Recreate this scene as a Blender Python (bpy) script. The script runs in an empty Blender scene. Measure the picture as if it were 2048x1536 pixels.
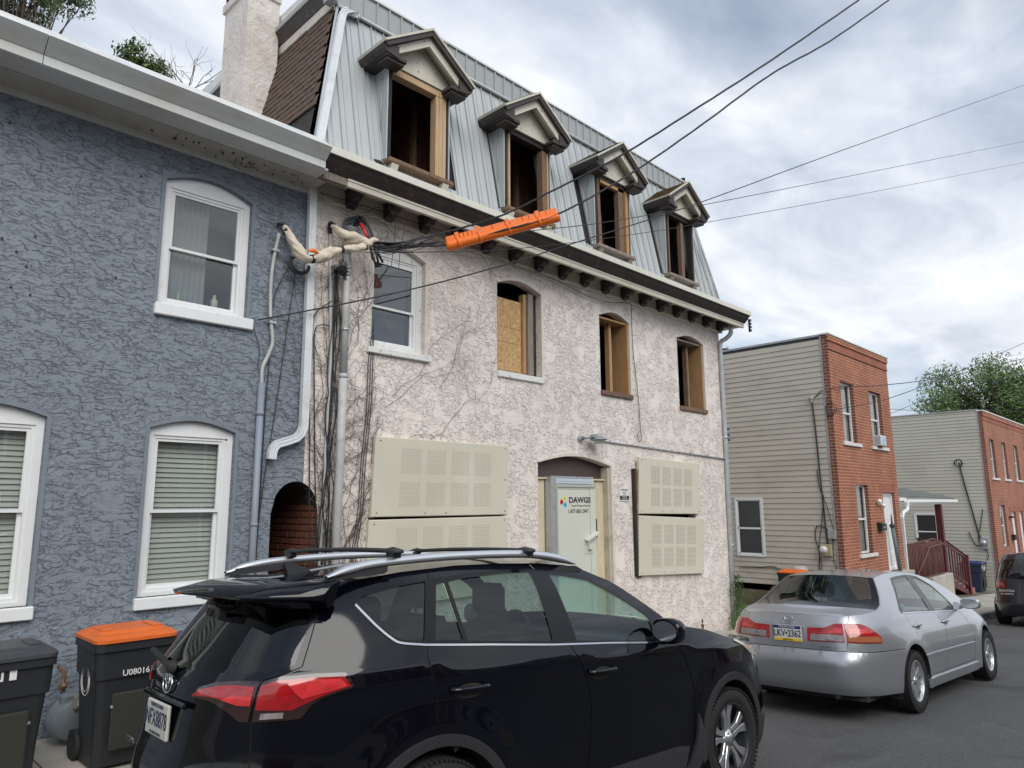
import bpy, bmesh, math, random
import numpy as np
from mathutils import Vector, Matrix, noise
from mathutils.geometry import delaunay_2d_cdt

random.seed(7)
SC = bpy.context.scene
COL = SC.collection

# ------------------------------------------------------------------ camera
# X runs along the street to the right, Y into the houses (the facades stand at
# y = 7), Z up. The camera stands in the street at x = 0, y = 0.
EYE = 1.70
F_PX = 1420.0
_U = Vector((-49.0, -8368.0, F_PX)).normalized()
_X = Vector((1426.0, 235.0, F_PX)); _X = (_X - _U * _X.dot(_U)).normalized()
_Y = _U.cross(_X)
CAM = bpy.data.objects.new('camera', bpy.data.cameras.new('camera'))
COL.objects.link(CAM)
right = Vector((_X[0], _Y[0], _U[0])); down = Vector((_X[1], _Y[1], _U[1])); fwd = Vector((_X[2], _Y[2], _U[2]))
CAM.matrix_world = Matrix(((right.x, -down.x, -fwd.x, 0), (right.y, -down.y, -fwd.y, 0), (right.z, -down.z, -fwd.z, EYE), (0, 0, 0, 1)))
CAM.data.sensor_width = 36.0
CAM.data.lens = F_PX / 2048.0 * 36.0
CAM.data.clip_start = 0.05
CAM.data.clip_end = 1200
SC.camera = CAM

# ------------------------------------------------------------------ sky, sun, exposure
SUN_EL, SUN_AZ = 41.0, 203.0        # azimuth from +Y clockwise: the light comes over the viewer's shoulder
w = bpy.data.worlds.new('World'); SC.world = w; w.use_nodes = True
nt = w.node_tree; nt.nodes.clear()
def _n(tree, kind, **kw):
    n = tree.nodes.new(kind)
    for k, v in kw.items(): setattr(n, k, v)
    return n
def build_sky():
    L = nt.links.new
    out = _n(nt, 'ShaderNodeOutputWorld')
    bg_sky = _n(nt, 'ShaderNodeBackground'); bg_cloud = _n(nt, 'ShaderNodeBackground')
    mix = _n(nt, 'ShaderNodeMixShader')
    sky = _n(nt, 'ShaderNodeTexSky', sky_type='NISHITA', sun_disc=False)
    sky.sun_elevation = math.radians(SUN_EL); sky.sun_rotation = math.radians(SUN_AZ)
    bg_sky.inputs['Strength'].default_value = 0.085
    L(sky.outputs[0], bg_sky.inputs['Color'])
    tc = _n(nt, 'ShaderNodeTexCoord')
    sep = _n(nt, 'ShaderNodeSeparateXYZ'); L(tc.outputs['Generated'], sep.inputs[0])
    # project the view direction on a high flat cloud layer
    zz = _n(nt, 'ShaderNodeMath', operation='MAXIMUM'); L(sep.outputs['Z'], zz.inputs[0]); zz.inputs[1].default_value = 0.0
    za = _n(nt, 'ShaderNodeMath', operation='ADD'); L(zz.outputs[0], za.inputs[0]); za.inputs[1].default_value = 0.16
    dx = _n(nt, 'ShaderNodeMath', operation='DIVIDE'); L(sep.outputs['X'], dx.inputs[0]); L(za.outputs[0], dx.inputs[1])
    dy = _n(nt, 'ShaderNodeMath', operation='DIVIDE'); L(sep.outputs['Y'], dy.inputs[0]); L(za.outputs[0], dy.inputs[1])
    cb = _n(nt, 'ShaderNodeCombineXYZ'); L(dx.outputs[0], cb.inputs[0]); L(dy.outputs[0], cb.inputs[1])
    def nz(scale, detail, rough, dist, off):
        mp = _n(nt, 'ShaderNodeMapping'); mp.inputs['Location'].default_value = off
        mp.inputs['Rotation'].default_value = (0, 0, math.radians(-25)); mp.inputs['Scale'].default_value = (0.8, 1.35, 1)
        L(cb.outputs[0], mp.inputs[0])
        n = _n(nt, 'ShaderNodeTexNoise'); n.inputs['Scale'].default_value = scale; n.inputs['Detail'].default_value = detail
        n.inputs['Roughness'].default_value = rough; n.inputs['Distortion'].default_value = dist
        L(mp.outputs[0], n.inputs['Vector']); return n
    big = nz(1.1, 7, 0.5, 0.35, (3.1, 1.7, 0)); fine = nz(3.4, 8, 0.58, 0.6, (7.3, 2.2, 0)); hole = nz(0.55, 6, 0.55, 0.3, (1.15, 0.35, 0))
    ad = _n(nt, 'ShaderNodeMath', operation='MULTIPLY_ADD'); L(fine.outputs[0], ad.inputs[0]); ad.inputs[1].default_value = 0.32
    m1 = _n(nt, 'ShaderNodeMath', operation='MULTIPLY'); L(big.outputs[0], m1.inputs[0]); m1.inputs[1].default_value = 0.68
    L(m1.outputs[0], ad.inputs[2])
    cr = _n(nt, 'ShaderNodeValToRGB')
    e = cr.color_ramp.elements
    e[0].position = 0.38; e[0].color = (0.40, 0.46, 0.57, 1)
    e[1].position = 0.62; e[1].color = (0.90, 0.92, 0.94, 1)
    x = e.new(0.49); x.color = (0.62, 0.675, 0.76, 1)
    L(ad.outputs[0], cr.inputs[0])
    # brighter, whiter cloud towards the horizon
    hz = _n(nt, 'ShaderNodeMapRange'); L(sep.outputs['Z'], hz.inputs[0])
    hz.inputs[1].default_value = 0.0; hz.inputs[2].default_value = 0.42; hz.inputs[3].default_value = 0.45; hz.inputs[4].default_value = 0.0
    mx = _n(nt, 'ShaderNodeMixRGB'); L(hz.outputs[0], mx.inputs[0]); L(cr.outputs[0], mx.inputs[1]); mx.inputs[2].default_value = (0.80, 0.82, 0.85, 1)
    L(mx.outputs[0], bg_cloud.inputs['Color']); bg_cloud.inputs['Strength'].default_value = 0.80
    mr = _n(nt, 'ShaderNodeMapRange'); L(hole.outputs[0], mr.inputs[0])
    mr.inputs[1].default_value = 0.40; mr.inputs[2].default_value = 0.50; mr.inputs[3].default_value = 0.35; mr.inputs[4].default_value = 1.0
    L(mr.outputs[0], mix.inputs[0]); L(bg_sky.outputs[0], mix.inputs[1]); L(bg_cloud.outputs[0], mix.inputs[2])
    L(mix.outputs[0], out.inputs[0])
build_sky()
sd = bpy.data.lights.new('sun', 'SUN'); sd.energy = 1.5; sd.angle = math.radians(45); sd.color = (1.0, 0.965, 0.91)
SUN = bpy.data.objects.new('sun', sd); COL.objects.link(SUN)
_az, _el = math.radians(SUN_AZ), math.radians(SUN_EL)
_d = Vector((math.sin(_az) * math.cos(_el), math.cos(_az) * math.cos(_el), math.sin(_el)))
SUN.rotation_euler = _d.to_track_quat('Z', 'Y').to_euler()
SUN.location = (0, -20, 30)
SC.view_settings.view_transform = 'Standard'; SC.view_settings.look = 'None'
SC.view_settings.exposure = 0.60; SC.view_settings.gamma = 1.0; SC.view_settings.use_curve_mapping = False
SC.cycles.max_bounces = 6; SC.cycles.transparent_max_bounces = 12

# ------------------------------------------------------------------ materials
MATS = {}
def mat(name, col=(0.5, 0.5, 0.5), rough=0.6, metal=0.0, spec=0.5, var=0.0, vscale=6.0, var2=None, stain=None, bump=None, coat=0.0,
        stretch=(1, 1, 1), grain=0.0, gscale=60.0, emit=None):
    """Principled material. var: brightness variation by noise; stain: (colour, scale, amount) patches of dirt;
    bump: (scale, strength, distance)."""
    if name in MATS: return MATS[name]
    m = bpy.data.materials.new(name); m.use_nodes = True; t = m.node_tree; L = t.links.new
    p = t.nodes['Principled BSDF']
    p.inputs['Roughness'].default_value = rough; p.inputs['Metallic'].default_value = metal
    p.inputs['Specular IOR Level'].default_value = spec
    p.inputs['Coat Weight'].default_value = coat; p.inputs['Coat Roughness'].default_value = 0.03
    tc = _n(t, 'ShaderNodeTexCoord'); mp = _n(t, 'ShaderNodeMapping'); mp.inputs['Scale'].default_value = stretch
    L(tc.outputs['Object'], mp.inputs[0])
    c = _n(t, 'ShaderNodeRGB'); c.outputs[0].default_value = (*col, 1); cur = c.outputs[0]
    def noise_(scale, detail=5, rough_=0.55, dist=0.0):
        n = _n(t, 'ShaderNodeTexNoise'); n.inputs['Scale'].default_value = scale; n.inputs['Detail'].default_value = detail
        n.inputs['Roughness'].default_value = rough_; n.inputs['Distortion'].default_value = dist
        L(mp.outputs[0], n.inputs['Vector']); return n.outputs[0]
    if var:
        r = _n(t, 'ShaderNodeMapRange'); L(noise_(vscale), r.inputs[0]); r.inputs[1].default_value = 0.3; r.inputs[2].default_value = 0.7
        r.inputs[3].default_value = 1 - var; r.inputs[4].default_value = 1 + var
        mm = _n(t, 'ShaderNodeVectorMath', operation='SCALE'); L(cur, mm.inputs[0]); L(r.outputs[0], mm.inputs['Scale']); cur = mm.outputs[0]
    if grain:
        r = _n(t, 'ShaderNodeMapRange'); L(noise_(gscale, 3, 0.7), r.inputs[0]); r.inputs[1].default_value = 0.25; r.inputs[2].default_value = 0.75
        r.inputs[3].default_value = 1 - grain; r.inputs[4].default_value = 1 + grain
        mm = _n(t, 'ShaderNodeVectorMath', operation='SCALE'); L(cur, mm.inputs[0]); L(r.outputs[0], mm.inputs['Scale']); cur = mm.outputs[0]
    for st in ([stain] if stain and not isinstance(stain, list) else (stain or [])):
        sc_, ss, amt = st[0], st[1], st[2]
        lo = st[3] if len(st) > 3 else 0.52
        r = _n(t, 'ShaderNodeMapRange'); L(noise_(ss, 7, 0.62, 0.4), r.inputs[0]); r.inputs[1].default_value = lo; r.inputs[2].default_value = lo + 0.1
        r.inputs[3].default_value = 0; r.inputs[4].default_value = amt
        mm = _n(t, 'ShaderNodeMixRGB'); L(r.outputs[0], mm.inputs[0]); L(cur, mm.inputs[1]); mm.inputs[2].default_value = (*sc_, 1); cur = mm.outputs[0]
    L(cur, p.inputs['Base Color'])
    if bump:
        b = _n(t, 'ShaderNodeBump'); b.inputs['Strength'].default_value = bump[1]; b.inputs['Distance'].default_value = bump[2]
        L(noise_(bump[0], 6, 0.6), b.inputs['Height']); L(b.outputs[0], p.inputs['Normal'])
    if emit:
        p.inputs['Emission Color'].default_value = (*emit[0], 1); p.inputs['Emission Strength'].default_value = emit[1]
    MATS[name] = m
    return m

def stucco_mat(name, col, seed, sx, sz, stain, dark=0.4, dist=0.01, thr=0.5, cover=0.5):
    """Skip-trowelled stucco: thin plateaus of plaster with shade painted in under the torn lower lips. cover: how much of
    the wall carries the torn texture, the rest is trowelled flat."""
    m = bpy.data.materials.new(name); m.use_nodes = True; t = m.node_tree; L = t.links.new; p = t.nodes['Principled BSDF']
    p.inputs['Roughness'].default_value = 0.72; p.inputs['Specular IOR Level'].default_value = 0.35
    tc = _n(t, 'ShaderNodeTexCoord')
    def mapping(scale, off=(0, 0, 0)):
        mp = _n(t, 'ShaderNodeMapping'); mp.inputs['Location'].default_value = (seed + off[0], seed * 2 + off[1], seed * 3 + off[2]); mp.inputs['Scale'].default_value = scale
        L(tc.outputs['Object'], mp.inputs[0]); return mp
    def nz(scale, detail, rough_, dist_, src):
        n = _n(t, 'ShaderNodeTexNoise'); n.inputs['Scale'].default_value = scale; n.inputs['Detail'].default_value = detail
        n.inputs['Roughness'].default_value = rough_; n.inputs['Distortion'].default_value = dist_
        L(src.outputs[0], n.inputs['Vector']); return n.outputs[0]
    def step(src, a, b, lo, hi):
        r = _n(t, 'ShaderNodeMapRange', interpolation_type='SMOOTHSTEP'); L(src, r.inputs[0])
        r.inputs[1].default_value = a; r.inputs[2].default_value = b; r.inputs[3].default_value = lo; r.inputs[4].default_value = hi; return r.outputs[0]
    def math_(op, a, b, clamp=False):
        n = _n(t, 'ShaderNodeMath', operation=op, use_clamp=clamp)
        for i, q in enumerate((a, b)):
            if isinstance(q, (int, float)): n.inputs[i].default_value = q
            else: L(q, n.inputs[i])
        return n.outputs[0]
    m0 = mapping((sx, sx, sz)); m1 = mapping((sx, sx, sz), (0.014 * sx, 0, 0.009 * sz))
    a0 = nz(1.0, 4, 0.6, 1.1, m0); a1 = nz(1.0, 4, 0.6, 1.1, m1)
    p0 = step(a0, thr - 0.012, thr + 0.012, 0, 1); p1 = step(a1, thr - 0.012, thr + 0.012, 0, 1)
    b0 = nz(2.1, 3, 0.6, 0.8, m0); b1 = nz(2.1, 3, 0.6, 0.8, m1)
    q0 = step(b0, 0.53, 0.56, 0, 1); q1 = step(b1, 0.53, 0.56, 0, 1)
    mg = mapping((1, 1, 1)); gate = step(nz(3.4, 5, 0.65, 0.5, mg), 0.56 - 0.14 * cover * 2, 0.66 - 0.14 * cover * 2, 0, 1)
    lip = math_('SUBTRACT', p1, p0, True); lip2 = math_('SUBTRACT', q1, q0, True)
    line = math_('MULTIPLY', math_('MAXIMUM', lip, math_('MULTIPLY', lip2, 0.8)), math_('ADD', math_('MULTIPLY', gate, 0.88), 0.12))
    fine = nz(12.0, 3, 0.6, 0, m0); ht = math_('ADD', math_('MULTIPLY', math_('ADD', p0, math_('MULTIPLY', q0, 0.5)), math_('ADD', math_('MULTIPLY', gate, 0.8), 0.2)), math_('MULTIPLY', fine, 0.25))
    bp = _n(t, 'ShaderNodeBump'); bp.inputs['Strength'].default_value = 1.0; bp.inputs['Distance'].default_value = dist
    L(ht, bp.inputs['Height']); L(bp.outputs[0], p.inputs['Normal'])
    c = _n(t, 'ShaderNodeRGB'); c.outputs[0].default_value = (*col, 1); cur = c.outputs[0]
    v = _n(t, 'ShaderNodeMapRange'); L(nz(0.9, 6, 0.6, 0.2, mg), v.inputs[0]); v.inputs[1].default_value = 0.3; v.inputs[2].default_value = 0.7
    v.inputs[3].default_value = 0.93; v.inputs[4].default_value = 1.06
    mm = _n(t, 'ShaderNodeVectorMath', operation='SCALE'); L(cur, mm.inputs[0]); L(v.outputs[0], mm.inputs['Scale']); cur = mm.outputs[0]
    for (scol, sc_, amt, stretch) in stain:
        mp3 = mapping(stretch, (sc_, 0, 0)); r = step(nz(sc_, 6, 0.6, 0.3, mp3), 0.48, 0.72, 0, amt)
        mx = _n(t, 'ShaderNodeMixRGB'); L(r, mx.inputs[0]); L(cur, mx.inputs[1]); mx.inputs[2].default_value = (*scol, 1); cur = mx.outputs[0]
    mx = _n(t, 'ShaderNodeMixRGB'); L(math_('MULTIPLY', line, dark), mx.inputs[0]); L(cur, mx.inputs[1]); mx.inputs[2].default_value = (col[0] * 0.22, col[1] * 0.20, col[2] * 0.19, 1); cur = mx.outputs[0]  # lower lips darkened in the colour, as light from above would shade them
    L(cur, p.inputs['Base Color'])
    MATS[name] = m
    return m

def glass_mat(name, tint=(0.8, 0.85, 0.85), refl=0.12, trans=0.85, rough=0.0, base=(0.02, 0.02, 0.02)):
    """Thin window glass: mirror by Fresnel over tinted see-through."""
    m = bpy.data.materials.new(name); m.use_nodes = True; t = m.node_tree; t.nodes.clear(); L = t.links.new
    out = _n(t, 'ShaderNodeOutputMaterial'); gl = _n(t, 'ShaderNodeBsdfGlossy'); gl.inputs['Roughness'].default_value = rough
    tr = _n(t, 'ShaderNodeBsdfTransparent'); tr.inputs['Color'].default_value = (*[x * trans for x in tint], 1)
    lw = _n(t, 'ShaderNodeLayerWeight'); lw.inputs[0].default_value = 0.5
    pw = _n(t, 'ShaderNodeMath', operation='POWER'); L(lw.outputs['Facing'], pw.inputs[0]); pw.inputs[1].default_value = 4.5
    ad = _n(t, 'ShaderNodeMath', operation='MULTIPLY_ADD', use_clamp=True); L(pw.outputs[0], ad.inputs[0]); ad.inputs[1].default_value = 0.9; ad.inputs[2].default_value = refl + 0.04
    mx = _n(t, 'ShaderNodeMixShader'); L(ad.outputs[0], mx.inputs[0]); L(tr.outputs[0], mx.inputs[1]); L(gl.outputs[0], mx.inputs[2])
    L(mx.outputs[0], out.inputs[0]); MATS[name] = m
    return m

# ------------------------------------------------------------------ object helpers
ORG = {}
def link_mesh(name, me, parent=None, loc=None, kind=None, label=None):
    o = bpy.data.objects.new(name, me); COL.objects.link(o)
    if parent is not None: o.parent = parent
    if loc is not None: o.location = loc
    if kind: o['kind'] = kind
    if label: o['label'] = label
    ORG[o] = ORG.get(parent, (Vector((0, 0, 0)), None))
    return o
def tag(o, label, cat, group=None, kind=None):
    o['label'] = label; o['category'] = cat
    if group: o['group'] = group
    if kind: o['kind'] = kind
    return o
def thing(name, label, cat, loc=(0, 0, 0), group=None):
    o = bpy.data.objects.new(name, None); COL.objects.link(o); o.location = loc; o.empty_display_size = 0.2
    ORG[o] = (Vector(loc), None)
    return tag(o, label, cat, group)

class MB:
    """Collects geometry in world coordinates; build() links it as one mesh."""
    def __init__(s): s.v = []; s.f = []; s.m = []; s.k = 0; s.smooth = []; s.sm = False
    def mat(s, k): s.k = k; return s
    def face(s, pts):
        n = len(s.v); s.v += [tuple(p) for p in pts]; s.f.append(tuple(range(n, n + len(pts)))); s.m.append(s.k); s.smooth.append(s.sm); return s
    def add(s, vs, fs, smooth=False):
        n = len(s.v); s.v += [tuple(p) for p in vs]
        for f in fs: s.f.append(tuple(i + n for i in f)); s.m.append(s.k); s.smooth.append(smooth or s.sm)
        return s
    def box(s, x0, x1, y0, y1, z0, z1):
        v = [(x0, y0, z0), (x1, y0, z0), (x1, y1, z0), (x0, y1, z0), (x0, y0, z1), (x1, y0, z1), (x1, y1, z1), (x0, y1, z1)]
        return s.add(v, [(0, 3, 2, 1), (4, 5, 6, 7), (0, 1, 5, 4), (1, 2, 6, 5), (2, 3, 7, 6), (3, 0, 4, 7)])
    def bbox(s, x0, x1, y0, y1, z0, z1, b=0.006):
        """box with chamfered edges"""
        bm = bmesh.new(); bmesh.ops.create_cube(bm, size=1)
        for v in bm.verts: v.co = Vector(((x0 + x1) / 2 + v.co.x * (x1 - x0), (y0 + y1) / 2 + v.co.y * (y1 - y0), (z0 + z1) / 2 + v.co.z * (z1 - z0)))
        bmesh.ops.bevel(bm, geom=bm.edges[:], offset=b, segments=1, affect='EDGES')
        bm.verts.index_update(); s.add([v.co[:] for v in bm.verts], [tuple(v.index for v in f.verts) for f in bm.faces]); bm.free(); return s
    def obox(s, c, ax, ay, az, hx, hy, hz):
        """oriented box: centre, three unit axes, half sizes"""
        c = Vector(c); ax, ay, az = Vector(ax), Vector(ay), Vector(az); v = []
        for k in (-1, 1):
            for (i, j) in ((-1, -1), (1, -1), (1, 1), (-1, 1)): v.append(c + ax * hx * i + ay * hy * j + az * hz * k)
        return s.add(v, [(0, 3, 2, 1), (4, 5, 6, 7), (0, 1, 5, 4), (1, 2, 6, 5), (2, 3, 7, 6), (3, 0, 4, 7)])
    def prism(s, poly, d):
        """poly: list of 3D points of a planar loop, extruded by vector d"""
        n = len(poly); d = Vector(d); a = [Vector(p) for p in poly]; b = [p + d for p in a]
        s.add(a + b, [tuple(range(n))[::-1], tuple(range(n, 2 * n))] + [(i, (i + 1) % n, n + (i + 1) % n, n + i) for i in range(n)])
        return s
    def tube(s, pts, r, seg=8, cap=True, rs=None):
        pts = [Vector(p) for p in pts]
        if len(pts) < 2: return s
        t0 = (pts[1] - pts[0]).normalized(); up = Vector((0, 0, 1)) if abs(t0.z) < 0.9 else Vector((0, 1, 0))
        nrm = t0.cross(up).normalized(); rings = []
        for i, p in enumerate(pts):
            t = (pts[min(i + 1, len(pts) - 1)] - pts[max(i - 1, 0)])
            t = t.normalized() if t.length > 1e-9 else t0
            nrm = (nrm - t * nrm.dot(t)); nrm = nrm.normalized() if nrm.length > 1e-6 else t.orthogonal().normalized()
            bn = t.cross(nrm); rr = rs[i] if rs else r
            rings.append([p + nrm * rr * math.cos(2 * math.pi * k / seg) + bn * rr * math.sin(2 * math.pi * k / seg) for k in range(seg)])
        vs = [q for ring in rings for q in ring]; fs = []
        for i in range(len(pts) - 1):
            for k in range(seg):
                a, b = i * seg + k, i * seg + (k + 1) % seg; fs.append((a, b, b + seg, a + seg))
        s.add(vs, fs, smooth=True)
        if cap:
            s.add(rings[0], [tuple(range(seg))]); s.add(rings[-1], [tuple(range(seg))[::-1]])
        return s
    def cyl(s, c, axis, r, h, seg=24, r2=None):
        c = Vector(c); ax = Vector(axis).normalized()
        return s.tube([c - ax * h / 2, c + ax * h / 2], r, seg, True, [r, r2 if r2 is not None else r])
    def lathe(s, c, axis, prof, seg=28, smooth=True):
        """prof: list of (distance along axis, radius)"""
        c = Vector(c); ax = Vector(axis).normalized(); u = ax.orthogonal().normalized(); v = ax.cross(u); vs = []; fs = []
        for (h, r) in prof:
            for k in range(seg):
                a = 2 * math.pi * k / seg; vs.append(c + ax * h + (u * math.cos(a) + v * math.sin(a)) * r)
        for i in range(len(prof) - 1):
            for k in range(seg):
                a, b = i * seg + k, i * seg + (k + 1) % seg; fs.append((a, b, b + seg, a + seg))
        return s.add(vs, fs, smooth=smooth)
    def mesh(s, name, mats, org=Vector((0, 0, 0))):
        me = bpy.data.meshes.new(name); o = Vector(org)
        me.from_pydata([(p[0] - o.x, p[1] - o.y, p[2] - o.z) for p in s.v], [], s.f)
        for m in (mats if isinstance(mats, (list, tuple)) else [mats]): me.materials.append(m)
        me.polygons.foreach_set('material_index', s.m); me.polygons.foreach_set('use_smooth', s.smooth)
        me.validate(); me.update(); return me
    def build(s, name, mats, parent=None, kind=None, label=None, fix=True):
        org = ORG[parent][0] if parent is not None else Vector((0, 0, 0))
        me = s.mesh(name, mats, org)
        if fix:
            bm = bmesh.new(); bm.from_mesh(me); bmesh.ops.remove_doubles(bm, verts=bm.verts[:], dist=1e-5)
            bmesh.ops.recalc_face_normals(bm, faces=bm.faces[:]); bm.to_mesh(me); bm.free()
        return link_mesh(name, me, parent, None, kind, label)

def ground(x, y=0.0):
    """height of the street line; the fall steepens further down the hill"""
    return (-0.0455 * x if x < 12 else -0.546 - 0.058 * (x - 12)) - 0.18
def lerp(a, b, t): return a + (b - a) * t
def smooth_path(pts, n=6):
    """Catmull-Rom through 3D points"""
    P = [Vector(p) for p in pts]
    if len(P) < 3: return P
    P = [P[0] * 2 - P[1]] + P + [P[-1] * 2 - P[-2]]; out = []
    for i in range(1, len(P) - 2):
        for k in range(n):
            t = k / n; a, b, c, d = P[i - 1], P[i], P[i + 1], P[i + 2]
            out.append(0.5 * ((2 * b) + (c - a) * t + (2 * a - 5 * b + 4 * c - d) * t * t + (3 * b - a - 3 * c + d) * t ** 3))
    out.append(P[-2]); return out

def inpoly(x, y, poly):
    c = False; n = len(poly); j = n - 1
    for i in range(n):
        xi, yi = poly[i]; xj, yj = poly[j]
        if (yi > y) != (yj > y) and x < (xj - xi) * (y - yi) / (yj - yi) + xi: c = not c
        j = i
    return c
def cdt(outer, loops, pts=()):
    """constrained triangulation of a 2D outline with inner loops; returns vertices, triangles"""
    vs = [Vector(p) for p in outer]; ed = [(i, (i + 1) % len(outer)) for i in range(len(outer))]
    for lp in loops:
        n = len(vs); vs += [Vector(p) for p in lp]; ed += [(n + i, n + (i + 1) % len(lp)) for i in range(len(lp))]
    vs += [Vector(p) for p in pts]
    r = delaunay_2d_cdt(vs, ed, [], 0, 1e-6)
    V = [(p.x, p.y) for p in r[0]]; T = []
    for f in r[2]:
        cx = sum(V[i][0] for i in f) / len(f); cy = sum(V[i][1] for i in f) / len(f)
        if inpoly(cx, cy, outer): T.append((tuple(f), cx, cy))
    return V, T
def arch_loop(x0, x1, z0, zs, zt, n=10):
    """window opening: flat sill at z0, springing at zs, crown at zt"""
    p = [(x1, z0), (x1, zs)] if zt > zs + 1e-4 else [(x1, z0), (x1, zs), (x0, zs), (x0, z0)]
    if zt > zs + 1e-4:
        for k in range(1, n):
            t = k / n; p.append((lerp(x1, x0, t), zs + (zt - zs) * math.sin(math.pi * t)))
        p += [(x0, zs), (x0, z0)]
    return p
def wall_xz(mb, outer, holes, y, depth, step=None):
    """a wall face in the plane y with real openings and their reveals"""
    V, T = cdt(outer, holes)
    keep = [f for f, cx, cy in T if not any(inpoly(cx, cy, h) for h in holes)]
    mb.add([(a, y, b) for a, b in V], keep)
    for h in holes:
        n = len(h)
        for i in range(n):
            a, b = h[i], h[(i + 1) % n]
            mb.face([(a[0], y, a[1]), (b[0], y, b[1]), (b[0], y + depth, b[1]), (a[0], y + depth, a[1])])
def text_mesh(s, name, size, m, parent, origin, xdir, zdir, ext=0.001, align='CENTER', bold=0.0, sx=1.0, kind=None):
    """flat lettering standing proud of a surface; origin is world, xdir/zdir reading and up directions"""
    cu = bpy.data.curves.new(name, 'FONT'); cu.body = s; cu.size = size; cu.extrude = ext; cu.align_x = align; cu.align_y = 'CENTER'; cu.offset = bold
    cu.resolution_u = 3
    tmp = bpy.data.objects.new(name, cu); COL.objects.link(tmp)
    dg = bpy.context.evaluated_depsgraph_get(); me = bpy.data.meshes.new_from_object(tmp.evaluated_get(dg))
    bpy.data.objects.remove(tmp)
    xd = Vector(xdir).normalized(); zd = Vector(zdir).normalized(); nd = xd.cross(zd); o = Vector(origin) - (ORG[parent][0] if parent is not None else Vector((0, 0, 0)))
    me.transform(Matrix(((xd.x * sx, zd.x, nd.x, o.x), (xd.y * sx, zd.y, nd.y, o.y), (xd.z * sx, zd.z, nd.z, o.z), (0, 0, 0, 1))))
    me.materials.clear(); me.materials.append(m)
    return link_mesh(name, me, parent, None, kind)

# ================================================================== MATERIALS
M = {}
M['road'] = mat('asphalt', (0.088, 0.088, 0.09), 0.85, var=0.14, vscale=0.7, grain=0.55, gscale=55, bump=(90, 0.7, 0.008), stain=[((0.045, 0.045, 0.046), 1.1, 0.6, 0.56), ((0.15, 0.145, 0.14), 2.3, 0.25, 0.58)])
M['walk'] = mat('concrete', (0.42, 0.39, 0.34), 0.85, var=0.12, vscale=2.0, grain=0.12, gscale=80, stain=((0.27, 0.25, 0.22), 1.7, 0.5), bump=(60, 0.3, 0.004))
M['kerb'] = mat('kerb_stone', (0.27, 0.26, 0.245), 0.85, var=0.2, vscale=4, grain=0.2, stain=((0.1, 0.1, 0.1), 3, 0.6))
M['dirt'] = mat('yard_dirt', (0.13, 0.115, 0.08), 0.95, var=0.25, vscale=5, grain=0.3, gscale=40, bump=(20, 0.5, 0.02), stain=((0.07, 0.095, 0.03), 1.5, 0.8, 0.5))
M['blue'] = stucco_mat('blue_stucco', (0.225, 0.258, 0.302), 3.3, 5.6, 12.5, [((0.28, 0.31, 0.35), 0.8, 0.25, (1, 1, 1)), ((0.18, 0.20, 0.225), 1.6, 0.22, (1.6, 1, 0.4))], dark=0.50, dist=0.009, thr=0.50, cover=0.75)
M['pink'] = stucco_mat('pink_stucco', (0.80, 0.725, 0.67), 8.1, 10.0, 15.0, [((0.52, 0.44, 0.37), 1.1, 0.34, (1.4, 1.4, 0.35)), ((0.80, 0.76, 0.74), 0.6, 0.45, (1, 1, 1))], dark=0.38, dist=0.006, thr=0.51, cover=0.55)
M['chim'] = mat('chimney_render', (0.66, 0.61, 0.57), 0.85, var=0.08, vscale=3, stain=[((0.2, 0.18, 0.16), 5.0, 0.7, 0.6), ((0.50, 0.42, 0.36), 1.3, 0.5, 0.5)], bump=(14, 0.9, 0.03))
M['white'] = mat('white_paint', (0.78, 0.79, 0.79), 0.42, var=0.03, grain=0.03, stain=((0.55, 0.54, 0.50), 3.0, 0.25, 0.56))
M['whiteold'] = mat('peeling_white_paint', (0.72, 0.72, 0.70), 0.6, var=0.05, stain=[((0.24, 0.2, 0.17), 14.0, 0.85, 0.58)], bump=(30, 0.5, 0.005))
M['vinyl'] = mat('white_vinyl', (0.76, 0.77, 0.77), 0.3, var=0.02)
M['gutter'] = mat('gutter_metal', (0.60, 0.61, 0.60), 0.42, var=0.05, vscale=2, stain=((0.52, 0.48, 0.42), 2.2, 0.4, 0.55))
M['rooftrim'] = mat('roof_edge_metal', (0.66, 0.67, 0.66), 0.45, var=0.05, stain=[((0.52, 0.40, 0.27), 3.0, 0.55, 0.6), ((0.42, 0.42, 0.41), 1.2, 0.4, 0.52)])
M['galv'] = mat('galvanised_metal', (0.50, 0.52, 0.54), 0.38, metal=0.6, var=0.12, vscale=8, stain=((0.33, 0.34, 0.35), 4, 0.5))
M['aldown'] = mat('painted_aluminium', (0.68, 0.71, 0.73), 0.38, var=0.06, vscale=3, stain=((0.48, 0.49, 0.48), 3, 0.4))
M['roofmetal'] = mat('roof_panel_metal', (0.47, 0.495, 0.50), 0.42, metal=0.15, var=0.05, vscale=1.2, stain=((0.42, 0.45, 0.46), 1.0, 0.35), stretch=(1, 1, 0.4))
M['roofband'] = mat('roof_band_metal', (0.36, 0.38, 0.385), 0.42, metal=0.15, var=0.05, vscale=1.2)
M['shingle'] = mat('brown_slate', (0.105, 0.066, 0.047), 0.85, var=0.35, vscale=4, grain=0.25, gscale=30, bump=(20, 0.5, 0.01), stain=((0.20, 0.15, 0.12), 5, 0.4, 0.6))
M['darkshingle'] = mat('dark_shingle', (0.045, 0.040, 0.037), 0.9, var=0.3, vscale=8, grain=0.3, gscale=50)
M['brownshingle'] = mat('weathered_brown_shingle', (0.19, 0.135, 0.085), 0.9, var=0.35, vscale=8, grain=0.3, gscale=30)
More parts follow.
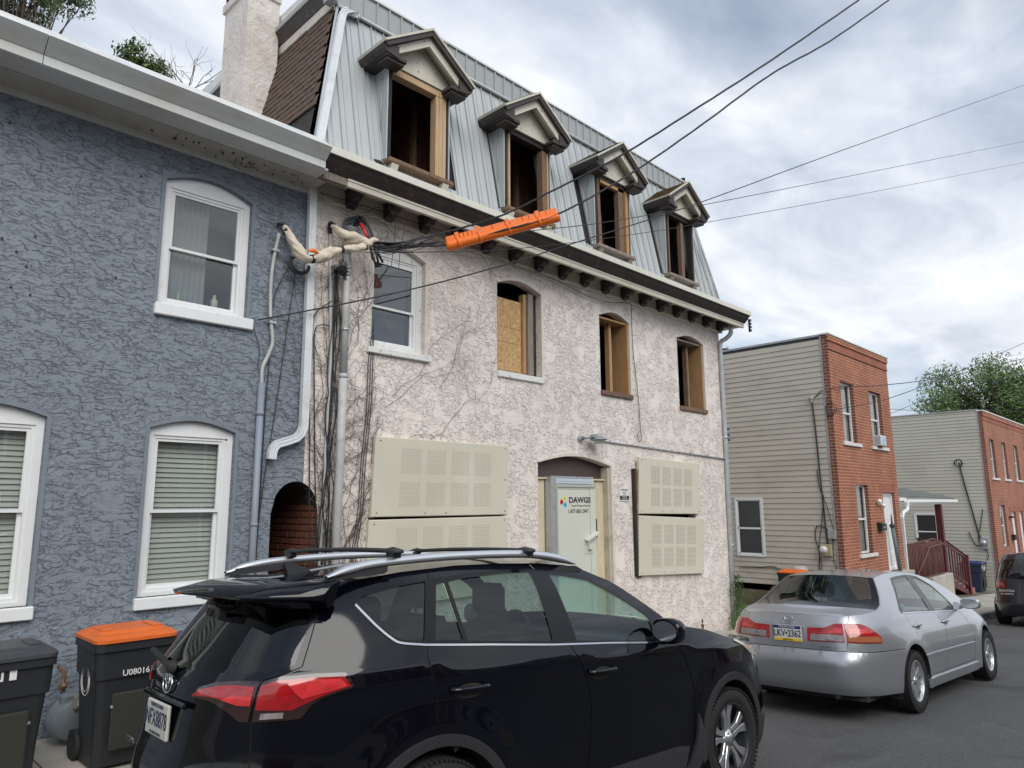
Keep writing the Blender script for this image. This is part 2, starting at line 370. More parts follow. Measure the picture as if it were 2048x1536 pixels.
M['darkwood'] = mat('brown_black_trim', (0.042, 0.032, 0.030), 0.55, var=0.3, vscale=6, stain=((0.13, 0.11, 0.10), 9, 0.6, 0.6), bump=(25, 0.4, 0.006))
M['cream'] = mat('cream_trim', (0.60, 0.57, 0.48), 0.6, var=0.06, vscale=3, stain=[((0.34, 0.28, 0.20), 7, 0.55, 0.62), ((0.48, 0.44, 0.35), 1.4, 0.5, 0.5)])
M['creampeel'] = mat('peeling_cream_paint', (0.60, 0.57, 0.49), 0.65, var=0.06, stain=[((0.14, 0.11, 0.085), 17, 0.9, 0.60)], bump=(30, 0.5, 0.006))
M['newwood'] = mat('new_lumber', (0.42, 0.24, 0.11), 0.7, var=0.16, vscale=3, stretch=(14, 14, 1.2), stain=((0.26, 0.13, 0.05), 2.5, 0.6, 0.58))
M['palewood'] = mat('pale_lumber', (0.50, 0.34, 0.20), 0.7, var=0.15, vscale=3, stretch=(16, 16, 1.0), stain=((0.30, 0.19, 0.10), 2.5, 0.7, 0.57))
M['oldwood'] = mat('old_brown_wood', (0.20, 0.12, 0.075), 0.75, var=0.35, vscale=3, stretch=(12, 12, 1.5), stain=((0.07, 0.05, 0.04), 3, 0.7, 0.52), bump=(20, 0.4, 0.006))
M['greywood'] = mat('weathered_grey_wood', (0.27, 0.23, 0.19), 0.85, var=0.3, vscale=3, stretch=(14, 14, 1.0), stain=((0.08, 0.065, 0.055), 3, 0.8, 0.53), bump=(25, 0.5, 0.008))
M['char'] = mat('charred_wood', (0.022, 0.018, 0.016), 0.8, var=0.4, vscale=6, bump=(30, 0.6, 0.01))
M['osb'] = mat('strand_board', (0.50, 0.32, 0.14), 0.7, var=0.3, vscale=22, stretch=(2.2, 1, 1), stain=[((0.24, 0.12, 0.035), 16, 0.75, 0.54), ((0.74, 0.56, 0.32), 13, 0.7, 0.55)])
M['interior'] = mat('dark_interior', (0.035, 0.028, 0.024), 0.9, var=0.4, vscale=2, stain=((0.10, 0.045, 0.03), 1.3, 0.6, 0.52))
M['intbrick'] = mat('sooty_brick', (0.12, 0.045, 0.03), 0.9, var=0.35, vscale=7, bump=(15, 0.6, 0.015), stain=((0.2, 0.15, 0.11), 2.5, 0.5, 0.56))
M['panel'] = mat('beige_steel_panel', (0.60, 0.57, 0.465), 0.42, var=0.03, vscale=1.5, stain=[((0.16, 0.10, 0.06), 26, 0.85, 0.69), ((0.66, 0.64, 0.54), 0.7, 0.4, 0.5)])
M['hole'] = mat('hole_black', (0.03, 0.03, 0.025), 0.9); M['vent'] = mat('vent_hole_grey', (0.20, 0.19, 0.15), 0.9)
M['rust'] = mat('rusty_frame', (0.16, 0.085, 0.045), 0.85, var=0.4, vscale=9, stain=((0.45, 0.42, 0.36), 9, 0.6, 0.57))
M['doorpanel'] = mat('pale_green_steel', (0.60, 0.61, 0.53), 0.4, var=0.03, vscale=1.2)
M['doorbrown'] = mat('brown_transom', (0.075, 0.05, 0.045), 0.5, var=0.15, vscale=3, stain=((0.5, 0.42, 0.35), 11, 0.7, 0.68))
M['doorcream'] = mat('peeling_cream_door', (0.62, 0.54, 0.38), 0.6, var=0.08, vscale=2, stretch=(5, 5, 1), stain=((0.42, 0.30, 0.17), 5, 0.6, 0.56), bump=(12, 0.4, 0.005))
M['black'] = mat('black_plastic', (0.018, 0.018, 0.02), 0.45)
M['rubber'] = mat('black_rubber', (0.02, 0.02, 0.021), 0.75, grain=0.2, gscale=40)
M['cable'] = mat('cable_black', (0.022, 0.022, 0.025), 0.5)
M['pipegrey'] = mat('grey_conduit', (0.47, 0.47, 0.46), 0.55, var=0.12, vscale=4, stain=((0.3, 0.28, 0.25), 6, 0.5, 0.55))
M['pipeblue'] = mat('blue_painted_conduit', (0.24, 0.275, 0.33), 0.5, var=0.08, vscale=4)
M['cloth'] = mat('canvas_wrap', (0.66, 0.57, 0.46), 0.85, var=0.1, vscale=9, bump=(16, 0.6, 0.02), stain=((0.40, 0.29, 0.20), 7, 0.5, 0.57))
M['orange'] = mat('orange_plastic', (0.86, 0.17, 0.012), 0.42, var=0.05, vscale=6)
M['red'] = mat('red_sleeve', (0.62, 0.03, 0.03), 0.4)
M['vine'] = mat('dead_vine', (0.115, 0.085, 0.065), 0.9, var=0.3, vscale=9)
M['leaf'] = mat('green_leaf', (0.115, 0.185, 0.045), 0.5, var=0.45, vscale=1.2)
M['leafdark'] = mat('dark_leaf', (0.055, 0.10, 0.028), 0.5, var=0.45, vscale=1)
M['bark'] = mat('bark', (0.10, 0.08, 0.062), 0.9, var=0.3, vscale=6, bump=(20, 0.5, 0.02))
M['brickred'] = mat('passage_brick', (0.20, 0.07, 0.040), 0.85, var=0.25, vscale=7, grain=0.2, bump=(40, 0.4, 0.006))
M['mortar'] = mat('mortar', (0.34, 0.30, 0.26), 0.9, var=0.2, vscale=9)
M['room'] = mat('room_dark', (0.06, 0.065, 0.07), 0.9)
M['blind'] = mat('blind_slats', (0.70, 0.71, 0.66), 0.5, var=0.03)
M['curtain'] = mat('grey_curtain', (0.36, 0.37, 0.37), 0.8, var=0.1, vscale=5)
M['glass'] = glass_mat('window_glass', (0.88, 0.92, 0.91), 0.10, 0.85)
M['glass2'] = glass_mat('screened_glass', (0.4, 0.42, 0.43), 0.16, 0.8)

# ================================================================== GROUND AND STREET
def struct(o): o['kind'] = 'structure'; return o
def sloped_sheet(name, x0, x1, y0, y1, dz, m, parent=None, cross=None):
    """sheet following the fall of the street; cross = (reference y, cross slope)"""
    b = MB(); xs_ = [x0] + [x for x in (-20, 0, 12, 20, 60) if x0 < x < x1] + [x1]; ys_ = [y0, y1]
    if cross and y0 < 0 < y1: ys_ = [y0, 0, y1]
    def zc(y): return 0 if not cross else -cross[1] * ((y if y > 0 else -y * 0.5) - cross[0])
    vs = [(x, y, ground(x) + dz + zc(y)) for y in ys_ for x in xs_]; n = len(xs_)
    b.add(vs, [(j * n + i, j * n + i + 1, (j + 1) * n + i + 1, (j + 1) * n + i) for j in range(len(ys_) - 1) for i in range(n - 1)]); return b.build(name, m, parent, fix=False)
g = MB()
def gz(x): return ground(max(-150, min(150, x))) - 0.30
gx = [-600, -150, -40, 12, 40, 150, 600]; gy = [-600, -60, 0, 60, 600]
g.add([(x, y, gz(x)) for y in gy for x in gx], [(j * 7 + i, j * 7 + i + 1, j * 7 + i + 8, j * 7 + i + 7) for j in range(4) for i in range(6)])
struct(g.build('ground', M['dirt'], fix=False))
struct(sloped_sheet('road', -60, 110, -4.6, 4.90, 0.015, M['road'], None, (3.6, 0.04)))
kb = MB()
def ramp_box(b, x0, x1, y0, y1, z0, z1):
    """box that follows the fall of the street; z0, z1 above the street line"""
    v = [(x, y, ground(x) + z) for z in (z0, z1) for (x, y) in ((x0, y0), (x1, y0), (x1, y1), (x0, y1))]
    return b.add(v, [(0, 3, 2, 1), (4, 5, 6, 7), (0, 1, 5, 4), (1, 2, 6, 5), (2, 3, 7, 6), (3, 0, 4, 7)])
KERB = struct(sloped_sheet('kerb', -60, 110, 4.86, 5.02, 0.08, M['kerb']))
for k in range(34):
    x = -4 + k * 1.8; b = MB(); ramp_box(b, x, x + 1.79, 4.86, 5.015, -0.1, 0.125 + 0.004 * math.sin(k * 2.3)); b.build('kerb_stone', M['kerb'], KERB)
WALK = struct(sloped_sheet('sidewalk', -60, 110, 5.02, 7.02, 0.10, M['kerb']))
for k in range(26):
    x = -3 + k * 1.5; b = MB(); ramp_box(b, x + 0.006, x + 1.494, 5.02, 6.985, -0.05, 0.118 + 0.004 * math.sin(k * 3.1)); b.build('paving_slab', M['walk'], WALK)
struct(sloped_sheet('yard', 13.2, 110, 7.02, 40, 0.095, M['dirt']))
b = MB(); ramp_box(b, -60, 110, -4.76, -4.6, -0.1, 0.12); struct(b.build('opposite_kerb', M['kerb']))
struct(sloped_sheet('opposite_sidewalk', -60, 110, -7.0, -4.76, 0.11, M['walk']))

# ================================================================== WINDOW BUILDER
def panes(b, x0, x1, y, z0, z1): b.face([(x0, y, z0), (x1, y, z0), (x1, y, z1), (x0, y, z1)])
def frame_ring(b, x0, x1, z0, z1, w, y0, y1, wb=None):
    wb = w if wb is None else wb
    b.box(x0, x0 + w, y0, y1, z0, z1); b.box(x1 - w, x1, y0, y1, z0, z1)
    b.box(x0 + w, x1 - w, y0 + 0.001, y1, z1 - w, z1); b.box(x0 + w, x1 - w, y0 + 0.001, y1, z0, z0 + wb)
def sash_window(parent, op, gl, rail, yw=7.0, rec=0.05, sill=None, casing='white', vin='vinyl', blind=True, glassm='glass', curtain=None, sillm='white', sill_out=0.05, name='window'):
    """op = (x0, x1, z0, springing, crown) of the opening; gl = (x0, x1, z0, z1) of the glazed area"""
    x0, x1, z0, zs, zt = op; gx0, gx1, gz0, gz1 = gl
    b = MB(); loop = arch_loop(x0 + 0.002, x1 - 0.002, z0 + 0.002, zs - 0.002, zt - 0.002)
    fx0, fx1, fz0, fz1 = gx0 - 0.055, gx1 + 0.055, gz0 - 0.055, gz1 + 0.05
    hole = [(fx0, fz0), (fx1, fz0), (fx1, fz1), (fx0, fz1)]
    y = yw + rec
    wall_xz(b, loop, [hole], y, 0.05)
    win = b.build(name, M[casing], parent)
    b = MB(); frame_ring(b, fx0, fx1, fz0, fz1, 0.028, y + 0.012, y + 0.10); b.build('frame', M[vin], win)
    b = MB(); frame_ring(b, fx0 + 0.028, fx1 - 0.028, rail - 0.012, fz1 - 0.028, 0.028, y + 0.022, y + 0.05); b.build('upper_sash', M[vin], win)
    b = MB(); frame_ring(b, fx0 + 0.028, fx1 - 0.028, fz0 + 0.028, rail + 0.025, 0.03, y + 0.052, y + 0.085, 0.035); b.build('lower_sash', M[vin], win)
    b = MB(); panes(b, fx0 + 0.05, fx1 - 0.05, y + 0.036, rail, fz1 - 0.05); b.build('pane', M[glassm], win, fix=False)
    b = MB(); panes(b, fx0 + 0.05, fx1 - 0.05, y + 0.068, fz0 + 0.05, rail + 0.01); b.build('pane', M[glassm], win, fix=False)
    if blind:
        b = MB(); z = gz0 + 0.0; hi = gz1 + 0.03
        while z < hi:
            b.face([(gx0 - 0.03, y + 0.112, z), (gx1 + 0.03, y + 0.112, z), (gx1 + 0.03, y + 0.132, z + 0.050), (gx0 - 0.03, y + 0.132, z + 0.050)]); z += 0.047
        b.build('blind', M['blind'], win, fix=False)
    if curtain:
        b = MB(); n = 24; pts = [(lerp(gx0 - 0.03, lerp(gx0, gx1, curtain[1]), i / n), y + 0.16 + 0.02 * math.sin(i * 2.1)) for i in range(n + 1)]
        for i in range(n): b.face([(*pts[i], gz0 - 0.03), (*pts[i + 1], gz0 - 0.03), (*pts[i + 1], gz1 + 0.03), (*pts[i], gz1 + 0.03)])
        b.build('curtain', M[curtain[0]], win, fix=False)
    if sill:
        b = MB(); b.bbox(sill[0], sill[1], yw - sill_out, yw + rec + 0.01, sill[2], sill[3], 0.008); b.build('sill', M[sillm], win)
    return win

# ================================================================== BLUE STUCCO HOUSE
PARTY = 3.885
HB = thing('row_house', 'blue-grey stucco row house with white arched windows and a deep white eave, at the left', 'house', (1.5, 7, 0))
aw = dict(x0=3.53, x1=4.075, zs=1.62, zt=1.956)
def passage_z(x):
    t = (x - aw['x0']) / (aw['x1'] - aw['x0']); return aw['zs'] + (aw['zt'] - aw['zs']) * math.sqrt(max(0, 1 - (2 * t - 1) ** 2))
notchL = [(3.53, -0.6)] + [(x, passage_z(x)) for x in np.linspace(3.53, PARTY, 9)]
outer = [(-1.6, -0.6)] + notchL + [(PARTY, 5.30), (-1.6, 5.30)]
ops_b = [(2.27, 3.15, 3.62, 4.88, 4.99), (2.30, 3.112, 0.895, 2.425, 2.515), (0.667, 1.478, 0.908, 2.455, 2.54)]
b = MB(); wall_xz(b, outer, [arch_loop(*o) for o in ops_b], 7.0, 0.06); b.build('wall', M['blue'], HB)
mat('smooth_blue_render', (0.19, 0.215, 0.25), 0.7, var=0.08, vscale=5, bump=(25, 0.3, 0.005))
for o in ops_b:      # plain smooth band of stucco round each window
    b = MB(); lo = arch_loop(o[0] - 0.035, o[1] + 0.035, o[2], o[3] + 0.02, o[4] + 0.045); n = len(lo); li = arch_loop(*o)
    for i in range(n - 1): b.face([(lo[i][0], 6.992, lo[i][1]), (lo[i + 1][0], 6.992, lo[i + 1][1]), (li[i + 1][0], 6.992, li[i + 1][1]), (li[i][0], 6.992, li[i][1])])
    b.build('window_band', MATS['smooth_blue_render'], HB, fix=False)
sash_window(HB, ops_b[0], (2.39, 3.03, 3.70, 4.775), 4.215, sill=(2.245, 3.215, 3.50, 3.615), blind=False, curtain=('curtain', 0.62))
for (bx_, bh_, br_, bc_, lb_) in ((2.52, 0.15, 0.022, (0.25, 0.42, 0.22), 'pale green bottle standing behind the upper window of the blue house'), (2.78, 0.05, 0.035, (0.62, 0.38, 0.08), 'small amber jar behind the upper window of the blue house'), (2.88, 0.19, 0.035, (0.50, 0.50, 0.40), 'pale bottle beside the amber jar behind the upper window')):
    b = MB(); b.lathe((bx_, 7.17, 3.66), (0, 0, 1), [(0, 0), (0, br_), (bh_ * 0.7, br_), (bh_ * 0.82, br_ * 0.45), (bh_, br_ * 0.45), (bh_, 0)], 14); tag(b.build('bottle', mat('bottle_%d' % int(bx_ * 100), bc_, 0.3), None), lb_, 'bottle')
sash_window(HB, ops_b[1], (2.405, 2.985, 0.99, 2.315), 1.655, sill=(2.272, 3.14, 0.79, 0.895))
sash_window(HB, ops_b[2], (0.78, 1.36, 1.0, 2.335), 1.67, sill=(0.63, 1.515, 0.803, 0.908))
b = MB(); b.box(-1.6, PARTY, 15, 15.1, -0.6, 5.9); b.box(-1.7, -1.6, 7.0, 15, -0.6, 5.9); b.build('rear_wall', M['room'], HB)
b = MB(); b.box(-1.6, 3.42, 7.5, 15, 2.68, 2.80); b.box(-1.6, 3.42, 7.06, 15, 5.2, 5.26); b.box(2.0, 2.05, 7.6, 15, -0.5, 5.2); b.box(-1.6, 3.42, 9.4, 9.45, -0.5, 5.2); b.build('floor', M['room'], HB)
# eave: roof edge, ogee gutter, soffit, bed board
def extrude_x(b, prof, x0, x1, close=True):
    n = len(prof)
    for i in range(n if close else n - 1):
        p, q = prof[i], prof[(i + 1) % n]; b.face([(x0, *p), (x1, *p), (x1, *q), (x0, *q)])
    if close: b.face([(x0, *p) for p in prof]); b.face([(x1, *p) for p in reversed(prof)])
b = MB(); extrude_x(b, [(6.285, 5.455), (6.30, 5.475), (6.52, 5.648), (6.75, 5.70), (15.1, 6.05), (15.1, 5.95), (6.75, 5.55), (6.40, 5.455)], -1.7, 3.665); b.build('roof', M['rooftrim'], HB)
GSEG = [(-1.7, 0.42), (0.43, 1.06), (1.066, 3.655)]
for (a, c) in GSEG:
    b = MB(); extrude_x(b, [(6.268, 5.45), (6.30, 5.42), (6.352, 5.375), (6.388, 5.342), (6.40, 5.335), (6.40, 5.258), (6.412, 5.25), (6.42, 5.27), (6.42, 5.45)], a, c); b.build('gutter', M['gutter'], HB)
b = MB(); b.box(-1.7, 3.70, 6.42, 6.66, 5.252, 5.27); b.build('soffit', M['gutter'], HB)
b = MB(); b.box(-1.7, 3.82, 6.66, 6.95, 5.246, 5.265); b.build('soffit', mat('tan_soffit', (0.42, 0.405, 0.36), 0.6, var=0.08, stain=((0.28, 0.25, 0.2), 3, 0.4)), HB)
b = MB(); b.box(-1.7, 3.83, 6.95, 6.998, 5.195, 5.246); b.build('trim_board', M['gutter'], HB)
# downspout between the two houses
def rect_pipe(b, pts, w, d, ax=(1, 0, 0)):
    """downspout: corrugated rectangular section swept along a path"""
    pts = [Vector(p) for p in pts]; sec = []
    for (u, v) in ((-1, -1), (-0.6, -1), (-0.5, -0.8), (-0.3, -0.8), (-0.2, -1), (0.2, -1), (0.3, -0.8), (0.5, -0.8), (0.6, -1), (1, -1), (1, 1), (-1, 1)): sec.append((u * w / 2, v * d / 2))
    ax = Vector(ax); rings = []
    for i, p in enumerate(pts):
        t = (pts[min(i + 1, len(pts) - 1)] - pts[max(i - 1, 0)]).normalized(); a = (ax - t * ax.dot(t))
        a = a.normalized() if a.length > 0.2 else Vector((0, 0, -1)); a = (a - t * a.dot(t)).normalized(); n = t.cross(a) * -1 if t.z > 0 else t.cross(a)
        if n.y < 0: n = -n
        rings.append([p + a * u + n * v for (u, v) in sec])
    k = len(sec); vs = [q for r in rings for q in r]; fs = []
    for i in range(len(pts) - 1):
        for j in range(k): fs.append((i * k + j, i * k + (j + 1) % k, (i + 1) * k + (j + 1) % k, (i + 1) * k + j))
    fs.append(tuple(range(k))); fs.append(tuple(range((len(pts) - 1) * k, len(pts) * k))); b.add(vs, fs); return b
b = MB(); rect_pipe(b, [(3.805, 6.93, 5.26), (3.82, 6.93, 4.0), (3.822, 6.93, 2.60)], 0.085, 0.065)
rect_pipe(b, [(3.822, 6.93, 2.60), (3.818, 6.93, 2.53), (3.79, 6.93, 2.46), (3.74, 6.93, 2.41), (3.62, 6.93, 2.365), (3.53, 6.93, 2.335), (3.49, 6.93, 2.29), (3.475, 6.93, 2.23), (3.472, 6.93, 2.175)], 0.085, 0.065); b.build('downspout', M['aldown'], HB)
# blue conduit with its service cable
b = MB(); b.tube([(3.335, 6.955, -0.2), (3.337, 6.955, 2.96)], 0.034, 12); b.tube([(3.337, 6.955, 2.62), (3.337, 6.955, 2.66)], 0.04, 12); b.tube([(3.337, 6.955, 1.5), (3.337, 6.955, 1.53)], 0.039, 12); b.build('conduit', M['pipeblue'], HB)
b = MB(); b.tube(smooth_path([(3.337, 6.955, 2.94), (3.34, 6.96, 3.12), (3.40, 6.965, 3.27), (3.437, 6.965, 3.42), (3.405, 6.965, 3.65), (3.39, 6.965, 3.85), (3.385, 6.965, 4.05), (3.40, 6.965, 4.30), (3.445, 6.96, 4.62)]), 0.02, 8); b.build('service_cable', M['pipegrey'], HB)
b = MB()
for z, x in ((4.42, 3.405), (3.62, 3.41)): b.box(x - 0.03, x + 0.05, 6.935, 6.99, z - 0.012, z + 0.012)
b.build('pipe_strap', M['galv'], HB)
b = MB()
for (px_, pz_) in ((0.98, 4.95), (1.02, 3.92), (1.13, 3.83), (1.25, 4.0), (1.21, 3.72), (1.12, 3.52), (1.26, 3.48), (1.90, 3.78), (3.02, 2.35), (2.04, 4.82), (0.93, 4.2)):
    b.cyl((px_, 6.994, pz_), (0, 1, 0), 0.009, 0.02, 8)
b.build('anchor_hole', M['black'], HB)

# ================================================================== BRICK PASSAGE (belongs to the abandoned house)
HM = thing('burned_row_house', 'abandoned three-storey pink stucco house with metal mansard roof and four burned-out dormers', 'house', (8.5, 7, 0))
b = MB(); b.box(3.50, 3.53, 7.06, 11, -0.6, 1.9); b.build('passage_side', M['room'], HM)
b = MB()
xs_ = list(np.linspace(3.53, 4.075, 13))
for i in range(12):
    a, c = xs_[i], xs_[i + 1]; b.face([(a, 7.0, passage_z(a)), (c, 7.0, passage_z(c)), (c, 11, passage_z(c)), (a, 11, passage_z(a))])
b.face([(3.53, 11, -0.6), (4.2, 11, -0.6), (4.2, 11, 2), (3.53, 11, 2)]); b.build('passage_vault', M['interior'], HM, fix=False)
b = MB(); b.box(4.085, 4.12, 7.07, 11, -0.6, 1.85); b.build('passage_mortar', M['mortar'], HM)
def brick_mesh(name, L, H, D, m):
    q = MB(); q.bbox(0, D, 0, L, 0, H, 0.004); return q.mesh(name, m)
bk = brick_mesh('brick', 0.203, 0.062, 0.035, M['brickred']); bk2 = brick_mesh('brick_header', 0.10, 0.062, 0.035, M['brickred'])
z = -0.35; row = 0
while z < 1.83:
    y = 7.075
    for k in range(7):
        me, Lb = (bk2, 0.10) if (k == 0 and row % 2) else (bk, 0.203)
        o = link_mesh('brick', me, HM, Vector((4.055 + random.uniform(-0.003, 0.003), y, z)) - Vector((8.5, 7, 0))); y += Lb + 0.011
        if y > 8.5: break
    z += 0.074; row += 1
z = -0.35
hb = MB().mat(0); hb.bbox(0, 0.05, 0, 0.065, 0, 0.062, 0.004); hbm = hb.mesh('brick', M['brickred'])
while z < 1.78:
    link_mesh('brick', hbm, HM, Vector((4.062, 7.004, z)) - Vector((8.5, 7, 0))); z += 0.074

# ================================================================== ABANDONED HOUSE: WALL
XR = 13.14
notchR = [(x, passage_z(x)) for x in np.linspace(PARTY, 4.075, 7)] + [(4.075, -1.2)]
A_ = (4.69, 5.49, 3.565, 4.79, 4.905); B_ = (6.785, 7.705, 3.552, 4.83, 4.935); C_ = (9.14, 9.965, 3.53, 4.79, 4.90); D_ = (11.52, 12.46, 3.495, 4.80, 4.90)
DOOR = (7.60, 9.325, -0.55, 2.30, 2.425)
P12 = (4.80, 6.86, 0.6, 2.42, 2.42); P34 = (10.03, 11.9, 0.55, 2.40, 2.40)
outer = [(PARTY, 5.40)] + notchR + [(XR, -1.2), (XR, 5.40)]
outer = [(PARTY, 5.40)] + notchR[0:] + [(XR, -1.2), (XR, 5.40)]
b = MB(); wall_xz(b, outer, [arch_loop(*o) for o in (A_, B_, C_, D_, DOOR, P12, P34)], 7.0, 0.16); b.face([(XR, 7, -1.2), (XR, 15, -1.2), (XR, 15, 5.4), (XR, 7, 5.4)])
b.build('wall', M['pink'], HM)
mat('smooth_pink_render', (0.66, 0.61, 0.54), 0.75, var=0.07, vscale=5, bump=(25, 0.4, 0.006), stain=((0.42, 0.35, 0.28), 5, 0.4))
for o in (A_, B_, C_, D_, DOOR):      # raised smooth band round the openings
    b = MB(); wd = 0.05; lo = arch_loop(o[0] - 0.01, o[1] + wd, o[2], o[3] + 0.02, o[4] + wd); li = arch_loop(o[0] + 0.001, o[1] - 0.001, *o[2:]); n = len(lo)
    for i in range(n - 2):
        b.face([(lo[i][0], 6.985, lo[i][1]), (lo[i + 1][0], 6.985, lo[i + 1][1]), (li[i + 1][0], 6.985, li[i + 1][1]), (li[i][0], 6.985, li[i][1])])
        b.face([(li[i][0], 6.985, li[i][1]), (li[i + 1][0], 6.985, li[i + 1][1]), (li[i + 1][0], 7.02, li[i + 1][1]), (li[i][0], 7.02, li[i][1])])
        b.face([(lo[i][0], 6.985, lo[i][1]), (lo[i + 1][0], 6.985, lo[i + 1][1]), (lo[i + 1][0], 7.002, lo[i + 1][1]), (lo[i][0], 7.002, lo[i][1])])
    b.build('window_band', MATS['smooth_pink_render'], HM, fix=False)
# closed shell behind: back wall, floors, partitions
b = MB(); b.box(PARTY, XR, 15, 15.1, -1.2, 7.9); b.box(4.2, 4.25, 7.2, 15, -1.2, 5.4); b.build('rear_wall', M['interior'], HM)
b = MB(); b.box(4.25, XR - 0.02, 7.2, 15, 2.72, 2.85); b.box(3.8, XR - 0.02, 7.0, 15, 5.42, 5.55); b.box(4.25, XR - 0.02, 7.2, 15, -0.6, -0.5); b.build('floor', M['interior'], HM)
b = MB()
for x in (6.1, 8.2, 10.6, 12.9): b.box(x, x + 0.12, 7.3, 15, -0.5, 5.42)
b.box(4.25, XR - 0.02, 9.6, 9.7, -0.5, 7.7)
b.build('partition', M['interior'], HM)

# ---- window A: vinyl sash in an old casing
wa = sash_window(HM, A_, (4.765, 5.345, 3.675, 4.70), 4.10, sill=(4.63, 5.578, 3.485, 3.558), casing='whiteold', blind=False, glassm='glass2', curtain=('curtain', 1.0), rec=0.06, sillm='whiteold')
b = MB(); b.box(4.76, 5.35, 7.075, 7.09, 4.66, 4.70); b.build('screen_rail', M['vinyl'], wa)
# ---- window B: strand board, studs
wb = MB(); wb.box(6.79, 7.70, 7.10, 7.2, 3.552, 3.60); wb = wb.build('window', M['greywood'], HM, label='window opening boarded with strand board')
for (za, zb_) in ((3.60, 4.02), (4.025, 4.245), (4.25, 4.675)):
    b = MB(); b.box(6.79, 7.405, 7.13, 7.145, za, zb_); b.build('board', M['osb'], wb)
b = MB(); b.box(7.415, 7.475, 7.09, 7.18, 3.60, 4.80); b.build('stud', M['newwood'], wb)
b = MB(); b.box(7.49, 7.60, 7.06, 7.14, 3.58, 4.82); b.build('casing', M['greywood'], wb)
b = MB(); b.box(7.60, 7.70, 7.10, 7.16, 3.56, 4.83); b.build('casing', M['char'], wb)
b = MB(); b.bbox(6.785, 7.735, 6.965, 7.10, 3.462, 3.55, 0.01); b.build('sill', M['whiteold'], wb)
# ---- windows C and D: open, new jamb boards
for (o, nm) in ((C_, 'c'), (D_, 'd')):
    w_ = MB(); w_.box(o[0] + 0.005, o[1] - 0.005, 7.12, 7.2, o[2], o[2] + 0.03); w_ = w_.build('window', M['char'], HM, label='open window hole with new lumber jambs')
    b = MB(); b.box(o[1] - 0.03, o[1] - 0.003, 7.02, 7.36, o[2] + 0.02, o[3] - 0.03); b.build('jamb_board', M['newwood'], w_)
    b = MB(); b.box(o[1] - 0.36, o[1] - 0.31, 7.16, 7.25, o[2] + 0.03, o[3] - 0.02); b.build('stud', M['newwood'] if nm == 'c' else M['oldwood'], w_)
    b = MB(); b.box(o[1] - 0.30, o[1] - 0.265, 7.18, 7.26, o[2] + 0.03, o[3] - 0.02); b.build('stud', M['palewood'], w_)
    b = MB(); b.box(o[0] + 0.004, o[1] - 0.004, 7.03, 7.34, o[3] - 0.03, o[3] + 0.0); b.build('head_board', M['newwood'] if nm == 'c' else M['greywood'], w_)
    b = MB(); b.bbox(o[0] - 0.01, o[1] + 0.03, 6.955, 7.12, o[2] - 0.078, o[2], 0.01); b.build('sill', mat('brown_sill_paint', (0.15, 0.085, 0.065), 0.65, var=0.2, stain=((0.6, 0.58, 0.55), 7, 0.8, 0.66)) if nm == 'c' else M['oldwood'], w_)

# ---- steel security panels over the ground floor windows
def steel_panel(q, y0, d, pads, rows, nh, nv, slot=False, label=None):
    """q: four (x, z) corners TL TR BR BL"""
    b = MB(); front = [(p[0], y0, p[1]) for p in q]; c = (sum(p[0] for p in q) / 4, sum(p[1] for p in q) / 4)
    ins = [(lerp(p[0], c[0], 0.012), y0 - 0.012, lerp(p[1], c[1], 0.02)) for p in q]; back = [(p[0], y0 + d, p[1]) for p in q]
    b.face(ins[::-1])
    for i in range(4):
        j = (i + 1) % 4; b.face([ins[i], ins[j], front[j], front[i]]); b.face([front[i], front[j], back[j], back[i]])
    o = b.build('security_panel', M['panel'], HM, label=label)
    b = MB(); TL, TR, BR, BL = q
    def P(u, v): return (lerp(lerp(TL[0], TR[0], u), lerp(BL[0], BR[0], u), v), y0 - 0.0135, lerp(lerp(TL[1], TR[1], u), lerp(BL[1], BR[1], u), v))
    for (u0, u1) in pads:
        for (v0, v1) in rows:
            for i in range(nh):
                for j in range(nv):
                    u = lerp(u0, u1, (i + 0.5) / nh); v = lerp(v0, v1, (j + 0.5) / nv); x, y, z = P(u, v)
                    hx = 0.0038 if not slot else (u1 - u0) * (TR[0] - TL[0]) / nh * 0.42; hz = 0.0038 if not slot else 0.0022
                    b.face([(x - hx, y, z - hz), (x + hx, y, z - hz), (x + hx, y, z + hz), (x - hx, y, z + hz)])
    b.build('vent_holes', M['vent'], o, kind='stuff', fix=False)
    for u, v in ((0.03, 0.05), (0.97, 0.05), (0.03, 0.95), (0.97, 0.95), (0.5, 0.96), (0.35, 0.96), (0.97, 0.5)):
        b = MB(); x, y, z = P(u, v); b.cyl((x, y, z), (0, 1, 0), 0.008, 0.01, 8); b.build('rivet', M['rust'], o)
    return o
pd = [(0.17, 0.31), (0.35, 0.49), (0.53, 0.67), (0.71, 0.85)]
steel_panel([(4.755, 2.495), (6.935, 2.50), (6.915, 1.565), (4.715, 1.565)], 6.94, 0.06, pd, [(0.13, 0.46), (0.56, 0.88)], 14, 13, label='wide beige perforated steel panel, upper of the pair left of the door')
steel_panel([(4.695, 1.535), (6.915, 1.545), (6.90, 0.55), (4.66, 0.55)], 6.945, 0.055, pd, [(0.10, 0.43), (0.54, 0.87)], 14, 13, label='wide beige perforated steel panel, lower of the pair left of the door')
steel_panel([(10.065, 2.485), (12.02, 2.435), (11.965, 1.505), (10.0, 1.535)], 6.94, 0.06, pd, [(0.14, 0.47), (0.53, 0.86)], 5, 15, True, label='beige louvred steel panel, upper of the pair right of the door')
steel_panel([(10.0, 1.508), (12.09, 1.425), (11.99, 0.435), (9.945, 0.54)], 6.94, 0.06, pd, [(0.14, 0.47), (0.53, 0.86)], 5, 15, True, label='beige louvred steel panel, lower of the pair right of the door')
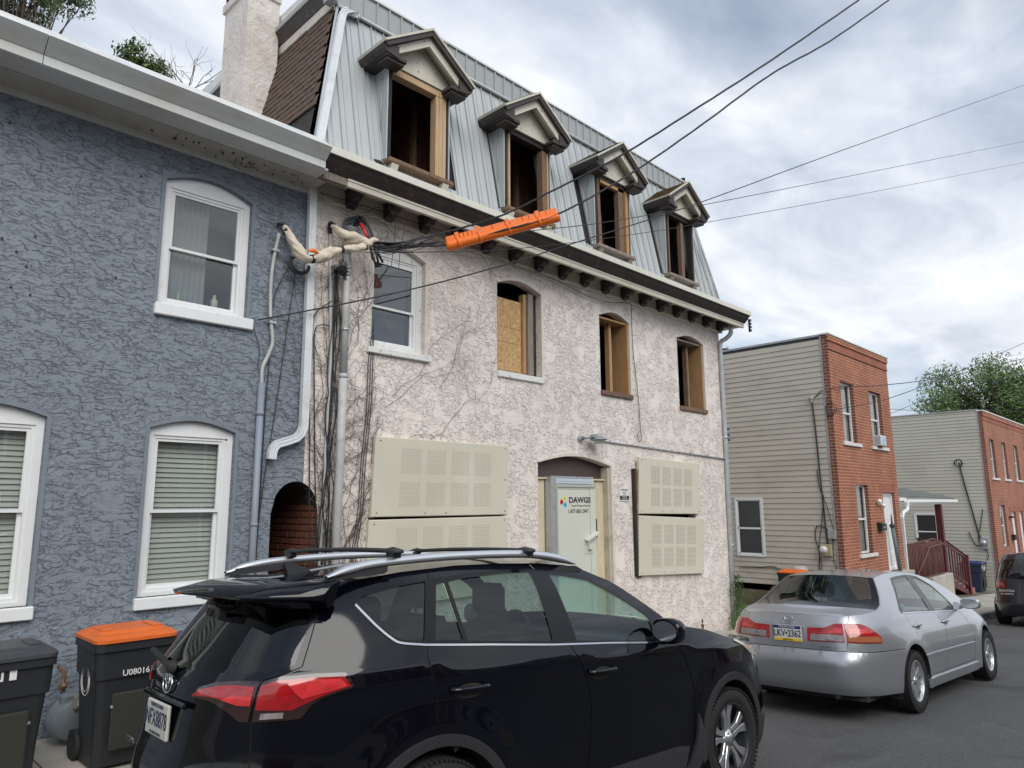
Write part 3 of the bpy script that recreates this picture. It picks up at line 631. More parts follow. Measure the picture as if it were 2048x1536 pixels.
b = MB(); b.box(9.90, 9.96, 6.95, 7.03, 0.53, 2.28); b.build('window_frame', M['char'], HM)
b = MB(); b.box(9.962, 10.06, 6.965, 7.03, 0.50, 2.27); b.build('window_frame', M['rust'], HM)
b = MB(); b.box(4.72, 4.80, 6.998, 7.06, 0.60, 1.60); b.box(6.90, 6.955, 6.985, 7.0, 1.98, 2.18); b.build('window_frame', M['rust'], HM)

# ---- door
dz0 = -0.52
b = MB(); loop = arch_loop(7.605, 9.32, 2.095, 2.29, 2.415); b.prism([(p[0], 7.15, p[1]) for p in loop], (0, 0.03, 0)); DR = b.build('door_surround', M['doorbrown'], HM)
b = MB(); b.box(7.605, 9.32, 7.08, 7.15, 2.07, 2.094); b.build('door_rail', M['doorcream'], DR)
b = MB(); b.box(7.605, 7.86, 7.12, 7.16, dz0, 2.07); b.build('door_jamb', M['doorcream'], DR)
b = MB(); b.box(8.90, 9.27, 7.12, 7.16, dz0, 2.07); b.build('door_jamb', M['doorcream'], DR)
b = MB(); b.box(9.272, 9.32, 7.02, 7.15, dz0, 2.27); b.build('door_casing', mat('stone_casing', (0.50, 0.45, 0.36), 0.7, var=0.1, vscale=4, stain=((0.3, 0.25, 0.18), 5, 0.5)), DR)
SDR = MB(); SDR.box(8.02, 8.945, 7.02, 7.075, dz0, 2.0); SDR = SDR.build('security_door', M['doorpanel'], HM)
b = MB(); b.box(7.995, 8.018, 6.995, 7.14, dz0, 2.03); b.box(8.018, 8.95, 7.0, 7.018, 1.955, 2.0); b.box(8.04, 8.05, 7.013, 7.02, dz0, 1.94); b.box(8.80, 8.803, 7.014, 7.02, dz0, 1.94); b.box(8.07, 8.80, 7.014, 7.02, 1.925, 1.929); b.build('door_edge', mat('door_edge_steel', (0.42, 0.44, 0.38), 0.45), SDR)
b = MB(); b.box(7.875, 7.99, 7.0, 7.14, dz0, 2.115); b.box(7.99, 8.88, 7.0, 7.1, 2.085, 2.115); b.build('door_frame', M['galv'], SDR)
b = MB(); b.box(7.99, 8.875, 6.992, 7.05, 2.005, 2.082); b.build('header_strip', mat('zinc_strip', (0.60, 0.68, 0.75), 0.35, metal=0.3), SDR)
b = MB()
for i in range(17): b.cyl((8.05 + i * 0.047, 6.991, 2.035), (0, 1, 0), 0.006, 0.004, 8)
b.build('header_holes', M['hole'], SDR, kind='stuff')
INK = mat('black_ink', (0.02, 0.02, 0.02), 0.5)
X3, Z3 = (1, 0, 0), (0, 0, 1)
text_mesh('DAWGS', 'lettering', 0.118, INK, SDR, (8.565, 7.019, 1.757), X3, Z3, 0.0008, bold=0.0042, sx=1.22)
text_mesh('Vacant Property Security', 'lettering', 0.045, INK, SDR, (8.585, 7.019, 1.676), X3, Z3, 0.0008, bold=0.0002, sx=0.98)
text_mesh('1-877-883-2947', 'lettering', 0.082, INK, SDR, (8.52, 7.019, 1.59), X3, Z3, 0.0008, bold=0.001, sx=0.92)
for (lx, lz, lc) in ((8.135, 1.732, (0.55, 0.02, 0.02)), (8.205, 1.785, (0.72, 0.75, 0.05)), (8.215, 1.69, (0.05, 0.42, 0.62))):
    b = MB(); ring = [(lx + 0.041 * math.cos(math.pi / 3 * k), 7.0185, lz + 0.041 * math.sin(math.pi / 3 * k)) for k in range(6)]; b.face(ring)
    b.build('logo_hexagon', mat('logo_%d' % int(lc[0] * 100), lc, 0.5), SDR, fix=False)
    b = MB(); b.face([(lx + 0.013 * math.cos(math.pi / 3 * k), 7.0175, lz + 0.013 * math.sin(math.pi / 3 * k)) for k in range(6)]); b.build('logo_dot', INK, SDR, fix=False)
b = MB(); b.box(8.66, 8.87, 7.012, 7.02, 0.955, 1.15); b.box(8.71, 8.81, 6.965, 7.012, 1.02, 1.10)
b.prism([(8.65, 7.015, 1.155), (8.65, 6.93, 1.14), (8.93, 6.93, 1.25), (8.93, 7.015, 1.265)], (0, 0, 0.02)); b.build('lock_box', M['doorpanel'], SDR)
b = MB(); b.box(8.965, 9.06, 7.085, 7.118, 1.18, 1.47); b.build('latch_plate', M['black'], SDR)

# ================================================================== CORNICE
CX0, CX1 = 3.70, 13.40
b = MB(); b.box(PARTY, 13.16, 6.955, 6.998, 5.15, 5.40); b.build('frieze_board', M['cream'], HM)
b = MB(); b.box(CX0 + 0.05, 13.25, 6.56, 6.955, 5.372, 5.392); b.build('soffit', M['cream'], HM)
b = MB(); b.box(3.95, 13.18, 6.93, 6.955, 5.15, 5.185); b.build('bed_moulding', M['cream'], HM)
b = MB(); extrude_x(b, [(6.545, 5.225), (6.545, 5.315), (6.575, 5.315), (6.575, 5.39), (6.59, 5.39), (6.59, 5.225)], 4.02, 13.36); b.box(4.02, 13.36, 6.535, 6.546, 5.29, 5.315); b.build('fascia_board', M['cream'], HM)
b = MB(); extrude_x(b, [(6.545, 5.225), (6.545, 5.315), (6.575, 5.315), (6.575, 5.39), (6.59, 5.39), (6.59, 5.225)], 3.72, 4.016); b.build('fascia_board', M['greywood'], HM, label='rotten bare end of the eave board')
b = MB(); extrude_x(b, [(6.405, 5.452), (6.43, 5.43), (6.455, 5.39), (6.50, 5.345), (6.53, 5.316), (6.60, 5.316), (6.60, 5.46), (6.42, 5.46)], 3.71, 13.38); b.build('crown_moulding', M['darkwood'], HM)
b = MB(); extrude_x(b, [(6.385, 5.455), (6.385, 5.54), (6.40, 5.545), (6.80, 5.64), (6.80, 5.60), (6.42, 5.455)], CX0, CX1); b.build('drip_edge', mat('pale_drip_edge', (0.66, 0.65, 0.57), 0.5, var=0.05, stain=((0.45, 0.36, 0.24), 3, 0.4, 0.58)), HM)
# the end of the cornice turns back along the right wall
b = MB(); b.box(13.16, 13.34, 6.60, 7.5, 5.24, 5.40); b.build('cornice_return', M['cream'], HM)
b = MB(); b.box(13.16, 13.38, 6.60, 7.5, 5.401, 5.54); b.build('cornice_return', M['darkwood'], HM)
def bracket_mesh():
    q = MB(); prof = [(6.965, 5.16), (6.965, 5.37), (6.60, 5.37), (6.60, 5.335), (6.63, 5.325), (6.635, 5.30), (6.66, 5.275), (6.70, 5.268), (6.735, 5.28), (6.75, 5.262), (6.765, 5.235), (6.80, 5.225), (6.85, 5.225), (6.875, 5.20), (6.90, 5.165), (6.93, 5.15)]
    q.prism([(-0.055, *p) for p in prof], (0.11, 0, 0)); q.box(-0.068, 0.068, 6.585, 6.965, 5.345, 5.3715)
    q.cyl((0, 6.665, 5.31), (1, 0, 0), 0.03, 0.125, 12); q.cyl((0, 6.89, 5.20), (1, 0, 0), 0.032, 0.125, 12)
    return q.mesh('bracket', M['darkwood'], Vector((0, 0, 0)))
bm_ = bracket_mesh(); x = 4.30
while x < 13.1:
    o = link_mesh('bracket', bm_, HM, Vector((x, 0, 0)) - Vector((8.5, 7, 0))); x += 0.5455

# ================================================================== MANSARD
Y0m, Z0m, Y1m, Z1m = 6.76, 5.60, 7.22, 7.92
def my(z): return lerp(Y0m, Y1m, (z - Z0m) / (Z1m - Z0m))
def xl(z): return lerp(3.68, 4.19, (z - 5.65) / (7.92 - 5.65))
def xr(z): return lerp(12.84, 12.47, (z - 5.60) / (7.92 - 5.60))
DC = [5.155, 7.175, 9.255, 11.36]; OH = 0.455
b = MB(); holes = [[(c - OH, 5.87), (c + OH, 5.87), (c + OH, 7.16), (c - OH, 7.16)] for c in DC]
V, T = cdt([(3.70, 5.60), (12.82, 5.60), (12.45, 7.92), (4.20, 7.92)], holes)
keep = [f for f, cx, cz in T if not any(inpoly(cx, cz, h) for h in holes)]
b.add([(x, my(z) + 0.03, z) for x, z in V], keep); b.build('roof_sheathing', M['char'], HM, fix=False)
PW = 0.196
def mans(x, z, out=0.0): return (x, my(z) - out * 0.98, z + out * 0.19)
def roof_panel(x0, x1, za0, zb0, za1, zb1):
    """one standing panel between x0 and x1; bottom/top heights on either side"""
    q = MB()
    def zz(x, lo): 
        t = (x - x0) / max(1e-6, x1 - x0); return lerp(za0, za1, t) if lo else lerp(zb0, zb1, t)
    xs = [x0, x0 + 0.010, x0 + 0.013, x0 + 0.024, x0 + 0.027, x0 + 0.085, x0 + 0.089, x0 + 0.098, x0 + 0.102, x1]; outs = [0.006, 0.006, 0.032, 0.032, 0.006, 0.008, 0.020, 0.020, 0.006, 0.010]
    xs = [min(x, x1) for x in xs]
    vs = []; fs = []
    for x, o in zip(xs, outs): vs.append(mans(x, zz(x, True), o)); vs.append(mans(x, zz(x, False), o))
    for i in range(len(xs) - 1): fs.append((2 * i, 2 * i + 2, 2 * i + 3, 2 * i + 1))
    q.add(vs, fs); return q
x = 3.68; full = {}
while x < 12.84:
    x1 = min(x + PW, 12.84); segs = []
    lo = Z0m + 0.02; hi = Z1m
    ov = [c for c in DC if x1 > c - 0.49 and x < c + 0.49]
    spans = [(lo, hi)] if not ov else [(lo, 5.83), (7.22, hi)]
    for (a, c) in spans:
        def lim(xx, z):   # clip by the hips
            zl = 5.65 + (xx - 3.68) / 0.51 * 2.27; zr = 5.60 + (12.84 - xx) / 0.37 * 2.32
            return max(a, min(z, zl, zr))
        t0, t1 = lim(x, c), lim(x1, c)
        if t0 - a < 0.03 and t1 - a < 0.03: continue
        roof_panel(x, x1, a, t0, a, t1).build('roof_panel', M['roofmetal'], HM, fix=False)
    x = x1
# corner trims, eave flashing
b = MB(); b.tube([mans(3.70, 5.66, 0.02), mans(4.19, 7.92, 0.02)], 0.02, 6); b.build('corner_trim', M['roofmetal'], HM)
b = MB(); b.tube([mans(12.83, 5.62, 0.02), mans(12.46, 7.92, 0.02)], 0.022, 6); b.tube([mans(12.60, 5.62, 0.02), mans(12.25, 7.92, 0.02)], 0.016, 6); b.build('corner_trim', M['roofmetal'], HM)
b = MB(); b.tube([(4.17, 7.17, 7.905), (12.5, 7.17, 7.905)], 0.026, 8); b.build('band_drip', M['roofmetal'], HM)
x = 4.15
bp = MB(); xs_ = [0, 0.01, 0.014, 0.034, 0.038, PW]; oo = [0, 0, 0.022, 0.022, 0, 0]
bp.add([v for a_, o_ in zip(xs_, oo) for v in ((a_, -o_, 0), (a_, -o_, 0.345))], [(2 * i, 2 * i + 2, 2 * i + 3, 2 * i + 1) for i in range(5)]); bpm = bp.mesh('band_panel', M['roofband'])
while x < 12.40:
    link_mesh('band_panel', bpm, HM, Vector((x, 7.185, 7.925)) - Vector((8.5, 7, 0))); x += PW
b = MB(); extrude_x(b, [(7.155, 8.262), (7.155, 8.29), (7.39, 8.475), (7.6, 8.49), (15.1, 8.7), (15.1, 8.5), (7.30, 8.30), (7.19, 8.262)], 4.13, 12.60); b.build('roof', M['rooftrim'], HM)
b = MB(); b.box(4.16, 12.42, 7.19, 7.24, 7.90, 8.28); b.box(12.40, 12.44, 7.185, 15, 7.92, 8.4); b.build('band_backing', M['char'], HM)
# right hip face and rear
b = MB(); b.face([(12.84, 6.78, 5.6), (12.84, 15, 5.6), (12.47, 15, 7.95), (12.47, 7.22, 7.95)]); b.face([(13.3, 6.5, 5.545), (13.3, 15, 5.545), (12.7, 15, 5.6), (12.7, 6.8, 5.6)]); b.build('side_roof', M['roofmetal'], HM, fix=False)
b = MB(); b.box(3.7, 12.8, 15.0, 15.1, 5.4, 8.4); b.build('rear_gable', M['interior'], HM)
# left side: slate slope with boards above
def sx(z): return lerp(3.66, 4.17, (z - 5.65) / (7.92 - 5.65))
b = MB(); b.face([(sx(5.4), 6.80, 5.4), (sx(7.95), 7.24, 7.95), (sx(7.95), 15, 7.95), (sx(5.4), 15, 5.4)]); b.build('side_slope', M['char'], HM, fix=False)
nx_, nz_ = 2.27 / math.hypot(2.27, 0.51), 0.51 / math.hypot(2.27, 0.51)
sh = MB(); W_, H_ = 0.135, 0.155
sh.add([(0, 0, 0), (0, W_ - 0.006, 0), (0, W_ - 0.006, H_), (0, 0, H_), (-0.014, 0, 0), (-0.014, W_ - 0.006, 0), (-0.002, W_ - 0.006, H_), (-0.002, 0, H_)], [(4, 5, 6, 7), (0, 1, 5, 4), (1, 2, 6, 5), (3, 0, 4, 7), (2, 3, 7, 6)])
shm = sh.mesh('slate', M['shingle']); row = 0; z = 6.28; cnt = 0
rotm = Matrix.Rotation(math.atan2(0.51, 2.27), 4, 'Y')
while z < 7.86:
    y = my(z) + 0.02 + (0.5 * W_ if row % 2 else 0)
    while y < 9.1 and cnt < 295:
        o = link_mesh('slate', shm, HM); o.matrix_local = Matrix.Translation(Vector((sx(z) - 0.012 + random.uniform(-0.004, 0.002), y, z)) - Vector((8.5, 7, 0))) @ rotm @ Matrix.Rotation(random.uniform(-0.02, 0.02), 4, 'X')
        cnt += 1; y += W_
    z += 0.098 if z < 9 else 1; row += 1
b = MB(); b.prism([(4.155, 7.22, 7.86), (4.155, 15, 7.86), (4.135, 15, 8.03), (4.135, 7.18, 8.03)], (0.03, 0, 0)); b.build('side_board', M['creampeel'], HM)
b = MB(); b.prism([(4.125, 7.16, 8.032), (4.125, 15, 8.032), (4.06, 15, 8.20), (4.06, 7.14, 8.20)], (0.05, 0, 0)); b.build('side_crown', M['darkwood'], HM)
b = MB(); b.box(4.045, 4.12, 7.13, 15, 8.202, 8.27); b.box(4.045, 4.14, 7.13, 7.30, 7.93, 8.30); b.build('side_drip', M['roofband'], HM)
# white downspout down the corner of the mansard
b = MB(); rect_pipe(b, [mans(4.42, 7.86, 0.06), mans(4.36, 7.85, 0.09), mans(4.27, 7.83, 0.09), mans(4.22, 7.78, 0.09), mans(4.19, 7.70, 0.09), mans(3.735, 5.70, 0.09)], 0.085, 0.06); b.build('downspout', M['aldown'], HM, label='white downspout on the corner of the mansard')
b = MB(); b.cyl(mans(4.45, 7.87, 0.05), (1, 0.2, 0), 0.06, 0.03, 16); b.build('outlet_collar', M['galv'], HM)
# chimney
b = MB(); cx0, cx1, cy0, cy1 = 3.645, 4.08, 8.6, 9.35
b.prism([(cx0, cy0, 5.0), (cx1 + 0.02, cy0, 5.0), (cx1 + 0.02, cy1, 5.0), (cx0, cy1, 5.0)], (0, 0, 4.15))
for (z0, z1, o) in ((8.66, 8.78, 0.03), (8.78, 9.35, 0.0)):
    b.box(cx0 - o, cx1 + o, cy0 - o, cy1 + o, z0, z1)
b.face([(cx1 - 0.03, cy0 - 0.06, 6.4), (cx1 + 0.03, cy0 - 0.06, 6.4), (cx1 + 0.02, cy0 - 0.02, 7.15), (cx1 - 0.02, cy0 - 0.02, 7.15)])
b.build('chimney', M['chim'], HM)

# ================================================================== DORMERS
def dormer(i, c):
    D = MB(); D.box(c - 0.50, c - OH - 0.005, 6.755, my(7.2) + 0.2, 7.165, 7.22); D.box(c - 0.5, c + 0.5, 6.99, 7.3, 7.22, 7.26)
    D = D.build('dormer', M['char'], HM, label=['dormer at the corner downspout with new lumber header and post', 'dormer with a thin pale strip on its left edge', 'dormer with two loose brown studs', 'dormer with brown shingles on its roof'][i])
    yf, ez, az, hw = 6.50, 7.235, 7.735, 0.725
    # roof slopes (thin slabs) with a shingle skin
    sm = M['brownshingle'] if i == 3 else M['darkshingle']
    for s in (-1, 1):
        e0 = Vector((c + s * hw, yf, ez)); a0 = Vector((c, yf, az)); e1 = Vector((c + s * hw, my(ez) + 0.05, ez)); a1 = Vector((c, my(az) + 0.12, az))
        nrm = Vector((s * (az - ez), 0, hw)).normalized()
        n = 9
        for k in range(n):      # shingle courses along the slope
            p0, p1 = e0.lerp(a0, k / n), e0.lerp(a0, (k + 1) / n); q0, q1 = e1.lerp(a1, k / n), e1.lerp(a1, (k + 1) / n)
            q = MB(); q.add([p0 + nrm * 0.012, q0 + nrm * 0.012, q1 + nrm * 0.0, p1 + nrm * 0.0, p0, q0], [(0, 1, 2, 3), (4, 5, 1, 0), (0, 3, 4)]); q.build('shingle_course', sm, D, fix=False)
        q = MB()       # outer raking trim: pale drip, dark crown
        def rake(off_out, off_in, y0, y1, m, nm):
            q = MB(); dn = (a0 - e0).normalized(); 
            pts = []
            for (base, t) in ((e0 - dn * 0.0, 0), (a0, 1)):
                pts.append(base)
            o0 = nrm * off_out; o1 = nrm * off_in
            # plumb cut at the ridge, square cut at the eave
            A = e0 + o0; B = Vector((c, yf, az)) + Vector((0, 0, off_out / nrm.z)); C_2 = Vector((c, yf, az)) + Vector((0, 0, off_in / nrm.z)); Dd = e0 + o1
            loop = [Vector((p.x, y0, p.z)) for p in (A, B, C_2, Dd)]
            q.prism(loop, (0, y1 - y0, 0)); q.build(nm, m, D)
        rake(0.0, -0.028, yf - 0.03, yf + 0.01, M['cream'], 'rake_drip')
        rake(-0.030, -0.085, yf - 0.012, yf + 0.04, M['darkwood'], 'rake_crown')
        rake(-0.088, -0.185, yf + 0.05, yf + 0.09, M['creampeel'], 'rake_board')
        # underside of the roof
        q = MB(); f = nrm * -0.088
        q.face([e0 + f + Vector((-s * 0.02, 0.04, 0)), a0 + Vector((0, 0.04, f.z / nrm.z * 0 - 0.088 / nrm.z)), a0 + Vector((0, 0.26, -0.088 / nrm.z)), e0 + f + Vector((-s * 0.02, 0.26, 0))]); q.build('rake_soffit', M['cream'], D, fix=False)
        # eave box along the side: crown, soffit
        xs0, xs1 = c + s * 0.49, c + s * (hw + 0.0)
        q = MB(); q.prism([(xs0, 0, ez - 0.145), (xs1 - s * 0.05, 0, ez - 0.12), (xs1 - s * 0.015, 0, ez - 0.075), (xs1, 0, ez - 0.03), (xs0, 0, ez + 0.02)], (0, my(7.0) - yf + 0.02, 0))
        q.v = [(p[0], p[1] + yf + 0.02, p[2]) for p in q.v]; q.build('eave_crown', M['darkwood'], D)
        q = MB(); q.prism([(xs1, 0, ez - 0.028), (xs1 + s * 0.012, 0, ez + 0.002), (xs1 - s * 0.02, 0, ez + 0.012)], (0, my(7.2) - yf + 0.03, 0)); q.v = [(p[0], p[1] + yf - 0.02, p[2]) for p in q.v]; q.build('eave_drip', M['cream'], D)
        # cornice return on the front
        q = MB(); x0_, x1_ = sorted((c + s * 0.36, c + s * 0.66)); q.bbox(x0_, x1_, 6.535, 6.755, 7.085, 7.142, 0.006); q.bbox(x0_ + 0.02, x1_ - 0.02, 6.565, 6.755, 7.045, 7.084, 0.006)
        q.build('cornice_return', M['darkwood'], D)
        # cheeks
        q = MB(); xc = c + s * 0.495; zb = 5.86
        q.face([(xc, 6.748, zb), (xc, my(zb) + 0.03, zb), (xc, my(7.16) + 0.05, 7.16), (xc, 6.748, 7.16)]); q.build('cheek', M['roofmetal'], D, fix=False)
        q = MB(); q.box(xc - 0.008, xc + 0.008, 6.735, 6.752, zb, 7.05)
        if s < 0: q.prism([(xc - 0.004, my(zb) - 0.03, zb), (xc - 0.004, my(zb) + 0.0, zb), (xc - 0.004, my(7.1), 7.1), (xc - 0.004, my(7.1) - 0.03, 7.1)], (-0.02, 0, 0)); q.tube([(xc - 0.008, 6.86, 6.25), (xc - 0.008, 6.86, 7.04)], 0.005, 4)
        q.build('cheek_trim', M['roofmetal'], D)
    # tympanum
    q = MB(); q.prism([(c - 0.60, 6.72, 7.13), (c + 0.60, 6.72, 7.13), (c, 6.72, 7.60)], (0, 0.03, 0)); q.build('tympanum', M['creampeel'] if i != 3 else M['cream'], D)
    # opening: jambs
    dk, nw, pl, od, ch = M['char'], M['newwood'], M['palewood'], M['oldwood'], M['char']
    q = MB(); q.box(c - 0.485, c - OH + 0.03, 6.75, 6.86, 5.86, 7.06); q.build('jamb', dk, D)
    q = MB(); q.box(c + OH - 0.015, c + 0.488, 6.75, 6.86, 5.86, 7.06); q.build('jamb', dk, D)
    q = MB(); q.box(c - 0.485, c + 0.485, 6.76, 6.88, 7.05, 7.165); q.build('header', dk if i else dk, D)
    if i == 0:
        q = MB(); q.box(c - 0.42, c + 0.44, 6.742, 6.86, 7.03, 7.115); q.build('header', pl, D)
        for k in range(3): q = MB(); q.bbox(c + 0.275 + k * 0.057, c + 0.33 + k * 0.057, 6.745 - 0.003 * k, 6.86, 5.875, 7.025, 0.003); q.build('stud', pl, D)
    if i == 1:
        q = MB(); q.box(c - 0.40, c - 0.365, 6.745, 6.80, 5.875, 7.02); q.build('stud', pl, D)
        q = MB(); q.box(c + 0.33, c + 0.43, 6.75, 6.86, 5.875, 7.02); q.build('stud', od, D)
        q = MB(); q.box(c + 0.432, c + 0.458, 6.74, 6.80, 5.875, 7.0); q.build('stud', pl, D)
    if i == 2:
        q = MB(); q.prism([(c - 0.36, 6.76, 5.875), (c - 0.28, 6.76, 5.875), (c - 0.33, 6.76, 7.06), (c - 0.40, 6.76, 7.06)], (0, 0.05, 0)); q.build('stud', od, D)
        q = MB(); q.box(c + 0.20, c + 0.33, 6.76, 6.85, 5.875, 7.06); q.build('stud', od, D)
        q = MB(); q.box(c + 0.38, c + 0.455, 6.745, 6.84, 5.875, 7.04); q.build('stud', nw, D)
        q = MB(); q.box(c - 0.3, c + 0.33, 6.76, 6.83, 7.0, 7.05); q.build('header', nw, D)
    if i == 3:
        q = MB(); q.box(c - 0.34, c - 0.30, 6.78, 6.83, 5.875, 7.04); q.build('stud', od, D)
        q = MB(); q.box(c + 0.14, c + 0.24, 6.80, 6.88, 5.875, 7.04); q.build('stud', od, D)
    q = MB(); q.bbox(c - 0.50, c + 0.52, 6.655, 6.84, 5.805, 5.862, 0.008); q.build('sill', M['greywood'] if i > 1 else od, D)
    for s in (-0.40, 0.40):
        q = MB(); q.prism([(c + s - 0.05, 6.67, 5.80), (c + s - 0.05, 6.78, 5.80), (c + s - 0.05, 6.78, 5.68), (c + s - 0.05, 6.72, 5.70)], (0.10, 0, 0)); q.build('corbel', M['cream'] if i < 2 else M['greywood'], D)
for i, c in enumerate(DC): dormer(i, c)
for (xa, xb, ya) in ((5.62, 6.3, 7.55), (7.68, 8.25, 7.5), (9.95, 10.5, 7.9)):      # sooty chimney breasts seen through the dormers
    b = MB(); b.box(xa, xb, ya, 9.6, 5.5, 7.8); b.build('chimney_breast', M['intbrick'], HM)
for xx in (5.60, 7.66, 9.9): b = MB(); b.box(xx, xx + 0.06, 7.45, 7.53, 5.5, 7.5); b.build('attic_stud', M['oldwood'], HM)
b = MB()
b.box(4.4, 12.3, 7.7, 7.8, 7.5, 7.6); b.build('attic_stud', M['oldwood'], HM)
b = MB(); b.box(4.3, 12.4, 7.3, 15, 7.80, 7.88); b.build('attic_ceiling', M['char'], HM)
b = MB()       # strip of torn metal and a bit of slate lying on the eave
b.prism([(4.50, 6.60, 5.70), (4.62, 6.66, 5.66), (4.60, 6.78, 5.74), (4.47, 6.72, 5.76)], (0, 0, 0.02)); b.build('loose_slate', M['darkshingle'], HM)

# right corner downspout of the house
b = MB(); b.tube(smooth_path([(13.10, 6.70, 5.21), (13.12, 6.72, 5.10), (13.11, 6.82, 5.01), (13.10, 6.93, 4.96), (13.10, 6.955, 4.85)]) + [Vector((13.10, 6.955, 3.0)), Vector((13.08, 6.955, 0.9)), Vector((13.05, 6.955, -0.62))], 0.045, 12); b.build('downspout', M['galv'], HM, label='grey round downspout at the right corner')
b = MB(); b.cyl((13.09, 6.955, 0.88), (0, 0, 1), 0.05, 0.08, 12); b.cyl((13.10, 6.955, 3.0), (0, 0, 1), 0.05, 0.06, 12); b.cyl((13.06, 6.955, 0.1), (0, 0, 1), 0.05, 0.06, 12); b.build('pipe_collar', M['galv'], HM)
# cable rack at the corner of the cornice
t = thing('insulator_rack', 'small black insulator rack hanging at the right end of the cornice', 'insulator rack', (13.42, 6.45, 5.3), )
b = MB(); b.box(13.405, 13.415, 6.43, 6.47, 5.13, 5.40); b.build('bar', M['black'], t)
for k in range(4): b = MB(); b.lathe((13.45, 6.45, 5.15 + k * 0.07), (0, 0, 1), [(0, 0.0), (0, 0.026), (0.012, 0.034), (0.02, 0.018), (0.032, 0.034), (0.042, 0.026), (0.042, 0)], 10); b.build('spool', M['black'], t)
b = MB(); b.box(13.30, 13.41, 6.445, 6.455, 5.27, 5.28); b.build('arm', M['galv'], t)
t = thing('insulator_rack', 'small black insulator rack on the right edge of the pink wall, above the lamp conduit', 'insulator rack', (13.2, 6.95, 2.9))
for z_ in (2.93, 3.03, 3.15): b = MB(); b.lathe((13.19, 6.93, z_), (0, 0, 1), [(0, 0), (0, 0.022), (0.015, 0.03), (0.025, 0.015), (0.04, 0.028), (0.05, 0)], 10); b.tube([(13.14, 6.96, z_ + 0.02), (13.19, 6.93, z_ + 0.02)], 0.006, 5); b.build('spool', M['black'], t)

# ================================================================== SERVICE MAST, WRAPS, CABLES
t = thing('service_mast', 'thick grey electrical mast with a weatherhead, left of the vinyl window', 'service mast', (4.27, 6.87, -0.2))
b = MB(); b.tube([(4.235, 6.90, -0.45), (4.262, 6.90, 2.3), (4.27, 6.90, 3.14)], 0.048, 14); b.tube([(4.27, 6.90, 3.14), (4.27, 6.90, 4.80)], 0.042, 14); b.cyl((4.27, 6.90, 3.14), (0, 0, 1), 0.05, 0.05, 14); b.build('pipe', M['pipegrey'], t)
b = MB(); b.cyl((4.27, 6.90, 3.68), (0, 0, 1), 0.047, 0.035, 14); b.box(4.32, 4.35, 6.93, 6.99, 3.665, 3.695); b.build('strap', M['galv'], t)
b = MB()       # hooded weatherhead
b.lathe((4.29, 6.88, 4.78), (0, 0, 1), [(0, 0.045), (0.06, 0.06), (0.10, 0.085), (0.115, 0.085)], 18)
n = 10; ring = []
for k in range(n + 1):
    a = math.pi * k / n * 0.78 + 0.10; ring.append((4.30 - 0.115 * math.cos(a) + 0.04, 4.90 + 0.17 * math.sin(a)))
for k in range(n):
    p, q_ = ring[k], ring[k + 1]; b.face([(p[0], 6.97, p[1]), (q_[0], 6.97, q_[1]), (q_[0] + 0.05, 6.80, q_[1] - 0.02), (p[0] + 0.02, 6.80, p[1] - 0.02)])
    b.face([(p[0], 6.972, p[1]), (q_[0], 6.972, q_[1]), (4.32, 6.972, 4.88)])
b.build('weatherhead', mat('grey_cast_metal', (0.20, 0.215, 0.23), 0.5, metal=0.2), t)
b = MB(); b.tube(smooth_path([(4.36, 6.85, 5.02), (4.40, 6.79, 4.94), (4.43, 6.74, 4.84), (4.45, 6.70, 4.74)]), 0.016, 8); b.tube(smooth_path([(4.38, 6.85, 5.06), (4.45, 6.79, 4.97), (4.48, 6.74, 4.86), (4.49, 6.70, 4.75)]), 0.016, 8); b.build('conductor', M['cable'], t)
b = MB(); b.tube([(4.37, 6.80, 4.955), (4.40, 6.75, 4.85), (4.415, 6.72, 4.78)], 0.020, 8); b.build('red_sleeve', M['red'], t)
t2 = thing('thin_conduit', 'thin grey conduit just left of the thick service mast', 'conduit', (4.13, 6.95, -0.2))
b = MB(); b.tube([(4.06, 6.965, -0.2), (4.12, 6.965, 2.2), (4.14, 6.965, 3.4), (4.10, 6.965, 4.2), (4.075, 6.965, 4.84)], 0.019, 8); b.build('pipe', M['pipegrey'], t2)
b = MB(); b.tube(smooth_path([(4.075, 6.965, 4.80), (4.05, 6.95, 4.88), (4.05, 6.92, 4.90), (4.07, 6.88, 4.87)]), 0.026, 8); b.build('elbow', M['black'], t2)

def crumple(path, rad, seed, seg=26):
    """canvas sleeve: swept tube pushed in and out by noise"""
    P = smooth_path(path, 9); n = len(P); R = []
    for i in range(n):
        u = i / (n - 1) * (len(rad) - 1); k = min(int(u), len(rad) - 2); R.append(lerp(rad[k], rad[k + 1], u - k))
    q = MB(); q.tube(P, 0.05, seg, True, R)
    run = [0.0]
    for i in range(1, n): run.append(run[-1] + (P[i] - P[i - 1]).length)
    for idx in range(n * seg):      # diagonal folds pulled tight towards the straps
        p = Vector(q.v[idx]); i = idx // seg; ring = P[i]; d = (p - ring); a = 2 * math.pi * (idx % seg) / seg; u = run[i]
        f1 = 1 - 2 * abs(noise.noise(Vector((math.cos(a + u * 9) * 1.3 + seed, math.sin(a + u * 9) * 1.3, u * 5)))); f2 = noise.noise(Vector((math.cos(a) * 0.9, math.sin(a) * 0.9 + seed, u * 11)))
        q.v[idx] = tuple(ring + d * (0.86 + 0.26 * f1 + 0.30 * f2))
    return q
tw = thing('canvas_wrap', 'long sagging canvas cable wrap with black straps, starting on the blue wall', 'cable wrap', (3.49, 6.93, 4.7))
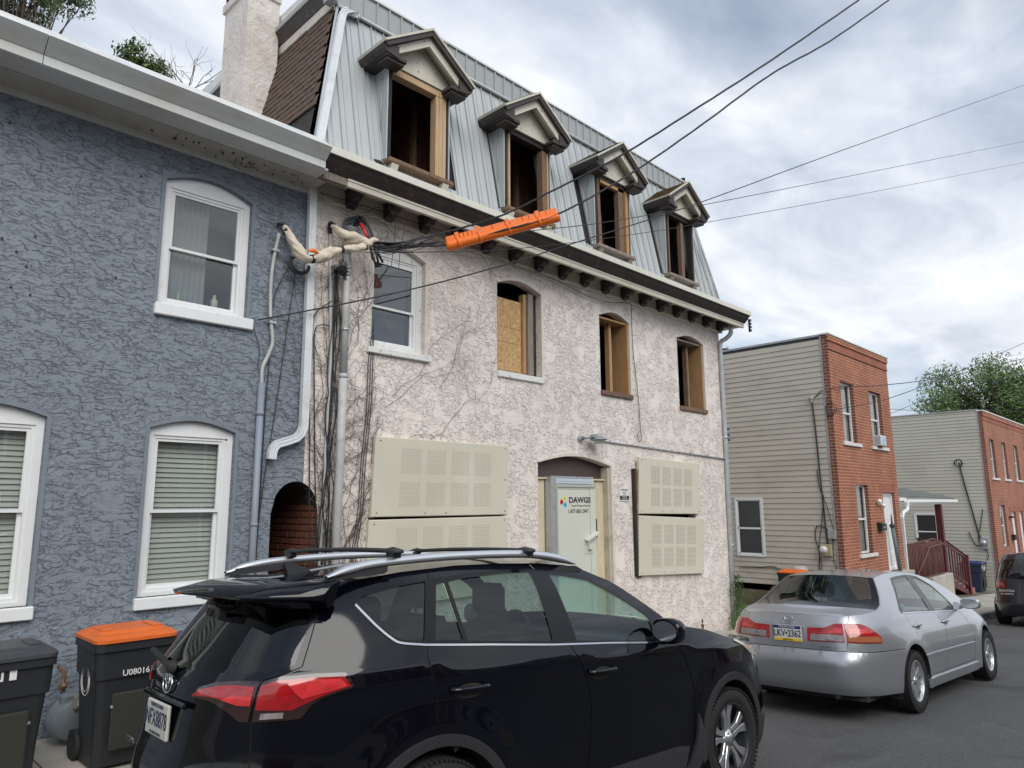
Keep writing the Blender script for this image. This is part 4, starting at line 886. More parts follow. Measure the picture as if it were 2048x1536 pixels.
crumple([(3.494, 6.93, 4.706), (3.522, 6.85, 4.575), (3.564, 6.78, 4.443), (3.63, 6.74, 4.352), (3.722, 6.72, 4.339), (3.818, 6.71, 4.387), (3.935, 6.70, 4.464), (4.071, 6.70, 4.531), (4.226, 6.69, 4.587), (4.344, 6.68, 4.629), (4.42, 6.68, 4.66)], [0.028, 0.046, 0.060, 0.058, 0.040, 0.064, 0.062, 0.028, 0.044, 0.040, 0.020], 3).build('canvas', M['cloth'], tw, fix=False)
for (p, d, r) in (((3.505, 6.90, 4.64), (0.35, -0.7, -1.0), 0.044), ((3.722, 6.72, 4.339), (1, 0, 0.25), 0.048), ((4.071, 6.70, 4.531), (1, 0, 0.4), 0.036), ((4.36, 6.68, 4.632), (1, 0, 0.4), 0.036)):
    b = MB(); b.cyl(p, d, r, 0.035, 14); b.build('strap', M['rubber'], tw)
b = MB(); b.tube([(3.42, 6.97, 4.72), (3.47, 6.94, 4.735), (3.50, 6.92, 4.71)], 0.022, 8); b.build('clamp', M['black'], tw)
tw2 = thing('canvas_wrap', 'short bunched canvas cable wrap beside the weatherhead', 'cable wrap', (4.2, 6.8, 4.75))
crumple([(4.059, 6.90, 4.870), (4.085, 6.82, 4.795), (4.142, 6.76, 4.730), (4.241, 6.72, 4.705), (4.333, 6.70, 4.700), (4.40, 6.68, 4.69), (4.455, 6.68, 4.71)], [0.022, 0.042, 0.064, 0.070, 0.060, 0.050, 0.030], 11).build('canvas', M['cloth'], tw2, fix=False)
crumple([(4.40, 6.66, 4.69), (4.45, 6.64, 4.73), (4.50, 6.62, 4.735)], [0.03, 0.035, 0.01], 17, 12).build('canvas_end', M['cloth'], tw2, fix=False)
b = MB(); b.cyl((4.16, 6.75, 4.725), (1, -0.4, -0.4), 0.062, 0.012, 14); b.build('strap', M['rubber'], tw2)
tr = thing('orange_rag', 'scrap of orange tape knotted on the canvas wrap', 'tape', (3.69, 6.68, 4.41)); crumple([(3.64, 6.67, 4.40), (3.70, 6.66, 4.415), (3.76, 6.66, 4.40)], [0.010, 0.026, 0.008], 5, 8).build('tape', M['orange'], tr, fix=False)
tl = thing('cable_coil', 'loop of thick black cable hanging under the canvas wrap', 'cable', (3.64, 6.85, 4.28))
b = MB(); b.tube([(3.645 + 0.12 * math.cos(a), 6.86, 4.29 + 0.10 * math.sin(a)) for a in np.linspace(2.4, 2 * math.pi + 0.2, 26)], 0.015, 8); b.tube([(3.65 + 0.10 * math.cos(a), 6.84, 4.295 + 0.088 * math.sin(a)) for a in np.linspace(2.2, 2 * math.pi, 22)], 0.012, 8); b.build('loop', M['cable'], tl)

def pix(px, py, y):
    """a point of the air space above the street, from the survey of the wires at depth y"""
    d = right * ((px - 1024) / F_PX) + down * ((py - 768) / F_PX) + fwd; return Vector((0, 0, EYE)) + d * (y / d.y)
def wire(label, pts, r, n=8, twist=False, name='overhead_cable', m='cable'):
    P = smooth_path([pix(*p) for p in pts], n); b = MB()
    if not twist: b.tube(P, r, 6, True)
    else:
        for s in (0, 1, 2):
            Q = []
            for i, p in enumerate(P):
                a = i * 0.42 + s * 2.094; Q.append(p + Vector((0, 0.8, 0.6)).normalized() * math.cos(a) * r * 1.1 + Vector((0.3, -0.5, 0.8)).normalized() * math.sin(a) * r * 1.1)
            b.tube(Q, r, 6, True)
    o = b.build(name, M[m], None, fix=False); return tag(o, label, 'cable', 'overhead cables')
wire('upper of the two thick twisted cables crossing the top of the sky', [(1718, 0, 2.6), (1540, 122, 3.2), (1380, 225, 3.9), (1240, 312, 4.6), (1100, 384, 5.3), (1000, 432, 5.8), (870, 470, 6.4), (770, 492, 6.68), (748, 493, 6.68)], 0.0075, 14, True)
wire('lower of the two thick twisted cables, running through the orange guard', [(1778, 0, 2.6), (1660, 82, 3.0), (1540, 150, 3.4), (1400, 252, 4.0), (1260, 348, 4.6), (1120, 426, 5.2), (1000, 462, 5.7), (890, 490, 6.2), (790, 490, 6.62), (748, 495, 6.68)], 0.0075, 14, True)
wire('black cable from the right edge of the sky down to the blue house sill', [(2048, 170, 4.0), (1700, 295, 5.0), (1400, 405, 5.7), (1152, 485, 6.1), (1000, 532, 6.3), (850, 572, 6.5), (700, 605, 6.75), (515, 640, 6.96)], 0.0095, 8)
wire('middle thin cable crossing the fourth dormer', [(2048, 283, 4.0), (1700, 352, 4.9), (1410, 409, 5.6), (1207, 445, 6.0), (1058, 462, 6.25), (900, 482, 6.5), (748, 497, 6.68)], 0.006)
wire('lowest thin cable from the right edge of the sky across the cornice', [(2048, 325, 4.0), (1740, 385, 4.9), (1400, 447, 5.7), (1200, 478, 6.0), (1000, 500, 6.3), (860, 504, 6.5), (730, 505, 6.68)], 0.005)
wire('thin cable along the bottom of the cornice brackets', [(640, 385, 6.9), (770, 425, 6.92), (900, 470, 6.92), (1000, 520, 6.93), (1100, 555, 6.93), (1195, 600, 6.94), (1262, 606, 6.94)], 0.005, 6)
wire('thin cable hanging down the pink wall between two open windows', [(1262, 600, 6.96), (1266, 700, 6.97), (1276, 790, 6.97), (1281, 860, 6.96), (1283, 876, 6.95), (1278, 884, 6.95), (1275, 868, 6.95)], 0.0055, 6, name='hanging_cable')
# right side cables to the brick houses
wire('steep cable rising to the right from the brick facade', [(1655, 822, 6.9), (1780, 796, 6.5), (1920, 742, 6.0), (2048, 686, 5.6)], 0.011)
wire('sagging cable reaching the corner of the first brick house', [(1630, 795, 6.9), (1665, 775, 6.85), (1770, 770, 6.6), (1900, 752, 6.2), (2048, 717, 5.8)], 0.013)
wire('short cable rising from behind the brick house to the tree', [(1770, 832, 9.0), (1860, 796, 8.2), (1950, 768, 7.5), (2048, 722, 7.0)], 0.010)
wire('level cable running over the second siding wall', [(1778, 818, 9.0), (1850, 822, 8.5), (1930, 823, 8.0), (1990, 820, 7.6), (2048, 824, 7.2)], 0.010)

# orange line guard around the lower twisted cable
def line_guard():
    A = pix(893, 492, 6.19); B = pix(1118, 432, 5.24); ax = (B - A).normalized(); L_ = (B - A).length; upv = (Vector((0, 0, 1)) - ax * ax.z).normalized(); sd_ = ax.cross(upv)
    b = MB(); n = 60; rings = []; seg = 20
    P = []; R = []
    for i in range(n + 1):
        u = i / n * L_; P.append(A + ax * u - upv * 0.008); R.append(0.060 if 0.015 < u < L_ - 0.02 else 0.054)
    b.tube(P, 0.05, seg, True, R); g_ = thing('line_guard', 'orange plastic guard clipped over the twisted cable in front of the dormers', 'cable guard', tuple(A)); b.build('tube', M['orange'], g_)
    k = 0; u = 0.012
    pat = [0.10, 0.05, 0.045, 0.045, 0.045, 0.045, 0.05, 0.13, 0.14, 0.05, 0.07, 0.07, 0.07, 0.07, 0.05, 0.07, 0.12]; tot = sum(pat); sc_ = (L_ - 0.02) / tot
    for w_ in pat:
        w2 = w_ * sc_; tall = 0.125 if abs(w_ - 0.05) < 1e-6 else 0.102
        b = MB(); b.obox(A + ax * (u + w2 / 2) + upv * (tall / 2 + 0.004), ax, upv, sd_, w2 / 2 - 0.004, tall / 2, 0.024 if tall > 0.11 else 0.017)
        if tall > 0.11: b.tube([A + ax * (u + w2 / 2 - 0.018) - upv * 0.008, A + ax * (u + w2 / 2 + 0.018) - upv * 0.008], 0.066, seg)
        b.build('fin', M['orange'], g_); u += w2
line_guard()

# black cables running down beside the mast
rnd = random.Random(4)
def hang(label, pts, r=0.006, m='cable', name='wall_cable', n=6, group='black cables hanging beside the service mast'):
    b = MB(); b.tube(smooth_path(pts, n), r, 6); o = b.build(name, M[m], None, fix=False); tag(o, label, 'cable', group); return o
hang('black cable dropping diagonally from the cable loop down the blue wall', [(3.66, 6.95, 4.28), (3.60, 6.97, 3.6), (3.50, 6.97, 2.6), (3.42, 6.97, 1.9), (3.36, 6.965, 1.0), (3.37, 6.97, 0.2)], 0.0055)
hang('black cable curving from the loop to the blue conduit', [(3.56, 6.93, 4.26), (3.46, 6.97, 4.0), (3.42, 6.97, 3.75), (3.415, 6.97, 3.2), (3.40, 6.97, 2.7), (3.385, 6.965, 1.5), (3.375, 6.97, 0.3)], 0.006)
hang('thin black cable from the sill corner of the blue house to the conduit', [(3.215, 6.97, 3.64), (3.22, 6.97, 3.55), (3.26, 6.97, 3.44), (3.30, 6.97, 3.3), (3.29, 6.965, 3.1)], 0.0045)
LB = ['outer black cable loop to the left of the mast', 'inner black cable loop to the left of the mast']
hang(LB[0], [(4.12, 6.95, 4.0), (3.95, 6.96, 3.85), (3.88, 6.97, 3.66), (3.885, 6.97, 3.2), (3.93, 6.97, 2.2), (3.98, 6.97, 1.2), (4.05, 6.96, 0.3)], 0.0065)
hang(LB[1], [(4.10, 6.95, 3.70), (4.0, 6.96, 3.70), (3.93, 6.97, 3.6), (3.945, 6.97, 3.1), (4.0, 6.97, 2.1), (4.06, 6.96, 1.2), (4.10, 6.96, 0.3)], 0.0065)
for k in range(9):
    x0 = 4.14 + k * 0.012; pts = [(4.14 + rnd.uniform(-0.03, 0.05), 6.93 + rnd.uniform(-0.02, 0.03), 4.36)]
    for z_ in (3.7, 3.2, 2.7, 2.2, 1.75, 1.3, 0.9, 0.3): pts.append((x0 + rnd.uniform(-0.045, 0.05) - (4.1 - z_) * 0.018, 6.95 + rnd.uniform(-0.03, 0.02), z_))
    hang(['leftmost', 'second', 'third', 'fourth', 'fifth', 'sixth', 'seventh', 'eighth', 'rightmost'][k] + ' of the tangled black cables tied along the left of the mast', pts, rnd.choice((0.005, 0.006, 0.008)))
for k in range(3):
    x0 = 4.62 + k * 0.03; hang(['left', 'middle', 'right'][k] + ' one of the three black cables between the mast and the steel panels', [(4.70, 6.96, 3.9 - k * 0.1), (x0 + 0.03, 6.975, 3.4), (x0 + 0.02, 6.975, 2.8), (x0 - 0.03, 6.975, 2.2), (x0 - 0.06, 6.975, 1.6), (x0 - 0.13, 6.97, 1.1), (x0 - 0.16, 6.97, 0.4)], 0.0055, group='black cables beside the steel panels')
# spray of spliced ends in front of window A
tb = thing('cable_splice', 'messy bundle of spliced cable ends in front of the vinyl window', 'cable bundle', (4.6, 6.7, 4.4))
b = MB()
for k in range(16):
    a = Vector((4.44 + rnd.uniform(-0.04, 0.05), 6.69, 4.68 + rnd.uniform(-0.05, 0.05))); c_ = pix(840 + rnd.uniform(-30, 40), 483 + rnd.uniform(-12, 8), 6.50)
    m_ = (a + c_) / 2 + Vector((0, 0, rnd.uniform(-0.11, 0.0))); b.tube(smooth_path([a, m_, c_], 6), rnd.choice((0.005, 0.007, 0.009)), 6)
b.build('strands', M['cable'], tb, fix=False)
for (p, q_) in (((4.48, 6.68, 4.68), (4.60, 6.66, 4.50)), ((4.44, 6.69, 4.66), (4.47, 6.68, 4.51)), ((4.50, 6.68, 4.66), (4.54, 6.66, 4.46)), ((4.45, 6.68, 4.6), (4.52, 6.68, 4.44))):
    b = MB(); b.tube([p, q_], 0.014, 8); b.build('splice_cap', M['black'], tb)
b = MB(); b.tube(smooth_path([(4.60, 6.60, 5.22), (4.72, 6.6, 5.0), (4.70, 6.6, 4.7), (4.67, 6.6, 4.42)]), 0.004, 5); b.tube(smooth_path([(4.70, 6.60, 5.25), (4.84, 6.6, 5.0), (4.80, 6.6, 4.7), (4.78, 6.6, 4.43)]), 0.004, 5); b.build('loose_end', M['cable'], tb, fix=False)
tk = thing('wire_clump', 'clump of twisted black wire on the mast below the canvas wrap', 'wire clump', (4.2, 6.9, 4.4)); b = MB()
for k in range(26):
    c0 = Vector((4.17, 6.87, 4.36)); pts = [c0 + Vector([rnd.gauss(0, 0.045) for _ in range(3)]) for _ in range(4)]; b.tube(smooth_path(pts, 4), 0.004, 4)
b.build('wire', M['cable'], tk, fix=False)

# ================================================================== DEAD VINES
def vines():
    b = MB(); r2 = random.Random(21)
    def grow(p, ang, L_, r, depth, x0, x1, z1):
        pts = [Vector(p)]; a = ang
        for i in range(int(L_ / 0.05)):
            a += r2.uniform(-0.38, 0.38); a += (ang - a) * 0.12
            q = pts[-1] + Vector((math.sin(a) * 0.05, 0, math.cos(a) * 0.05)); q.y = 6.985 - r2.random() * 0.015
            if q.x < x0 or q.x > x1 or q.z > z1: break
            pts.append(q)
            if depth and r2.random() < 0.16: grow(q, a + r2.choice((-1, 1)) * r2.uniform(0.4, 1.1), L_ * r2.uniform(0.25, 0.6), r * 0.65, depth - 1, x0, x1, z1)
        if len(pts) > 2: b.tube(pts, r, 4, False, [r * (1 - 0.6 * i / len(pts)) for i in range(len(pts))])
    for k in range(13): grow((r2.uniform(4.0, 4.75), 6.985, r2.uniform(0.2, 2.6)), r2.uniform(-0.3, 0.35), r2.uniform(1.6, 3.8), r2.choice((0.0028, 0.0038, 0.0055)), 2, 3.9, 4.9, 5.3)
    for k in range(8): grow((r2.uniform(3.92, 4.6), 6.985, r2.uniform(2.8, 4.2)), r2.uniform(-0.9, 0.9), r2.uniform(0.8, 1.6), 0.0036, 2, 3.7, 6.0, 5.14)
    for k in range(6): grow((3.75, 6.985, r2.uniform(2.2, 4.6)), r2.uniform(-0.75, -0.15), r2.uniform(0.9, 2.0), 0.0032, 1, 3.3, 3.9, 5.2)
    for (p, a, L_) in (((4.9, 6.985, 2.85), 0.9, 2.8), ((5.2, 6.985, 2.45), 0.85, 2.4), ((5.75, 6.985, 3.2), 0.55, 2.3), ((5.0, 6.985, 3.0), 1.15, 2.0)): grow(p, a, L_, 0.0030, 1, 4.8, 6.9, 5.2)
    for k in range(14):      # on the cornice soffit and over the blue frieze
        x = r2.uniform(2.9, 6.4); pts = [Vector((x, 6.93, 5.15))]; a = r2.uniform(0, 6.28)
        for i in range(14): a += r2.uniform(-0.5, 0.5); pts.append(pts[-1] + Vector((0.05 * math.cos(a), -0.02 * r2.random(), 0.03 * math.sin(a))))
        b.tube(pts, 0.003, 4, False)
    o = b.build('dead_vines', M['vine'], None, fix=False); tag(o, 'leafless brown vines clinging to the walls around the service mast and cornice', 'vines', None, 'stuff')
    b = MB()
    for k in range(70):
        x = r2.uniform(2.0, 3.7) if k < 46 else r2.uniform(6.6, 7.6); t_ = r2.random(); p = Vector((x, 6.70 + 0.2 * t_ if k < 46 else 6.9, 5.235 - 0.02 * r2.random() if k < 46 else 5.25 + 0.08 * r2.random())); s_ = r2.uniform(0.006, 0.016)
        b.face([p + Vector((-s_, 0, 0)), p + Vector((0, -0.01, -s_ * 1.8)), p + Vector((s_, 0, 0)), p + Vector((0, 0, s_))])
    b.build('vine_suckers', M['vine'], None, fix=False); tag(COL.objects['vine_suckers'], 'tiny dried suckers left by vines under the eave', 'vine remains', None, 'stuff')
vines()

# ================================================================== SIGN, WALL LAMP
s = thing('warning_sign', 'small white WARNING sign with a black block, right of the door', 'sign', (9.67, 6.99, 1.85))
b = MB(); b.box(9.54, 9.805, 6.985, 6.996, 1.747, 1.95); b.build('plate', mat('sign_white', (0.72, 0.72, 0.72), 0.4), s)
b = MB(); b.box(9.548, 9.797, 6.9835, 6.9848, 1.765, 1.832); b.build('black_block', INK, s)
text_mesh('WARNING', 'lettering', 0.040, INK, s, (9.672, 6.984, 1.925), X3, Z3, 0.0005, bold=0.0006, sx=1.05)
text_mesh('THIS PROPERTY IS', 'lettering', 0.017, INK, s, (9.672, 6.984, 1.89), X3, Z3, 0.0004)
text_mesh('MONITORED', 'lettering', 0.017, INK, s, (9.672, 6.984, 1.868), X3, Z3, 0.0004)
text_mesh('SECURITY', 'lettering', 0.015, INK, s, (9.672, 6.984, 1.848), X3, Z3, 0.0004)
text_mesh('24 HOUR', 'lettering', 0.03, M['white'], s, (9.672, 6.9825, 1.812), X3, Z3, 0.0004, bold=0.0004)
text_mesh('SURVEILLANCE', 'lettering', 0.02, M['white'], s, (9.672, 6.9825, 1.782), X3, Z3, 0.0004)
s = thing('wall_lamp', 'grey dusk-to-dawn wall lamp above the door', 'lamp', (8.6, 6.95, 2.72)); gm = mat('grey_lamp_metal', (0.33, 0.36, 0.37), 0.45, metal=0.4, var=0.1)
b = MB(); b.lathe((8.555, 6.995, 2.70), (0, -1, 0), [(0, 0.05), (0.03, 0.05), (0.04, 0.035), (0.07, 0.03)], 16); b.build('mount', gm, s)
b = MB(); b.tube([(8.56, 6.95, 2.705), (8.62, 6.90, 2.72), (8.70, 6.86, 2.73)], 0.025, 10); b.build('arm', gm, s)
b = MB(); b.lathe((8.82, 6.83, 2.675), (0, 0, 1), [(0, 0.10), (0.012, 0.145), (0.03, 0.13), (0.05, 0.085), (0.075, 0.06), (0.10, 0.055), (0.105, 0.0)], 24); b.box(8.66, 8.86, 6.80, 6.86, 2.715, 2.76); b.build('hood', gm, s)
b = MB(); b.lathe((8.82, 6.83, 2.625), (0, 0, 1), [(0, 0.0), (0.0, 0.05), (0.02, 0.075), (0.05, 0.085)], 20); b.build('lens', mat('lamp_lens', (0.55, 0.56, 0.52), 0.25), s)
cd = thing('lamp_conduit', 'thin pale conduit running right from the wall lamp to the house corner', 'conduit', (11, 6.98, 2.62))
b = MB(); b.tube([(8.95, 6.975, 2.70), (9.05, 6.978, 2.698), (10.5, 6.978, 2.655), (13.10, 6.978, 2.57)], 0.014, 8); b.build('pipe', M['galv'], cd)
for k in range(7): x = 9.3 + k * 0.62; b = MB(); b.box(x, x + 0.025, 6.96, 6.998, 2.68 - (x - 9.3) * 0.029, 2.715 - (x - 9.3) * 0.029); b.build('clip', M['galv'], cd)
s = thing('vent_pipe', 'short rusty standpipe at the foot of the pink wall', 'pipe', (11.75, 6.88, -0.55))
b = MB(); b.tube([(11.75, 6.88, -0.62), (11.75, 6.88, -0.42)], 0.02, 8); b.cyl((11.75, 6.88, -0.44), (0, 0, 1), 0.032, 0.03, 8); b.cyl((11.75, 6.88, -0.37), (0, 0, 1), 0.014, 0.07, 8); b.cyl((11.76, 6.86, -0.56), (0, -1, 0), 0.025, 0.06, 8); b.build('pipe', M['rust'], s)

# ================================================================== BRICK / SIDING HOUSES
def brick_mat(name, c1, c2, mort, bw, bh, mw=0.011, face='xz', soldier=False, off=(0, 0, 0)):
    m = bpy.data.materials.new(name); m.use_nodes = True; t = m.node_tree; L = t.links.new; p = t.nodes['Principled BSDF']; p.inputs['Roughness'].default_value = 0.85
    tc = _n(t, 'ShaderNodeTexCoord'); sp = _n(t, 'ShaderNodeSeparateXYZ'); L(tc.outputs['Object'], sp.inputs[0]); cb = _n(t, 'ShaderNodeCombineXYZ')
    a, c = {'xz': ('X', 'Z'), 'yz': ('Y', 'Z')}[face]
    if soldier: a, c = c, a
    L(sp.outputs[a], cb.inputs[0]); L(sp.outputs[c], cb.inputs[1]); bt = _n(t, 'ShaderNodeTexBrick'); L(cb.outputs[0], bt.inputs[0])
    bt.inputs['Color1'].default_value = (*c1, 1); bt.inputs['Color2'].default_value = (*c2, 1); bt.inputs['Mortar'].default_value = (*mort, 1)
    bt.inputs['Scale'].default_value = 1.0; bt.inputs['Mortar Size'].default_value = mw; bt.inputs['Mortar Smooth'].default_value = 0.1; bt.inputs['Bias'].default_value = 0
    bt.inputs['Brick Width'].default_value = bw; bt.inputs['Row Height'].default_value = bh
    n = _n(t, 'ShaderNodeTexNoise'); n.inputs['Scale'].default_value = 0.9; n.inputs['Detail'].default_value = 8; n.inputs['Roughness'].default_value = 0.65; L(tc.outputs['Object'], n.inputs[0])
    r = _n(t, 'ShaderNodeMapRange'); L(n.outputs[0], r.inputs[0]); r.inputs[1].default_value = 0.3; r.inputs[2].default_value = 0.7; r.inputs[3].default_value = 0.70; r.inputs[4].default_value = 1.2
    mm = _n(t, 'ShaderNodeVectorMath', operation='SCALE'); L(bt.outputs[0], mm.inputs[0]); L(r.outputs[0], mm.inputs['Scale']); L(mm.outputs[0], p.inputs['Base Color'])
    bp = _n(t, 'ShaderNodeBump'); bp.inputs['Distance'].default_value = 0.006; bp.invert = True; L(bt.outputs['Fac'], bp.inputs['Height']); L(bp.outputs[0], p.inputs['Normal'])
    MATS[name] = m; return m
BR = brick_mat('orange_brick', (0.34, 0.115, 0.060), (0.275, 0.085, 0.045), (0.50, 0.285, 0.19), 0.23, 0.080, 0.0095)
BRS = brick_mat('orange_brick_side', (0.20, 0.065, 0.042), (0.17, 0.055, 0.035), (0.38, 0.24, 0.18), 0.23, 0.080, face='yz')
BSO = brick_mat('soldier_brick', (0.30, 0.088, 0.050), (0.27, 0.076, 0.044), (0.40, 0.19, 0.13), 0.23, 0.08, soldier=True)
BR2 = brick_mat('orange_brick_far', (0.33, 0.115, 0.065), (0.27, 0.088, 0.05), (0.48, 0.28, 0.20), 0.23, 0.080, 0.0095)
SID = mat('cream_siding', (0.50, 0.462, 0.395), 0.5, var=0.04, vscale=0.8, stain=((0.40, 0.365, 0.305), 0.7, 0.45, 0.5), stretch=(1, 1, 2.5))
SID2 = mat('green_cream_siding', (0.49, 0.475, 0.40), 0.5, var=0.04, vscale=0.8, stain=((0.40, 0.385, 0.32), 0.6, 0.4))
FND = mat('foundation', (0.155, 0.135, 0.085), 0.9, var=0.3, vscale=3, stain=((0.06, 0.07, 0.03), 2, 0.7))
STONE = mat('white_stone_sill', (0.66, 0.65, 0.62), 0.7, var=0.08, vscale=6, stain=((0.4, 0.37, 0.32), 7, 0.5, 0.57))
def siding_wall(parent, x, y0, y1, z0, z1, pitch, m, joined=False, holes=()):
    """lapped boards on a wall in the plane x"""
    nb = int(round((z1 - z0) / pitch)); q = MB()
    for k in range(nb):
        za = z0 + k * pitch; zb = za + pitch; spans = [(y0, y1)]
        for (hy0, hy1, hz0, hz1) in holes:
            if za < hz1 - 0.001 and zb > hz0 + 0.001:
                ns = []
                for a, c in spans:
                    if hy0 > a and hy1 < c: ns += [(a, hy0), (hy1, c)]
                    elif hy0 <= a and hy1 < c and hy1 > a: ns.append((hy1, c))
                    else: ns.append((a, c))
                spans = ns
        if not joined: q = MB()
        for a, c in spans:
            q.face([(x - 0.018, a, za), (x - 0.018, c, za), (x - 0.002, c, zb), (x - 0.002, a, zb)]); q.face([(x - 0.018, a, za), (x - 0.018, c, za), (x, c, za), (x, a, za)])
            q.face([(x - 0.018, a, za), (x - 0.002, a, zb), (x, a, zb), (x, a, za)]); q.face([(x - 0.018, c, za), (x - 0.002, c, zb), (x, c, zb), (x, c, za)])
        if not joined: q.build('siding_board', m, parent, fix=False)
    if joined: q.build('siding', m, parent, kind='stuff', fix=False)
def side_window(parent, x, y0, y1, z0, z1, rail, curt):
    q = MB(); w_ = 0.055
    for (a, c, e, f) in ((y0, y0 + w_, z0, z1), (y1 - w_, y1, z0, z1), (y0 + w_, y1 - w_, z1 - w_, z1), (y0 + w_, y1 - w_, z0, z0 + w_)): q.box(x - 0.035, x + 0.03, a, c, e, f)
    win = q.build('window', M['vinyl'], parent)
    q = MB(); 
    for (a, c, e, f) in ((y0 + w_, y0 + w_ + 0.035, z0 + w_, z1 - w_), (y1 - w_ - 0.035, y1 - w_, z0 + w_, z1 - w_), (y0 + w_, y1 - w_, rail - 0.025, rail + 0.025), (y0 + w_, y1 - w_, z1 - w_ - 0.03, z1 - w_), (y0 + w_, y1 - w_, z0 + w_, z0 + w_ + 0.035)): q.box(x - 0.02, x + 0.01, a, c, e, f)
    q.build('sash', M['vinyl'], win)
    q = MB(); q.face([(x - 0.006, y0, z0), (x - 0.006, y1, z0), (x - 0.006, y1, rail), (x - 0.006, y0, rail)]); q.build('pane', M['glass'], win, fix=False)
    q = MB(); q.face([(x - 0.008, y0, rail), (x - 0.008, y1, rail), (x - 0.008, y1, z1), (x - 0.008, y0, z1)]); q.build('pane', M['glass'], win, fix=False)
    q = MB(); n = 22
    for i in range(n):
        ya, yb = lerp(y0 + 0.05, y1 - 0.05, i / n), lerp(y0 + 0.05, y1 - 0.05, (i + 1) / n); q.face([(x + 0.06 + 0.015 * math.sin(i * 2.3), ya, curt), (x + 0.06 + 0.015 * math.sin((i + 1) * 2.3), yb, curt), (x + 0.06 + 0.015 * math.sin((i + 1) * 2.3), yb, z1), (x + 0.06 + 0.015 * math.sin(i * 2.3), ya, z1)])
    q.build('curtain', M['curtain'], win, fix=False)
    q = MB(); q.box(x + 0.1, x + 0.5, y0, y1, z0, z1); q.v = q.v; q.build('room', M['room'], win)
    return win
def front_window(parent, x0, x1, z0, z1, yf, rec=0.10, sill=True, m='vinyl', curt=True):
    q = MB(); y = yf + rec; frame_ring(q, x0 + 0.002, x1 - 0.002, z0 + 0.002, z1 - 0.002, 0.055, y, y + 0.05); q.box(x0 + 0.057, x1 - 0.057, y + 0.005, y + 0.04, (z0 + z1) / 2 - 0.03, (z0 + z1) / 2 + 0.02)
    win = q.build('window', M[m], parent)
    for (a, c, dy) in ((z0, (z0 + z1) / 2, 0.03), ((z0 + z1) / 2, z1, 0.015)):
        q = MB(); panes(q, x0 + 0.04, x1 - 0.04, y + dy, a + 0.03, c); q.build('pane', M['glass'], win, fix=False)
    if curt: q = MB(); n = 16; X_ = [lerp(x0 + 0.05, x1 - 0.05, i / n) for i in range(n + 1)]; [q.face([(X_[i], y + 0.1 + 0.015 * math.sin(i * 2.2), z0), (X_[i + 1], y + 0.1 + 0.015 * math.sin(i * 2.2 + 2.2), z0), (X_[i + 1], y + 0.1 + 0.015 * math.sin(i * 2.2 + 2.2), z1), (X_[i], y + 0.1 + 0.015 * math.sin(i * 2.2), z1)]) for i in range(n) if i not in (5, 6, 11)]; q.build('curtain', M['curtain'], win, fix=False)
    if sill: q = MB(); q.bbox(x0 - 0.16, x1 + 0.2, yf - 0.06, yf + rec, z0 - 0.09, z0, 0.008); q.build('sill', STONE, win)
    return win

# ---- first brick house (x 18.73 .. 23.35)
BX0, BX1, YF = 18.73, 23.35, 6.9
H1 = thing('brick_row_house', 'narrow two-storey brick house with cream siding, an air conditioner in its upper right window', 'house', (21, 7, -1.1))
holes = [(19.41, 20.33, 3.27, 4.90), (21.556, 22.56, 3.27, 4.88), (19.91, 20.81, 0.36, 2.17), (21.95, 22.98, -0.22, 1.97)]
b = MB(); wall_xz(b, [(BX0, -2.0), (BX1, -2.0), (BX1, 6.05), (BX0, 6.05)], [[(a, e), (c, e), (c, f), (a, f)] for (a, c, e, f) in holes], YF, 0.15)
b.build('front_wall', BR, H1)
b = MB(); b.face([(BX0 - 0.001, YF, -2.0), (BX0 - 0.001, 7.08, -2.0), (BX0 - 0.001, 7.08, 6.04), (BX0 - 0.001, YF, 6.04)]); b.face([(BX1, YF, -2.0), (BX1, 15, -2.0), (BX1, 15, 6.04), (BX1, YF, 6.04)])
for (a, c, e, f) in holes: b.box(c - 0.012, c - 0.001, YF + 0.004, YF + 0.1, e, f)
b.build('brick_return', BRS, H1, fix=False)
b = MB(); b.box(BX0 - 0.002, BX1 + 0.002, YF - 0.015, YF + 0.001, 5.70, 5.895); b.build('soldier_course', BSO, H1)
b = MB(); b.box(BX0 - 0.03, BX1 + 0.02, YF - 0.045, YF + 0.001, 5.90, 6.06); b.build('parapet_course', BR, H1)
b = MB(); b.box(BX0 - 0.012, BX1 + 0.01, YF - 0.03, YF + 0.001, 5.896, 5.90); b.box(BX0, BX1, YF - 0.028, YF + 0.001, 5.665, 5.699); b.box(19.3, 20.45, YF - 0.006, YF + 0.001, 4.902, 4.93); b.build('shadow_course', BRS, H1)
b = MB(); b.box(21.75, 23.1, YF - 0.008, YF + 0.001, 1.98, 2.19); b.build('soldier_course', BSO, H1)
b = MB(); b.box(BX0 - 0.05, BX1 + 0.04, YF - 0.065, 7.1, 6.062, 6.10); b.build('coping', M['whiteold'], H1)
b = MB(); b.box(BX0 - 0.03, BX0 + 0.2, 7.08, 15, 6.035, 6.09); b.build('coping', M['galv'], H1)
b = MB(); b.box(BX0, BX1, 7.1, 15, 5.85, 5.9); b.box(BX0, BX1, 14.9, 15, -2, 5.9); b.build('roof', M['room'], H1)
b = MB(); b.lathe((19.5, 10.3, 5.9), (0, 0, 1), [(0, 0.12), (0.38, 0.12), (0.38, 0.2), (0.46, 0.2), (0.50, 0.1), (0.5, 0)], 18); b.build('roof_vent', M['galv'], H1)
P1 = 0.142; SZ0 = -0.435
side_window(H1, BX0, 8.945, 9.76, 0.270, 1.842, 1.02, 0.85)
b = MB(); b.box(BX0, BX0 + 0.05, 7.08, 15, -0.6, 6.03); b.build('side_wall', M['room'], H1)
